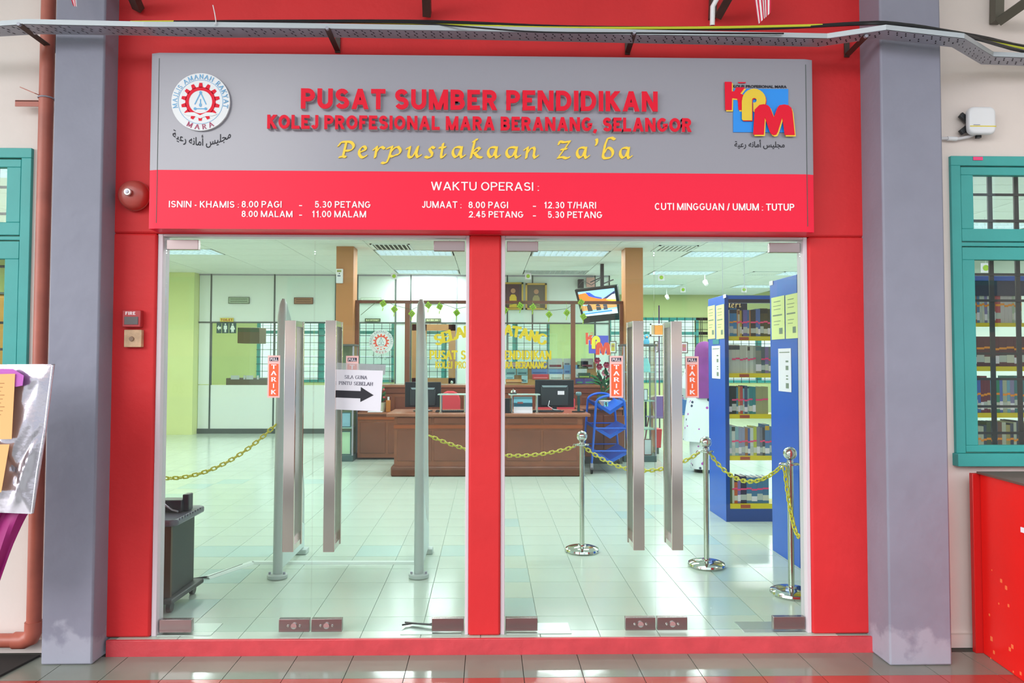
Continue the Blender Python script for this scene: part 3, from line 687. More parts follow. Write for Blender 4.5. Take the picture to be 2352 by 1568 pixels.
# ---------------------------------------------------------------- side windows
def side_window(n, x0, x1, zt, zb, y, px_list, label, left):
    R_ = thing('window_%d' % n, ((x0+x1)/2, 0, zb), label, None, None, 'structure')
    def fr(nm, ax, bx_, az, bz_, ya, yb_, bev=.003):
        b = MB(); b.box(ax, bx_, ya, yb_, az, bz_); return b.build(nm, M['teal'], R_, bevel=bev)
    fw = .055
    fr('outer_frame', x0, x1, zt-fw, zt, -.02, .1); fr('sill', x0-.01, x1+.01, zb-.02, zb+.05, -.05, .1)
    fr('outer_frame', x0, x0+fw, zb+.05, zt-fw, -.02, .1); fr('outer_frame', x1-fw, x1, zb+.05, zt-fw, -.02, .1)
    zm0, zm1 = px_list['tr']
    fr('transom', x0+fw, x1-fw, zm0, zm1, -.01, .1)
    mid = (x0+x1)/2
    for (sa, sb) in ((x0+fw+.006, mid-.006), (mid+.006, x1-fw-.006)):
        for za, zb2, gz0, gz1 in ((zm1+.006, zt-fw-.006, *px_list['ug']), (zb+.056, zm0-.006, *px_list['lg'])):
            st = px_list['st']
            S_ = fr('sash', sa, sb, gz1, zb2, -.012, .03)
            for q in ((sa, sb, za, gz0), (sa, sa+st, gz0, gz1), (sb-st, sb, gz0, gz1)):
                b = MB(); b.box(q[0], q[1], -.012, .03, q[2], q[3]); b.build('rail', M['teal'], S_, bevel=.003)
            b = MB(); b.box(sa+st, sb-st, .008, .012, gz0, gz1); b.build('pane', M['wglass'], S_)
    for z in px_list['hb']:
        b = MB(); b.box(x0+fw, x1-fw, .105, .115, z-.007, z+.007); b.build('grille_bar', M['blackm'], R_)
    for x in px_list['vb']:
        b = MB(); b.box(x-.013, x+.013, .115, .125, zb+.05, zt-fw); b.build('grille_bar', M['blackm'], R_)
    return R_
zz = lambda y, x=2250: PZ(y, 0, x)
side_window(2, WRX, 4.3, WRT, WB, 0, dict(tr=(zz(566), zz(557)), ug=(zz(526), zz(403)), lg=(zz(1022), zz(597)), st=PX(2221, 0, 470)-PX(2193, 0, 470),
    hb=[PZ(y, .11, 2250) for y in (447, 507, 630, 690, 812, 870, 933, 994)], vb=[PX(2278, .12, 700)+.156*k*1 for k in range(0, 12)]), 'teal framed window with black grille above the red counter', False)
zz = lambda y, x=30: PZ(y, 0, x)
side_window(1, -4.3, WLX, WLT, WB, 0, dict(tr=(zz(552), zz(543)), ug=(zz(511), zz(385)), lg=(zz(1010), zz(595)), st=abs(PX(62, 0, 470)-PX(30, 0, 470)),
    hb=[PZ(y, .11, 20) for y in (430, 491, 612, 741, 802, 862, 925, 990)], vb=[PX(-14, .12, 700)-.156*k for k in range(0, 11)]), 'teal framed window with black grille at the left edge', True)
a = P(2235, 360, -.022); c = P(2257, 368, -.022); b = MB(); b.box(a.x, c.x, -.024, -.0205, c.z, a.z); b.build('pink_sticker', M['pink'], label='small pink sticker on the top of the teal window frame', cat='sticker')
# ---------------------------------------------------------------- sign board
YS = -.175
sx = (PX(343, YS, 325), PX(1869.5, YS, 333)); szt = (PZ(122, YS, 347)+PZ(135, YS, 1866))/2; szb = (PZ(525, YS, 340)+PZ(532, YS, 1873))/2; szm = (PZ(390, YS, 341)+PZ(400, YS, 1870))/2
SG = thing('sign_board', ((sx[0]+sx[1])/2, YW, szb), 'wide grey and red sign board of the library above the doors', 'sign')
def sgp(nm, za, zb, mt):
    b = MB(); e = .045; g = .012
    b.add([(sx[0], YS+g, za), (sx[0]+e, YS, za), (sx[1]-e, YS, za), (sx[1], YS+g, za), (sx[1], YW, za), (sx[0], YW, za),
           (sx[0], YS+g, zb), (sx[0]+e, YS, zb), (sx[1]-e, YS, zb), (sx[1], YS+g, zb), (sx[1], YW, zb), (sx[0], YW, zb)],
          [(0,1,7,6),(1,2,8,7),(2,3,9,8),(3,4,10,9),(4,5,11,10),(5,0,6,11),(0,5,4,3,2,1),(6,7,8,9,10,11)])
    return b.build(nm, mt, SG)
sgp('grey_panel', szm, szt, M['sgrey']); sgp('red_panel', szb, szm, M['sred'])
for x in (sx[0]+.045, sx[1]-.04):
    b = MB(); b.box(x-.0015, x+.0015, YS-.001, YS+.002, szb+.03, szt-.03); b.build('seam', M['dark'], SG)
def raised(s, x0, y0, x1, y1, mt, w):
    ym = (y0+y1)/2; xm = (x0+x1)/2; X0, X1, Z0, Z1 = P(x0, ym, YS).x, P(x1, ym, YS).x, P(xm, y1, YS).z, P(xm, y0, YS).z
    g, Wd = sans_polys(s, w, .12, .33)
    for ch, polys in g:
        pp = [[(X0+p[0]/Wd*(X1-X0), Z0+p[1]*(Z1-Z0)) for p in q] for q in polys]
        b = MB(); [b.sp(q, YS-.027, YS-.022) for q in pp]; L_ = b.build('letter', mt, SG)
        b = MB(); [b.sp(q, YS-.0218, YS) for q in pp]; b.build('acrylic_edge', mat('acrylic_edge', 'd3c4cc', .15, spec=.8), L_)
raised('PUSAT SUMBER PENDIDIKAN', 694, 210.5, 1508, 256.5, M['tred'], .22)
raised('KOLEJ PROFESIONAL MARA BERANANG, SELANGOR', 617, 271, 1585, 302.5, M['tred'], .22)
def flat(s, x0, y0, x1, y1, w=.155): return sans_px('printed_line', s, x0, y0, x1, y1, YS-.0015, M['twhite'], SG, w=w, kind='stuff' if ':' in s else None)
flat('WAKTU OPERASI :', 990, 418, 1238, 437.5, .13)
flat('ISNIN - KHAMIS :', 388, 461.5, 549, 476.5); flat('8.00 PAGI', 555, 461.5, 647, 476.5); flat('-', 687, 462, 694, 477, .14); flat('5.30 PETANG', 723, 462, 851, 477)
flat('8.00 MALAM', 555, 484, 672, 498.5); flat('-', 687, 484, 694, 499, .14); flat('11.00 MALAM', 716, 484, 841, 499)
flat('JUMAAT :', 969, 462, 1060, 477.5); flat('8.00 PAGI', 1076, 463, 1167, 478); flat('-', 1224, 463, 1231, 479, .14); flat('12.30 T/HARI', 1249, 463.5, 1369, 478.5)
flat('2.45 PETANG', 1077, 485, 1202, 499.5); flat('-', 1224, 485, 1231, 501, .14); flat('5.30 PETANG', 1258, 485.5, 1383, 500.5)
flat('CUTI MINGGUAN / UMUM : TUTUP', 1504, 467, 1824, 483)
# calligraphic line, pen-drawn letters
CG = {
'P': [[(.0,.72)]+arc(.25,.66,.2,.3,150,90,3)+arc(.62,.7,.36,.28,100,-80,10)+[(.45,.42)], [(.5,.92),(.3,.08)], [(.08,.02),(.3,.06),(.46,.02)]],
'e': [[(.12,.46),(.5,.6)]+arc(.52,.78,.22,.2,-40,120,5)+arc(.48,.46,.42,.46,110,275,8)+[(.8,.16)]],
'r': [[(.0,.7),(.28,.96),(.12,.02)], [(.2,.45),(.5,.84),(.72,.95),(.95,.8)]],
'p': [[(.1,.8),(.42,.98),(.22,.0),(.08,-.42),(-.08,-.5),(-.22,-.44)], [(.34,.5),(.55,.85),(.78,.96)]+arc(.66,.6,.28,.36,50,-90,6)+[(.42,.08),(.25,.2)]],
'u': [[(.0,.8),(.22,.95),(.12,.3)]+arc(.28,.22,.17,.2,190,300,4)+[(.58,.45),(.76,.95)], [(.78,.98),(.66,.3),(.76,.04),(.98,.22)]],
's': [[(.85,.86),(.62,.97),(.4,.8),(.5,.58),(.66,.4),(.6,.12),(.3,.0),(.02,.1)]],
't': [[(.55,1.25),(.3,.3)]+arc(.42,.2,.14,.18,190,300,3)+[(.85,.28)], [(.05,.9),(.85,.94)]],
'a': [[(.72,.92),(.5,.98)]+arc(.42,.5,.34,.46,80,250,8)+[(.5,.2),(.78,.94)], [(.78,.96),(.68,.25),(.78,.03),(1.,.22)]],
'k': [[(.3,1.45),(.5,1.62),(.62,1.62)], [(.42,1.5),(.1,.0)], [(.2,.4),(.45,.75),(.7,.92),(.85,.8),(.6,.52),(.36,.45)], [(.4,.45),(.7,.1),(1.,.04)]],
'n': [[(.0,.75),(.24,.96),(.12,.02)], [(.18,.4),(.45,.86),(.68,.96),(.76,.78),(.68,.25),(.78,.03),(1.,.22)]],
'Z': [[(.12,1.25),(.18,1.5),(.5,1.42),(.95,1.5),(.05,.04)], [(.05,.05),(.4,.12),(.7,.0),(.9,.1)], [(.3,.78),(.7,.84)]],
"'": [[(.45,1.7),(.7,1.65),(.7,1.42),(.4,1.2)]],
'b': [[(.45,1.78),(.75,1.85),(.98,1.7)], [(.45,1.78),(.25,1.2),(.1,.3)]+arc(.28,.22,.18,.2,190,280,3)+arc(.48,.5,.36,.46,-70,95,8)+[(.3,.72),(.2,.5)]],
}
for ch, x0, x1 in (('P',776,815),('e',822,848),('r',857,886),('p',884,924),('u',933,969),('s',975,1003),('t',1007,1027),('a',1036,1069),('k',1077,1108),('a',1117,1149),('a',1159,1196),('n',1203,1237),('Z',1278,1312),('a',1321,1354),("'",1364,1375),('b',1380,1414),('a',1420,1452)):
    bl = 362+(x0-776)*.0045; xh = 26
    b = MB(); nb = nib(.028 if ch != 'P' else .026, .008, 38)
    X0 = P(x0, 350, YS).x; X1 = P(x1, 350, YS).x; Z0 = P((x0+x1)/2, bl, YS).z; sc = P((x0+x1)/2, bl-xh, YS).z-Z0
    pw = X1-X0
    if ch == 'P': sc *= 1.42
    for st in CG[ch]:
        pts = [(X0+.004+a*(pw-.008), Z0+c*sc) for a, c in st]
        nb2 = nib(.0175, .0055, 38)
        for q in stroke(pts, nb2): b.sp(q, YS-.006, YS)
    b.build('letter', M['tyel'], SG)
# round crest at the left of the sign
CR = thing('round_crest', tuple(P(463, 300, YS)), 'round white crest with a red gear wheel on the grey sign', 'emblem')
cq = P(463, 236, YS); rr = (P(530, 236, YS).x-P(396, 236, YS).x)/2; Yc = YS-.014
def disc(mb, cx, cz, r, y0, y1, n=48): mb.prism([(cx+r*math.cos(2*math.pi*k/n), cz+r*math.sin(2*math.pi*k/n)) for k in range(n)], y0, y1)
def ringp(mb, cx, cz, r0, r1, y0, y1, n=48, a0=0, a1=360):
    for k in range(n):
        a = math.radians(a0+(a1-a0)*k/n); c = math.radians(a0+(a1-a0)*(k+1)/n)
        mb.prism([(cx+r0*math.cos(a), cz+r0*math.sin(a)), (cx+r1*math.cos(a), cz+r1*math.sin(a)), (cx+r1*math.cos(c), cz+r1*math.sin(c)), (cx+r0*math.cos(c), cz+r0*math.sin(c))], y0, y1)
def arc_text(mb, s, cx, cz, r, h, a0, a1, y, th, inward=False, **kw):
    g, Wd = serif_polys(s, **kw); k = math.radians(a1-a0)/Wd
    for ch, gx, gw, polys in g:
        am = math.radians(a0)+(gx+gw/2)*k
        for q in polys:
            pts = []
            for a, c in q:
                aa = am; t = (a-gx-gw/2)*h*.85*kwx(r, k, h)
                if not inward: px_ = cx+(r+c*h)*math.cos(aa)+t*math.sin(aa); pz_ = cz+(r+c*h)*math.sin(aa)-t*math.cos(aa)
                else: px_ = cx+(r-c*h)*math.cos(aa)-t*math.sin(aa); pz_ = cz+(r-c*h)*math.sin(aa)+t*math.cos(aa)
                pts.append((px_, pz_))
            mb.sp(pts, y-th, y)
def kwx(r, k, h): return abs(r*k)/h*1.05
def crest(R_, cx, cz, rr, Y0, cols, thick, ringtext=True):
    b = MB(); disc(b, cx, cz, rr, Y0, Y0+thick); b.build('disc', cols[0], R_)
    y = Y0-.0005
    b = MB(); ringp(b, cx, cz, rr*.755, rr*.77, y-.0006, y, 48); b.build('rim_line', cols[2], R_)
    b = MB(); ringp(b, cx, cz, rr*.40, rr*.52, y-.001, y, 40)
    for k in range(14):
        a = math.radians(90+k*360/14)
        if 225 < (90+k*360/14) % 360 < 315: pass
        c, s = math.cos(a), math.sin(a)
        pts = [(rr*.5, -rr*.075), (rr*.66, -rr*.05), (rr*.66, rr*.05), (rr*.5, rr*.075)]
        b.prism([(cx+p*c-q*s, cz+p*s+q*c) for p, q in pts], y-.001, y)
    b.build('gear', cols[1], R_)
    b = MB()
    for s in (-1, 1): b.prism([(cx, cz-rr*.47), (cx+s*rr*.2, cz-rr*.37), (cx+s*rr*.42, cz-rr*.37), (cx+s*rr*.6, cz-rr*.42), (cx+s*rr*.42, cz-rr*.49), (cx+s*rr*.2, cz-rr*.5), (cx, cz-rr*.58)][::s], y-.0022, y-.0012)
    b.build('open_book', cols[0], R_)
    b = MB(); nb = nib(rr*.035, rr*.035)
    for st in ([(0,.3),(-.19,-.1)], [(0,.3),(.19,-.1)], [(0,.06),(0,-.08)], [(-.17,-.26),(.17,-.26)], arc(0,.3,.03,.04,0,360,8), arc(0,-.13,.03,.05,0,360,8), arc(-.18,-.26,.035,.03,40,320,6), arc(.18,-.26,.035,.03,-140,140,6)):
        for q in stroke([(cx+p*rr, cz+.02*rr+q_*rr) for p, q_ in st], nb): b.sp(q, y-.001, y)
    b.build('compass_tools', cols[2], R_)
    if ringtext:
        b = MB(); arc_text(b, 'MAJLIS AMANAH RAKYAT', cx, cz, rr*.8, rr*.15, 196, -14, y, .001, T=.14, t=.06, ser=.1); b.build('ring_lettering', cols[2], R_)
        b = MB(); arc_text(b, 'MARA', cx, cz, rr*.95, rr*.16, 240, 300, y, .001, True, T=.2, t=.08, gap=.5); b.build('ring_lettering', cols[3], R_)
crest(CR, cq.x, cq.z, rr, Yc, (M['whiteplastic'], M['tred'], mat('crest_blue', '6db2e2', .5), mat('crest_maroon', 'b0436a', .5)), .013)
# curved jawi line below the crest
JW = '\ufe94\ufef4\ufecb\ufead \ufeea\ufee7\ufe8e\ufee3\ufe83 \ufeb2\ufef4\ufee0\ufea0\ufee3'
def jawi(R_, x0, x1, z0, z1, Y, bend, mt, off=.0):
    vs, fs = fit_text(JW, x0, x1, z0, z1, Y, .001, off); xm = (x0+x1)/2; hw = (x1-x0)/2
    for v in vs: v.z += bend*((v.x-xm)/hw)**2
    b = MB(); b.add(vs, fs); return b.build('jawi_lettering', mt, R_, fixn=False)
a = P(396, 338, YS-.001); c = P(530, 312, YS-.001)
jawi(CR, a.x, c.x, a.z-.004, c.z+.004, YS-.001, .045, M['ink'], .004)
# letter emblem at the right of the sign
def emblem(R_, mp, Y, cols, step=.004, text=True):
    def poly(nm, pts, y, th, mt):
        b = MB(); b.prism([mp(a, c) for a, c in pts], y-th, y); return b.build(nm, mt, R_)
    K = [(205,145),(335,145),(340,155),(340,325),(385,325),(425,250),(590,250),(500,370),(555,390),(560,440),(560,680),(465,680),(455,520),(440,465),(345,455),(340,680),(215,680)]
    Pp = [(525,500)]+[(755+225*math.cos(math.radians(a)), 500-220*math.sin(math.radians(a))) for a in range(180, -91, -15)]+[(740,705),(740,540)]+[(760+45*math.cos(math.radians(a)), 500-45*math.sin(math.radians(a))) for a in range(-80, 181, 30)]+[(716,500),(716,880),(545,880),(525,860)]
    Mm = [(735,1155),(745,960),(765,680)]+[(850,595),(930,580),(1010,600),(1050,640),(1125,830),(1190,650),(1230,600),(1320,585),(1400,600),(1455,650),(1475,720),(1520,1162),(1330,1162),(1310,1000),(1283,830),(1200,1100),(1170,1155),(1120,1165),(1070,1140),(1040,1080),(955,820),(935,1155)]
    s = lambda q, dx, dy: [(a+dx, c+dy) for a, c in q]
    poly('blue_square', [(370,270),(1415,275),(1415,1100),(372,1095)], Y, step, cols[0])
    poly('letter_shadow', s(K, 22, 25), Y-step, step*.5, cols[3]); poly('letter_k', K, Y-step*1.5, step*.5, cols[1])
    poly('letter_shadow', s(Pp, 14, 14), Y-step*2, step*.5, cols[1]); poly('letter_p', Pp, Y-step*2.5, step*.5, cols[2])
    poly('letter_shadow', s(Mm, 24, 25), Y-step*3, step*.5, cols[3]); poly('letter_m', Mm, Y-step*3.5, step*.8, cols[1])
    poly('red_dash', [(455,148),(610,148),(600,168),(470,168)], Y-step, step*.5, cols[1])
    if text:
        a = mp(365, 262); c = mp(1390, 205); vs, fs = fit_text('KOLEJ PROFESIONAL MARA', a[0], c[0], a[1], c[1], Y-.001, .001, .03)
        b = MB(); b.add(vs, fs); b.build('emblem_lettering', M['ink'], R_, fixn=False)
EM = thing('letter_emblem', tuple(P(1740, 315, YS)), 'red, yellow and blue KPM letter emblem on the grey sign', 'emblem')
def mp1(a, c): q = P(1640+a/8.254, 170+c/8.254, YS-.01); return (q.x, q.z)
emblem(EM, mp1, YS-.001, (mat('emblem_blue', '0a8ef0', .35), M['tred'], mat('emblem_yellow', 'ecc827', .35), M['tyel']))
a = P(1687, 342, YS-.001); c = P(1802, 321, YS-.001); jawi(EM, a.x, c.x, a.z, c.z, YS-.001, 0, M['ink'], .01)
# ---------------------------------------------------------------- door stickers and the arrow notice
def pull_sticker(x0, y0, x1, y1, lb):
    a = P(x0, y1, -.0075); c = P(x1, y0, -.0075); R_ = thing('pull_sticker', (a.x/2+c.x/2, -.0065, a.z), lb, 'sticker', 'PULL TARIK door stickers')
    w_ = c.x-a.x; h_ = c.z-a.z
    b = MB(); b.box(a.x, c.x, -.0078, -.0062, a.z, c.z); b.build('sticker_back', M['pinkp'], R_)
    b = MB(); b.box(a.x+w_*.12, c.x-w_*.12, -.0086, -.0079, a.z+h_*.04, a.z+h_*.8); b.build('orange_field', M['orangep'], R_)
    b = MB(); b.box(a.x+w_*.14, c.x-w_*.14, -.0086, -.0079, a.z+h_*.865, a.z+h_*.955); b.build('dark_field', M['navy'], R_)
    b = MB(); serif_text(b, 'PULL', a.x+w_*.2, c.x-w_*.2, a.z+h_*.88, a.z+h_*.94, -.0087, .0004, T=.22, t=.12)
    for k, ch in enumerate('TARIK'):
        z1_ = a.z+h_*(.78-.15*k); wd = {'I': .12, 'T': .34}.get(ch, .38)*w_; xm = (a.x+c.x)/2
        serif_text(b, ch, xm-wd/2, xm+wd/2, z1_-h_*.095, z1_, -.0087, .0004, T=.24, t=.1, ser=.15)
    b.build('lettering', M['twhite'], R_)
pull_sticker(614, 816, 643.5, 913, 'orange PULL TARIK sticker on the far left glass door')
pull_sticker(794, 817, 823.5, 913, 'orange PULL TARIK sticker half covered by the arrow notice')
pull_sticker(1400.5, 817, 1431, 913, 'orange PULL TARIK sticker on the door before the blue book cart')
pull_sticker(1575, 818, 1604.5, 913, 'orange PULL TARIK sticker on the far right glass door')
NT = thing('arrow_notice', tuple(P(825, 944, -.012)), 'white SILA GUNA PINTU SEBELAH notice with a black arrow taped on the glass', 'notice')
cn = [P(770, 848, -.012), P(880, 851, -.012), P(874, 944.5, -.012), P(769, 940, -.012)]
def nq(u, v): a = cn[3]*(1-u)+cn[2]*u; c = cn[0]*(1-u)+cn[1]*u; q = a*(1-v)+c*v; return (q.x, q.z)
b = MB(); b.prism([nq(0,0), nq(1,0), nq(1,1), nq(0,1)], -.0125, -.0115); b.build('sheet', M['papw'], NT)
b = MB(); b.prism([nq(-.01,.9), nq(1.04,.9), nq(1.05,1.15), nq(-.02,1.17)], -.0112, -.0108); b.build('plastic_sleeve', glassmat('sleeve', (.97, .98, .98, 1), .3, rough=.1, haze=.25, hazecol=(.85, .88, .9, 1)), NT)
b = MB(); b.prism([nq(.02,.3), nq(.55,.3), nq(.55,.21), nq(.83,.39), nq(.55,.58), nq(.55,.48), nq(.02,.48)], -.0135, -.0127); b.build('arrow', M['ink'], NT)
def ntext(s, u0, u1, v0, v1):
    b = MB(); g, Wd = serif_polys(s, T=.16, t=.08)
    for ch, gx, gw, polys in g:
        for q in polys: b.sp([nq(u0+p[0]/Wd*(u1-u0), v0+p[1]*(v1-v0)) for p in q], -.0132, -.0127)
    b.build('lettering', mat('grey_ink', '5b5568', .7), NT)
ntext('SILA GUNA', .2, .67, .78, .86); ntext('PINTU SEBELAH', .08, .8, .625, .705)
# ---------------------------------------------------------------- cable tray
TP = [  # px x, px y of the front rim, px y of the rear edge, Y of the front edge
 (-80, 57, 86, -.36), (60, 47, 78, -.36), (330, 53, 80, -.36), (500, 54, 86, -.34), (740, 57, 85, -.33), (1100, 63, 87, -.32), (1500, 72, 92, -.31), (1900, 80, 97, -.31), (2035, 60, 85, -.42), (2215, 80, 105, -.42), (2282, 122, 147, -.2), (2500, 130, 152, -.2)]
TR = thing('cable_tray', tuple(P(1150, 60, -.25)), 'long perforated grey cable tray running above the sign', 'cable tray')
fr_, re_ = [], []
for x, yf, yr, Y in TP:
    a = P(x, yf, Y); v = ray(x, yr); t = (a.z-.0-CAMZ-.02)/v.z; t = (a.z-.02-CAMZ)/v.z
    c = Vector((v.x*t, min(CAMY+v.y*t, -.02 if x > 2250 else (-.2 if (x < 300 or 1980 < x < 2230) else -.06)), a.z-.02)); c.y = max(c.y, Y+.1)
    fr_.append(a); re_.append(Vector((a.x, c.y, a.z-.02)))
fr_.append(fr_[-1]+Vector((2.4,0,0))); re_.append(re_[-1]+Vector((2.4,0,0))); fr_.insert(0, fr_[0]+Vector((-2.2,0,0))); re_.insert(0, re_[0]+Vector((-2.2,0,0)))
b = MB()
for i in range(len(fr_)-1):
    a, c, d, e = fr_[i], fr_[i+1], re_[i], re_[i+1]; z = Vector((0,0,.02))
    b.add([a-z, c-z, e, d, a-z+Vector((0,0,.002)), c-z+Vector((0,0,.002)), e+Vector((0,0,.002)), d+Vector((0,0,.002))], [(0,1,2,3),(7,6,5,4),(0,4,5,1),(2,6,7,3)])
b.build('tray_bottom', M['galv'], TR)
for nm, L_, up in (('front_rim', fr_, 1), ('rear_rim', re_, 0)):
    b = MB()
    for i in range(len(L_)-1):
        a, c = L_[i].copy(), L_[i+1].copy()
        if up: a.z -= .02; c.z -= .02
        y = Vector((0, .002, 0)); z = Vector((0, 0, .028))
        b.add([a, c, c+y, a+y, a+z, c+z, c+y+z, a+y+z], [(0,1,5,4),(3,7,6,2),(4,5,6,7),(0,3,2,1)])
    b.build(nm, mat('tray_rim', 'b6bcc2', .35, metal=.3), TR)
b = MB(); random.seed(3)
for i in range(len(fr_)-1):
    a, c, d, e = fr_[i]-Vector((0,0,.0205)), fr_[i+1]-Vector((0,0,.0205)), re_[i]-Vector((0,0,.0005)), re_[i+1]-Vector((0,0,.0005))
    L_ = (c-a).length; n = max(1, int(L_/.045))
    for k in range(n):
        for r_ in range(4):
            u = (k+.5+(r_ % 2)*.25)/n; v = .18+.2*r_
            if random.random() < .12: continue
            p = (a*(1-u)+c*u)*(1-v)+(d*(1-u)+e*u)*v; dx = (c-a).normalized(); sk = Vector((.4, 1, 0)).normalized()
            h = .0075; w_ = .0035
            b.add([p-sk*h-dx*w_, p-sk*h+dx*w_, p+sk*h+dx*w_, p+sk*h-dx*w_], [(0,1,2,3)])
b.build('slot', M['hole'], TR, kind='stuff')
# angle brackets carrying the tray
def knee(label, xt, yt_, xw, yw, Yt, Yw, h=.1):
    a = P(xt, yt_, Yt); w_ = P(xw, yw, Yw); R_ = thing('tray_bracket', tuple(w_), label, 'bracket')
    b = MB(); b.bar(a, w_, .028, .006, (0,-1,.2)); b.build('diagonal', M['rust'], R_)
    b = MB(); b.box(w_.x-.014, w_.x+.014, w_.y-.01, w_.y, w_.z-.01, w_.z+h); b.build('wall_plate', M['rust'], R_)
    b = MB(); b.cyl((a.x, a.y-.012, a.z), (a.x, a.y+.004, a.z), .009, 8); b.build('bolt', M['galv'], R_)
knee('brown angle bracket under the tray beside the red pipe', 45, 57, 128, 118, -.37, -.012, .1)
knee('brown angle bracket under the tray above the left half of the sign', 752, 66, 776, 118, -.34, YW-.001)
knee('brown angle bracket under the tray above the right half of the sign', 1456, 76, 1441, 122, -.33, YW-.001)
knee('brown angle bracket under the tray beside the right column', 1988, 84, 1944, 128, -.36, YW-.001)
# cables on the tray
def cable(label, pts, r, mt, name='cable'):
    q = [P(*p) for p in pts]; sm = []
    if pts[-1][0] > 2400: q.append(q[-1]+Vector((2.3, .02, -.01)))
    for i in range(len(q)-1):
        for k in range(4):
            t = k/4; p0 = q[max(i-1, 0)]; p1 = q[i]; p2 = q[i+1]; p3 = q[min(i+2, len(q)-1)]
            sm.append(.5*((2*p1)+(p2-p0)*t+(2*p0-5*p1+4*p2-p3)*t*t+(3*p1-p0-3*p2+p3)*t**3))
    sm.append(q[-1]); b = MB(); b.tube(sm, r, 6); return b.build(name, mt, label=label, cat='cable')
YL = mat('green_yellow_cable', 'd3d93a', .4)
cable('thin black cable sagging along the tray rim to the right', [(600,53,-.3),(760,50,-.3),(950,53,-.3),(1100,64,-.36),(1250,74,-.345),(1500,76,-.335),(1800,77,-.325)], .004, M['black'])
cable('black cable lying on the tray above the sign', [(400,51,-.28),(700,49,-.28),(1000,50,-.28),(1300,62,-.28),(1700,66,-.28),(1950,56,-.3),(2030,54,-.38),(2120,62,-.38),(2230,85,-.34),(2352,118,-.16),(2450,124,-.15)], .009, M['black'])
cable('second black cable on the tray, upper one at the right', [(1150,60,-.26),(1500,64,-.26),(1800,62,-.26),(1970,53,-.26),(2060,54,-.32),(2240,82,-.28),(2352,106,-.13),(2450,112,-.12)], .008, M['black'])
cable('yellow and green earth cable lying along the tray', [(300,51,-.27),(650,49,-.27),(1000,55,-.27),(1250,64,-.29),(1600,64,-.29),(1850,59,-.29),(1990,55,-.29),(2040,54,-.3),(2200,78,-.3),(2352,112,-.14),(2450,118,-.14)], .007, YL)
cable('white cable tie standing up from the tray', [(489,12,-.34),(493,30,-.35),(496,52,-.35),(492,56,-.35)], .0025, M['whiteplastic'], 'cable_tie')
# steel brackets hanging at the top edge
def steel_v(label, pts, w_, Y, name='steel_bracket', mt='rust'):
    q = [P(*p) for p in pts]; R_ = thing(name, tuple(q[-1]), label, 'bracket')
    for i in range(len(q)-1):
        b = MB(); b.bar(q[i], q[i+1], w_, .04, (0,1,0)); b.build('angle_iron', M[mt], R_)
mat_b = M['rust']
steel_v('brown steel bracket at the top beside the left column', [(285,-60,-.3),(318,20,-.07)], .05, 0)
steel_v('brown steel bracket at the top above the middle of the tray', [(978,-60,-.3),(981,34,-.07)], .045, 0)
steel_v('brown steel bracket at the top beside the white conduit', [(1640,-60,-.05-.02),(1636,43,-.07)], .035, 0)
R_ = thing('steel_bracket', tuple(P(2290, 55, -.02)), 'dark olive steel bracket at the top right corner on the cream wall', 'bracket')
ol = mat('olive_steel', '5f5b50', .5)
b = MB(); b.bar(P(2291, -70, -.03), P(2289, 52, -.03), .05, .05, (0,1,0)); b.build('upright', ol, R_)
b = MB(); b.bar(P(2420, -40, -.35), P(2296, 48, -.05), .05, .04, (0,1,0)); b.build('brace', ol, R_)
b = MB(); b.bar(P(1706, -62, -.35), P(1650, 38, -.09), .04, .035, (0,1,0)); tag(b.build('steel_brace', M['rust']), 'slanting brown steel brace behind the white conduit', 'bracket')
q = [P(1660,-60,-.3), P(1648,-5,-.3), P(1637,15,-.29), P(1636,58,-.27)]; b = MB(); b.tube(q, .013, 10); b.build('conduit', M['whiteplastic'], label='white bent conduit dropping onto the tray', cat='conduit')
# small striped flags hanging
def flag(label, pts, n, Y):
    q = [P(x, y, Y) for x, y in pts]; R_ = thing('striped_flag', tuple(q[2]), label, 'flag')
    a, c, d, e = q                # top-left, top-right, bottom-right, bottom-left
    for k in range(n):
        u0, u1 = k/n, (k+1)/n; dy = .006*math.sin(k)
        b = MB(); T = lambda u: a*(1-u)+c*u
        B_ = lambda u: e*(1-u)+d*u
        b.quad(T(u0)+Vector((0,dy,0)), T(u1)+Vector((0,.006*math.sin(k+1),0)), B_(u1)+Vector((0,.006*math.sin(k+1),0)), B_(u0)+Vector((0,dy,0)), .0012)
        b.build('stripe', (mat('flag_red', 'd8284a', .7), mat('flag_white', 'f4eef2', .7))[k % 2], R_)
flag('red and white striped flag hanging over the red wall at top right', [(1724,-60), (1772,-60), (1769,30), (1741,56)], 11, -.24)
flag('tip of a red and white striped flag over the left column', [(150,-40), (172,-40), (177,16), (168,13)], 6, -.3)
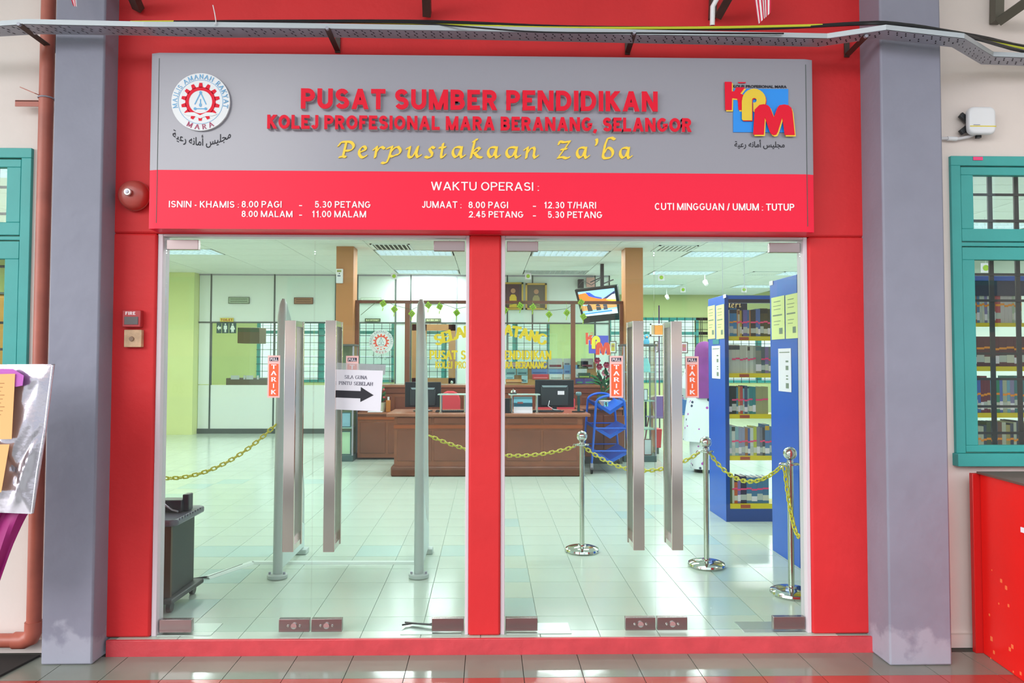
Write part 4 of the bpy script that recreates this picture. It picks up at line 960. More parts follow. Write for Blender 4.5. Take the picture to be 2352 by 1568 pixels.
# ---------------------------------------------------------------- red pipe at the left
PR = thing('drain_pipe', tuple(FL(78, 1478, ZO)), 'tall red painted pipe with an elbow beside the left column', 'pipe')
xp = P(92, 835, -.075).x; zb = P(75, 1470, -.075).z; r = .036
b = MB(); b.cyl((xp, -.075, zb+.07), (xp, -.075, 4.89), r, 20); b.build('upright', M['pipe'], PR)
b = MB(); b.tube([(xp, -.075, zb+.1), (xp, -.075, zb+.05), (xp-.015, -.075, zb+.015), (xp-.05, -.075, zb), (xp-.1, -.075, zb)], [r*1.22]*5, 18); b.build('elbow', M['pipe'], PR)
b = MB(); b.cyl((xp-.08, -.075, zb), (-4, -.075, zb), r, 20); b.build('horizontal_run', M['pipe'], PR)
a = P(94, 232, -.075)
b = MB(); b.box(a.x-.14, a.x, -.075, -.07, a.z-.03, a.z+.005); b.box(a.x-.14, a.x, -.075, -.04, a.z-.002, a.z+.002); b.bar((a.x-.1, -.08, a.z+.07), (a.x, -.11, a.z+.025), .03, .004, (0,0,1)); b.build('clamp_arm', M['pipe'], PR)
b = MB(); b.tube([(xp+r*1.1*math.cos(t*.5236), -.075+r*1.1*math.sin(t*.5236), a.z+.015) for t in range(12)], .004, 6, closed=True); b.build('clamp_ring', M['galv'], PR)
# ---------------------------------------------------------------- bell, call point, beige box
a = P(300, 445, -.12); BE = thing('fire_bell', (a.x, YW, a.z-.08), 'round red fire alarm bell between the left column and the sign', 'bell')
b = MB()
prof = [(.0,.012),(.02,.012),(.04,.014),(.056,.018),(.068,.025),(.076,.036),(.08,.05),(.081,.064),(.084,.066)]
def lathey(mb, prof, cx, y, cz, n=32, mi=0):
    o = len(mb.v)
    for r_, d in prof:
        for k in range(n): t = 2*math.pi*k/n; mb.v.append(Vector((cx+max(r_, 1e-4)*math.cos(t), y+d, cz+max(r_, 1e-4)*math.sin(t))))
    for i in range(len(prof)-1):
        for k in range(n): k2 = (k+1) % n; mb.f.append((o+i*n+k, o+i*n+k2, o+(i+1)*n+k2, o+(i+1)*n+k)); mb.m.append(mi)
    mb.f.append(tuple(o+k for k in range(n))); mb.m.append(mi); mb.f.append(tuple(o+(len(prof)-1)*n+k for k in range(n))); mb.m.append(mi)
lathey(b, prof, a.x, -.14, a.z); b.build('gong', mat('bell_red', 'b0473f', .3, var=.15, scale=10), BE)
b = MB(); lathey(b, [(0,0),(.017,0),(.02,.004),(.02,.01)], a.x-.005, -.149, a.z+.005, 20); b.build('centre_washer', mat('washer', 'c9b9b6', .3, metal=.5), BE)
b = MB(); lathey(b, [(0,0),(.009,.001),(.011,.006)], a.x-.005, -.154, a.z+.005, 6); b.build('nut', M['galv'], BE)
b = MB(); lathey(b, [(0,0),(.05,0),(.05,.03)], a.x, -.08, a.z, 20); b.build('back_box', M['blackm'], BE)
def pxbox(mb, x0, y0, x1, y1, Ya, Yb): a = P(x0, y1, Ya); c = P(x1, y0, Ya); mb.box(a.x, c.x, Ya, Yb, a.z, c.z)
FC = thing('fire_call_point', tuple(P(302, 752, YW)), 'small red FIRE call point on the red wall', 'call point')
b = MB(); pxbox(b, 280, 712, 323, 751, YW-.035, YW); b.build('housing', mat('call_red', 'b8353a', .35), FC, bevel=.004)
b = MB(); pxbox(b, 285, 727, 317, 745, YW-.038, YW-.034); b.build('glass_window', mat('call_glass', '6c6768', .15), FC, bevel=.001)
sans_px('lettering', 'FIRE', 288, 715.5, 311, 723, YW-.0355, mat('fire_letter', 'f2d8dc', .6), FC, w=.24)
BX = thing('beige_box', tuple(P(304, 798, YW)), 'small beige square box under the fire call point', 'switch box')
b = MB(); pxbox(b, 284, 757, 325, 797, YW-.03, YW); b.build('housing', mat('beige_plastic', 'cfa986', .4, var=.25, scale=25), BX, bevel=.003)
a = P(302, 778, YW-.032); b = MB(); lathey(b, [(0,0),(.012,0),(.014,.006)], a.x, YW-.037, a.z, 12); b.build('lamp_button', mat('beige_dark', '8c6f5a', .4), BX)
# ---------------------------------------------------------------- router on the right wall
RT = thing('wall_router', tuple(P(2252, 308, 0)), 'white rounded access point box with a yellow line on the cream wall', 'router')
def rrect(cx, cz, hx, hz, r, n=6):
    o = []
    for sx_, sz_, a0 in ((1,1,0), (-1,1,90), (-1,-1,180), (1,-1,270)):
        for k in range(n+1):
            t = math.radians(a0+90*k/n); o.append((cx+sx_*(hx-r)+r*math.cos(t), cz+sz_*(hz-r)+r*math.sin(t)))
    return o
a = P(2256.5, 276, -.07)
b = MB(); b.prism(rrect(a.x, a.z, .078, .078, .034), -.075, -.035); b.build('shell', M['whiteplastic'], RT, bevel=.014, seg=4)
b = MB(); b.box(a.x-.074, a.x+.074, -.0762, -.0745, a.z-.038, a.z-.033); b.build('yellow_line', M['yellow'], RT)
b = MB(); b.box(a.x-.055, a.x-.018, -.0762, -.075, a.z-.03, a.z-.026); b.build('grey_marking', mat('grey_print', '9a98a4', .6), RT)
for s_ in ((-.1,.045,-1,.6), (-.1,-.06,-1,-1)):
    b = MB(); p = Vector((a.x+s_[0]+.0, -.03, a.z+s_[1])); b.bar(p, p+Vector((.05, .0, -.04*(-1 if s_[1] < 0 else 1))), .03, .02, (0,1,0)); b.build('mount_leg', M['black'], RT, bevel=.003)
b = MB(); b.box(a.x-.01, a.x+.014, -.04, -.02, a.z-.09, a.z-.07); b.build('mount_leg', M['black'], RT)
b = MB(); b.box(a.x-.05, a.x+.05, -.035, 0, a.z-.05, a.z+.05); b.build('back_plate', M['blackm'], RT)
q = [P(2140, 318, -.02), P(2175, 318, -.02), P(2200, 319, -.02), P(2225, 314, -.02), P(2248, 305, -.025)]; b = MB(); b.tube(q, .009, 10); o = b.build('conduit', mat('conduit_white', 'd8d6da', .4), label='flexible white conduit running to the white access point', cat='conduit')
b = MB(); b.cyl(P(2176, 318, -.02), P(2197, 319, -.02), .0125, 12); b.build('coupler', M['whiteplastic'], o)
# ---------------------------------------------------------------- red counter at the right
rc0 = P(2234, 1085, -.07); RC = thing('red_counter', (3.1, -.5, ZO), 'bright red painted counter with a brown top at the right edge', 'counter')
zt_ = .885; xA = FL(2246, 1508, ZO); xB = FL(2352, 1582, ZO)
pa = Vector((2.665, -.08, 0)); pb = Vector((2.60, -1.0, 0))
b = MB(); b.prismz([(pa.x+.03, pa.y-.03), (pb.x, pb.y), (pb.x+1.6, pb.y), (pa.x+1.6, pa.y-.03)], ZO, zt_); b.build('carcass', mat('counter_red', 'f4221e', .3, spec=.3, var=.06, scale=2, bump=.05), RC, bevel=.004)
b = MB(); b.box(pa.x-.01, pa.x+1.6, pa.y-.028, pa.y, ZO, zt_); b.build('back_post', mat('counter_red_back', 'c9201f', .35), RC, bevel=.003)
b = MB(); b.prismz([(pa.x+.012, pa.y-.03), (pb.x-.006, pb.y-.01), (pb.x+1.6, pb.y-.01), (pa.x+1.6, pa.y-.03)], zt_+.001, zt_+.012); b.build('worktop', mat('counter_top', '6d5048', .55), RC)
random.seed(5); b = MB()
for k in range(26):
    t = random.random(); zz_ = ZO+random.random()**2*.5; p = pa.lerp(pb, t*.6+.1); xx = pa.x+.03+(pb.x-pa.x-.03)*((p.y-pa.y+.03)/(pb.y-pa.y+.03)); s_ = .003+random.random()*.008
    b.box(xx-.0012, xx+.001, p.y-s_, p.y+s_*.7, zz_-s_, zz_+s_*1.2)
b.build('paint_chips', mat('chip_orange', 'f77a45', .6), RC, kind='stuff')
a = P(2335, 1180, -.5); b = MB(); xx = 2.628; b.box(xx-.003, xx+.002, -.56, -.50, .66, .685); b.build('white_label', M['papw'], RC)
q = Vector((2.72, -.42, zt_+.0125)); b = MB(); b.prismz([(q.x, q.y), (q.x+.3, q.y-.1), (q.x+.35, q.y+.12), (q.x+.12, q.y+.13)], q.z, q.z+.002); b.build('paper_sheet', M['papw'], label='white paper sheet lying on the red counter', cat='paper')
# ---------------------------------------------------------------- foil wrapped board at the left
FB = thing('foil_board', tuple(P(40, 1180, -.6)), 'notice board wrapped in crumpled silver foil at the left edge', 'notice board')
Yb_ = -.62
cn4 = [P(-160, 838, Yb_), P(121, 836, Yb_), P(72, 1180, Yb_), P(-200, 1168, Yb_)]
def crumple(n, m_, amp, seed):
    random.seed(seed); b = MB(); o = []
    pk = [(random.random(), random.random(), random.uniform(-1, 1), random.uniform(.04, .16), random.uniform(-1.5, 1.5)) for _ in range(60)]
    for j in range(m_+1):
        for i in range(n+1):
            u, v = i/n, j/m_; p = (cn4[0]*(1-u)+cn4[1]*u)*(1-v)+(cn4[3]*(1-u)+cn4[2]*u)*v
            h = 0
            for a, c, s_, w_, sl in pk:
                d = abs((u-a)+sl*(v-c)*.6)/w_; h += s_*max(0, 1-d)*max(0, 1-abs(v-c)/.4)
            e = min(u*20, (1-u)*14, v*10, (1-v)*10, 1)
            o.append(p+Vector((0, -amp*h*e-.008*e, 0)))
    b.add(o, [(j*(n+1)+i, j*(n+1)+i+1, (j+1)*(n+1)+i+1, (j+1)*(n+1)+i) for j in range(m_) for i in range(n)]); return b
foil = mat('silver_foil', 'dcd6e4', .2, metal=.85, bump=.5, bscale=9)
crumple(70, 60, .013, 11).build('foil', foil, FB, fixn=False)
b = MB(); b.quad(cn4[0], cn4[1], cn4[2], cn4[3], .02, (0,-1,0)); b.build('board', mat('board_back', '8d8792', .6), FB)
e0 = P(122, 838, Yb_-.005); e1 = P(104, 985, Yb_-.005); e2 = P(74, 1178, Yb_-.005)
b = MB(); b.tube([e0, P(112, 920, Yb_-.005), e1, P(88, 1080, Yb_-.005), e2], [.006,.008,.007,.009,.006], 8); b.build('foil_edge', foil, FB)
def sheet(name, label, pts, mt, dy, parent=None, cat='paper'):
    q = [P(x, y, Yb_-dy) for x, y in pts]; b = MB(); b.prism([(p.x, p.z) for p in q], Yb_-dy-.0012, Yb_-dy); return b.build(name, mt, parent, label=label, cat=cat)
pur = mat('purple_paper', 'c868c4', .7); orp = mat('orange_paper', 'f9bb7e', .8)
sheet('purple_sheet', 'purple paper strip behind the orange sheets on the foil board', [(-150,846),(30,847),(55,862),(52,885),(38,888),(-150,890)], pur, .03)
sh1 = sheet('orange_sheet', 'upper orange paper sheet on the foil board', [(-150,862),(35,858),(27,1008),(-150,1010)], orp, .036)
sh2 = sheet('orange_sheet', 'lower orange paper sheet on the foil board', [(-150,1022),(22,1020),(3,1130),(-150,1140)], orp, .036)
for k in range(9):
    a = P(-20, 880+k*9, Yb_-.0375); c = P(10-(k % 3)*4, 880+k*9, Yb_-.0375); b = MB(); b.box(a.x, c.x, Yb_-.0381, Yb_-.0373, a.z-.0015, a.z+.0015); b.build('text_line', mat('orange_ink', 'b98254', .8), sh1)
mag = mat('magenta_cloth', '9b1c6f', .6, bump=.1)
b = MB(); o = []
n = 24
for j in range(14):
    for i in range(n+1):
        u = i/n; v = j/13; xr = 70+(-2-70)*v**.8*1.0; x = -170+(xr+170)*u; y = 1170+v*170
        o.append(P(x, y, -.56+.02*math.sin(u*26+v*2)))
b.add(o, [(j*(n+1)+i, j*(n+1)+i+1, (j+1)*(n+1)+i+1, (j+1)*(n+1)+i) for j in range(13) for i in range(n)])
o_ = b.build('draped_cloth', mag, label='magenta cloth hanging below the foil board', cat='cloth', fixn=False)
md = o_.modifiers.new('thick', 'SOLIDIFY'); md.thickness = .004
# easel legs under the board and dark mat on the floor
ES = thing('easel', (P(-30, 1300, -.5).x, -.5, ZO), 'dark metal easel carrying the foil board at the left edge', 'easel')
for xx in (-150, -40):
    b = MB(); p = P(xx, 1150, -.53); b.cyl((p.x, p.y, ZO), (p.x, p.y, p.z+.5), .012, 10); b.build('leg', M['blackm'], ES)
a = FL(-60, 1568, ZO); c = FL(92, 1508, ZO); b = MB(); b.prismz([(c.x-.0, c.y), (c.x-1.2, c.y+.02), (a.x-1.2, a.y-.2), (a.x+.05, a.y-.15)], ZO+.001, ZO+.012); b.build('floor_mat', mat('dark_mat', '2c2826', .8), label='dark mat on the walkway floor at the left', cat='mat')
# ---------------------------------------------------------------- banner and planter row behind the camera (seen mirrored in the glass)
BN = thing('banner', (-5.2, -8.5, -.2), 'white banner reading MS ISO 9001:2015 across the yard', 'banner')
b = MB(); b.box(-7.0, -3.6, -8.52, -8.5, .85, 1.14); b.build('cloth', mat('banner_cloth', 'd9cfc0', .8), BN)
vs, fs = font_mesh('MS ISO 9001:2015', .01); mx = max(v.x for v in vs); my = max(v.y for v in vs)
b = MB(); b.add([(-3.85-(v.x/mx)*1.8, -8.49, .92+v.y/my*.16) for v in vs], [f[::-1] for f in fs]); b.build('lettering', mat('banner_ink', '8d8a86', .8), BN, fixn=False)
for x in (-6.9, -3.7):
    b = MB(); b.cyl((x, -8.55, -.2), (x, -8.55, 1.4), .03, 10); b.build('post', M['galv'], BN)
# ================================================================ library furniture
def PPX(x, y, X):                      # pixel -> point on the plane of constant X
    v = ray(x, y); t = X/v.x; return Vector((X, CAMY+v.y*t, CAMZ+v.z*t))
def part(mb, name, mt, R_, **k): return mb.build(name, mt, R_, **k)
def bxp(nm, R_, mt, *a, bevel=0, **k): b = MB(); b.box(*a); return b.build(nm, mt, R_, bevel=bevel, **k)
# ---------------------------------------------------------------- service counter
dx0, dx1, dyf, dzt = PX(905, 5.36, 1070), PX(1338, 5.36, 1070), 5.36, .81
SCN = thing('service_counter', ((dx0+dx1)/2, dyf, 0), 'dark brown wooden service counter in front of the white partition', 'counter')
bxp('plinth', SCN, M['woodd'], dx0-.04, dx1+.02, dyf-.03, dyf+.8, 0, .13, bevel=.02)
bxp('carcass', SCN, M['wood'], dx0, dx1, dyf, dyf+.78, .13, dzt-.04)
bxp('worktop', SCN, mat('worktop_wood', 'a0664c', .25, var=.12, scale=4), dx0-.1, dx1+.1, dyf-.04, dyf+.84, dzt-.04, dzt, bevel=.008)
bxp('orange_strip', SCN, mat('orange_brown', '9a4a20', .35), dx0-.005, dx1+.005, dyf-.012, dyf, .615, .66)  # plain orange-brown strip across the counter front
n_ = 5
for k in range(n_):
    xa_ = dx0+.04+(dx1-dx0-.08)*k/n_; xb_ = xa_+(dx1-dx0-.08)/n_-.03
    b = MB(); b.box(xa_, xb_, dyf-.012, dyf, .2, .59); b.build('front_panel', mat('panel_wood', '7d4630', .3, var=.15, scale=3), SCN, bevel=.006)
    b = MB(); b.box(xa_, xb_, dyf-.012, dyf, .68, .755); b.build('front_panel', MATS['panel_wood'], SCN, bevel=.004)
WX0 = PX(812, 6.93, 1000)
LW = thing('side_counter', ((WX0+dx0)/2, 6.93, 0), 'brown wooden side counter left behind the service counter', 'counter')
WX0 += .06
bxp('carcass', LW, M['wood'], WX0, dx0+.3, 6.93, 7.2, .03, .68); bxp('worktop', LW, MATS['worktop_wood'], WX0, dx0+.3, 6.90, 7.2, .68, .71, bevel=.005); bxp('orange_strip', LW, MATS['orange_brown'], WX0, dx0+.28, 6.92, 6.93, .6, .64)
for k in range(2): bxp('front_panel', LW, MATS['panel_wood'], WX0+.04+k*.42, WX0+.42+k*.42, 6.918, 6.93, .1, .56, bevel=.005)
RW = thing('side_counter', (1.9, 6.5, 0), 'brown wooden side counter behind the blue book cart', 'counter')
bxp('carcass', RW, M['wood'], dx1+.1, 1.96, 6.5, 7.05, .03, .78); bxp('worktop', RW, MATS['worktop_wood'], dx1+.06, 1.97, 6.47, 7.05, .78, .81, bevel=.005); bxp('skirting', RW, M['dark'], dx1+.1, 1.96, 6.48, 6.5, 0, .1)
for k in range(2): bxp('drawer', RW, MATS['panel_wood'], dx1+.14+k*.32, dx1+.44+k*.32, 6.485, 6.5, .2, .7, bevel=.005)
# ---------------------------------------------------------------- rear cabinet with wooden glazed frame
YF = 7.26; fxl, fxr = PX(815, YF, 800), PX(1432, YF, 800); cz1 = PZ(884, YF)
RC_ = thing('rear_cabinet', (0, YF, 0), 'long brown cabinet between the two tan columns', 'cabinet')
bxp('carcass', RC_, M['wood'], fxl, fxr, YF, YF+.6, .0, cz1-.04); bxp('top', RC_, MATS['worktop_wood'], fxl, fxr, YF-.03, YF+.62, cz1-.04, cz1, bevel=.004)
bxp('moulding', RC_, MATS['panel_wood'], fxl, fxr, YF-.015, YF, cz1-.13, cz1-.04, bevel=.006)
for k in range(7): bxp('front_panel', RC_, MATS['panel_wood'], fxl+.05+k*.58, fxl+.58+k*.58, YF-.01, YF, .3, cz1-.18, bevel=.005)
FRM = thing('glazed_frame', (0, YF+.05, cz1), 'brown wooden frame with glass standing on the long cabinet', 'frame')
fzt, fzb = PZ(690, YF), PZ(697, YF)
bxp('top_rail', FRM, M['woodd'], fxl, fxr, YF+.02, YF+.08, fzb, fzt)
for a_, c_ in ((815, 823), (929, 940), (1312, 1322), (1425, 1432)):
    bxp('post', FRM, mat('post_wood', '7b4a32', .4), PX(a_, YF), PX(c_, YF), YF+.02, YF+.08, cz1+.0005, fzb)
for a_, c_ in ((823, 929), (940, 1312), (1322, 1425)):
    bxp('glass_pane', FRM, M['gglass'], PX(a_, YF), PX(c_, YF), YF+.045, YF+.051, cz1+.0005, fzb)
# lettering on that glass
gold = mat('gold_letter', 'e2c91a', .4); YG = YF+.04
GL = thing('glass_lettering', (PX(1126, YG), YG, PZ(845, YG)), 'yellow SELAMAT DATANG library lettering on the glass frame', 'lettering')
def glass_line(s, x0, x1, y0, y1):
    b = MB(); a = P(x0, y1, YG); c = P(x1, y0, YG); serif_text(b, s, a.x, c.x, a.z, c.z, YG, .002, T=.3, t=.14, ser=.14, gap=.12); b.build('lettering', gold, GL)
glass_line('PUSAT SUMBER PENDIDIKAN', 987, 1266, 806, 824); glass_line('KOLEJ PROFESIONAL MARA BERANANG', 1000, 1255, 831, 845)
g, Wd = serif_polys('SELAMAT DATANG', T=.32, t=.16, gap=.1); b = MB()
for ch, gx, gw, polys in g:
    u = (gx+gw/2)/Wd; xc_ = 1000+u*254; yc_ = 756+26*(2*u-1)**2; sl = .72*math.atan(-(104*(2*u-1))/254)
    o_ = P(xc_, yc_, YG); h = .155
    for q in polys:
        pts = [((p[0]-gx-gw/2)*h*1.05, (p[1]-.5)*h) for p in q]
        b.sp([(o_.x+a*math.cos(sl)-c*math.sin(sl), o_.z+a*math.sin(sl)+c*math.cos(sl)) for a, c in pts], YG-.002, YG)
b.build('lettering', gold, GL)
q = P(875.5, 785, YG); R_ = thing('crest_sticker', (q.x, YG, q.z-.18), 'round crest sticker on the left pane of the brown glazed frame', 'sticker')
crest(R_, q.x, q.z, 28*11.3/1660, YG-.002, (mat('sticker_white', 'dfe9e6', .6), mat('sticker_red', 'f0604c', .6), mat('sticker_grey', '6f8f98', .6), mat('sticker_pink', 'c77b80', .6)), .002)
a = P(856, 826, YG); c = P(903, 812, YG); jawi(R_, a.x, c.x, a.z, c.z, YG-.001, .03, M['dark'])
R_ = thing('emblem_sticker', tuple(P(1375, 815, YG)), 'small KPM letter emblem sticker on the right pane of the glazed frame', 'sticker')
def mp2(a, c): q = P(1345+(a-205)/1340*58, 764+(c-145)/1045*52, YG); return (q.x, q.z)
emblem(R_, mp2, YG, (mat('sticker_blue', '5a63d8', .5), mat('sticker_red2', 'ef5a45', .5), mat('sticker_yellow', 'f2ef4a', .5), mat('sticker_cream', 'f6e9b0', .5)), .002, False)
# ---------------------------------------------------------------- green woven ornaments
ket = mat('lime_ribbon', 'a6cf2e', .5, var=.2, scale=60); ket2 = mat('lime_ribbon_dark', '7fae24', .5)
def ketupat(px, py, Y, s, label, tilt=0, group='woven lime ornaments on the frame garland'):
    q = P(px, py, Y); R_ = thing('woven_ornament', tuple(q), label, 'ornament', group)
    b = MB(); o = []
    for k in range(4):
        t = math.radians(90*k+90+tilt); o.append((q.x+s*math.cos(t), q.z+s*1.08*math.sin(t)))
    b.add([(x, Y, z) for x, z in o]+[(q.x, Y-.02, q.z), (q.x, Y+.02, q.z)], [(0,1,4),(1,2,4),(2,3,4),(3,0,4),(1,0,5),(2,1,5),(3,2,5),(0,3,5)]); b.build('body', ket, R_)
    b = MB()
    for f in (-.33, .33):
        A = [Vector((x, Y-.012, z)) for x, z in o]
        p0 = A[0].lerp(A[1], .5+f/2); p1 = A[3].lerp(A[2], .5+f/2); b.bar(p0, p1, .012, .012, (0,1,0))
        p0 = A[1].lerp(A[2], .5+f/2); p1 = A[0].lerp(A[3], .5+f/2); b.bar(p0, p1, .012, .012, (0,1,0))
    b.build('woven_strip', ket2, R_, kind='stuff')
    b = MB(); b.cyl((q.x, Y, q.z+s), (q.x, YF+.03, fzt-.01), .002, 5); b.build('loop', ket2, R_)
    b = MB(); z0 = q.z-s*1.05; b.bar((q.x, Y, z0), (q.x-.01, Y, z0-s*.9), .012, .003, (0,1,0)); b.build('tail', ket, R_)
    return R_
KP = [(880,697),(906,710),(946,720),(984,701),(1010,704),(1049,718),(1110,706),(1160,712),(1195,702),(1224,705),(1261,722),(1302,718),(1335,694),(1340,727)]
nmz = ['leftmost','second','third','fourth','fifth','sixth','seventh','eighth','ninth','tenth','eleventh','twelfth','thirteenth','rightmost']
for k, (x, y) in enumerate(KP): ketupat(x, y, YF-.06, .058, 'lime green woven ornament, %s along the brown frame' % nmz[k], (k*37) % 30-12)
pts = [P(x, y-9, YF-.045) for x, y in [(829,732),(868,699)]+KP+[(1350,700)]]
b = MB(); b.tube(pts, .004, 5); b.build('garland_string', mat('dark_string', '4b5a34', .8), label='thin dark garland string hanging along the brown frame', cat='string')
for x, y, Y, nm in ((905,634,9.6,'before the left partition'), (1213,634,9.6,'above the two portraits'), (1519,637,9.2,'above the right doors'), (1569,665,11.8,'beyond the right doors'), (1709,665,11.8,'above the first blue bookcase'), (2264,615,4.6,'seen through the right window')):
    q = P(x, y, Y); R_ = thing('hanging_card', tuple(q), 'white card with a lime ornament hanging from the ceiling, %s' % nm, 'ornament', 'hanging cards'); s_ = .058
    b = MB(); b.box(q.x-s_, q.x+s_, Y, Y+.003, q.z-s_, q.z+s_); b.build('card', M['papw'], R_)
    b = MB(); disc(b, q.x, q.z, s_*.62, Y-.006, Y-.001, 16); b.build('lime_disc', ket, R_)
    b = MB(); b.cyl((q.x, Y+.001, q.z+s_), (q.x, Y+.001, HC), .002, 5); b.build('string', M['whiteplastic'], R_)
# ---------------------------------------------------------------- things on the counter
def monitor(x0, y0, x1, y1, Y, zt_, label, tape):
    a = P(x0, y1, Y); c = P(x1, y0, Y); xm = (a.x+c.x)/2
    R_ = thing('monitor', (xm, Y, zt_), label, 'monitor', None)
    zb2 = a.z+.06
    bxp('screen_housing', R_, M['black'], a.x, c.x, Y, Y+.03, zb2, c.z, bevel=.006)
    b = MB(); w_ = (c.x-a.x); b.box(a.x+w_*.15, c.x-w_*.15, Y-.03, Y, zb2+.02, c.z-.09); b.build('rear_bulge', mat('monitor_back', '2f3438', .4), R_, bevel=.01)
    b = MB(); b.prism([(a.x+w_*.16, c.z-.075), (c.x-w_*.16, c.z-.075), (c.x-w_*.2, c.z-.1), (a.x+w_*.2, c.z-.1)], Y-.034, Y-.028); b.build('vent_strip', mat('monitor_vent', '8b9ea4', .4), R_)
    bxp('stand_neck', R_, M['black'], xm-.03, xm+.03, Y-.02, Y+.01, zt_+.012, zb2+.1)
    b = MB(); b.prismz([(xm+.13*math.cos(t*.3927), Y+.09*math.sin(t*.3927)) for t in range(16)], zt_+.0005, zt_+.013); b.build('stand_base', M['black'], R_)
    if tape: bxp('asset_label', R_, M['papw'], xm+.04, xm+.13, Y-.032, Y-.0305, c.z-.2, c.z-.15)
    b = MB(); b.tube([(xm-.07, Y-.035, zb2+.09), (xm-.09, Y-.06, zb2+.02), (xm-.02, Y-.07, zt_+.03), (xm+.1, Y-.05, zt_+.012)], .005, 6); b.build('cable', M['whiteplastic'], R_)
monitor(930, 877, 1013, 945, 5.75, dzt, 'black computer monitor seen from behind at the left of the counter', False)
monitor(1229, 872, 1318, 945, 5.75, dzt, 'black computer monitor seen from behind on the right of the counter', True)
for k, (x, y, lb) in enumerate(((1035, 941, 'black keyboard on the counter beside the left monitor'), (1258, 940, 'black keyboard under the right monitor on the counter'))):
    q = P(x, y, 5.58); R_ = thing('keyboard', (q.x, 5.6, dzt), lb, 'keyboard'); bxp('case', R_, M['black'], q.x-.2, q.x+.2, 5.56, 5.7, dzt+.0005, dzt+.018, bevel=.004)
    b = MB()
    for i in range(14):
        for j in range(4): b.box(q.x-.19+i*.027, q.x-.168+i*.027, 5.57+j*.03, 5.592+j*.03, dzt+.018, dzt+.024)
    b.build('keys', mat('keys', '2b2d33', .5), R_, kind='stuff')
def riser(x0, x1, lb):
    a = P(x0, 907, 5.5); c = P(x1, 907, 5.5); z_ = P(1200, 907, 5.45).z; R_ = thing('glass_riser', ((a.x+c.x)/2, 5.5, dzt), lb, 'shelf')
    bxp('glass_shelf', R_, mat('green_glass_edge', 'c3ddd6', .1), a.x, c.x, 5.42, 5.66, z_, z_+.012)
    for x in (a.x+.04, c.x-.04, ):
        for y in (5.46, 5.62):
            b = MB(); b.cyl((x, y, dzt+.012), (x, y, z_), .013, 12); b.cyl((x, y, dzt+.0005), (x, y, dzt+.012), .024, 12); b.build('post', M['chrome'], R_)
    return R_, z_+.012
R1, rz = riser(1168, 1240, 'glass riser shelf on chrome posts over the desk calendar'); R2, _ = riser(1006, 1075, 'glass riser shelf on chrome posts beside the left monitor')
q = P(1179, 900, 5.5); R_ = thing('desk_bell', (q.x, 5.5, rz), 'small chrome call bell on the glass riser', 'bell')
b = MB(); b.lathe([(.045, rz+.0005), (.045, rz+.012), (.001, rz+.012)], q.x, 5.5, 20); b.build('base', M['blackm'], R_)
b = MB(); b.lathe([(.04, rz+.014), (.04, rz+.02), (.034, rz+.04), (.018, rz+.052), (.001, rz+.055)], q.x, 5.5, 24); b.build('dome', M['chrome'], R_)
b = MB(); b.cyl((q.x, 5.5, rz+.054), (q.x, 5.5, rz+.07), .005, 8); b.build('button', M['chrome'], R_)
a = P(1180, 949, 5.45); c = P(1223, 911, 5.45); R_ = thing('desk_calendar', ((a.x+c.x)/2, 5.45, dzt), 'desk calendar with a blue sea picture under the glass riser', 'calendar')
b = MB(); b.prismx([(5.44, dzt+.0005), (5.56, dzt+.0005), (5.50, c.z)], a.x, c.x); b.build('stand', M['papw'], R_)
def cal(u0, u1, v0, v1, mt, nm):
    F = lambda u, v: Vector((a.x+(c.x-a.x)*u, 5.4385+.06*v, dzt+(c.z-dzt)*v)); b = MB(); b.quad(F(u0,v0), F(u1,v0), F(u1,v1), F(u0,v1), .001, (0,-1,.2)); b.build(nm, mt, R_)
cal(0, 1, .4, .98, mat('sky_print', '7fc6dd', .6), 'sky_picture'); cal(0, 1, .38, .62, mat('sea_print', '3d86a8', .6), 'sea_picture'); cal(.2, .5, .56, .68, mat('coral_print', 'cf6a5c', .6), 'coral_picture')
q = P(1160, 947, 5.4); bxp('sticky_note_box', None, M['black'], PX(1140, 5.4, 930), PX(1172, 5.4, 930), 5.4, 5.5, dzt, PZ(915, 5.4), label='dark desk box with a pale top beside the calendar', cat='box')
q = P(1329, 940, 5.6); R_ = thing('barcode_scanner', (q.x, 5.6, dzt), 'dark handheld scanner upright on its stand at the counter end', 'scanner')
b = MB(); b.prismz([(q.x+.09*math.cos(t*.3927), 5.6+.06*math.sin(t*.3927)) for t in range(16)], dzt+.0005, dzt+.015); b.build('base', M['black'], R_)
zt2 = PZ(899, 5.6); b = MB(); b.lathe([(.02, dzt+.015), (.014, dzt+.08), (.022, dzt+.12), (.018, zt2-.06)], q.x, 5.6, 14); b.build('stem', mat('scanner_green', '1f4a4a', .4), R_)
b = MB(); b.lathe([(.018, zt2-.06), (.038, zt2-.045), (.042, zt2-.02), (.03, zt2-.003), (.001, zt2)], q.x, 5.6, 18); b.build('head', mat('scanner_head', '5f7f84', .2), R_)
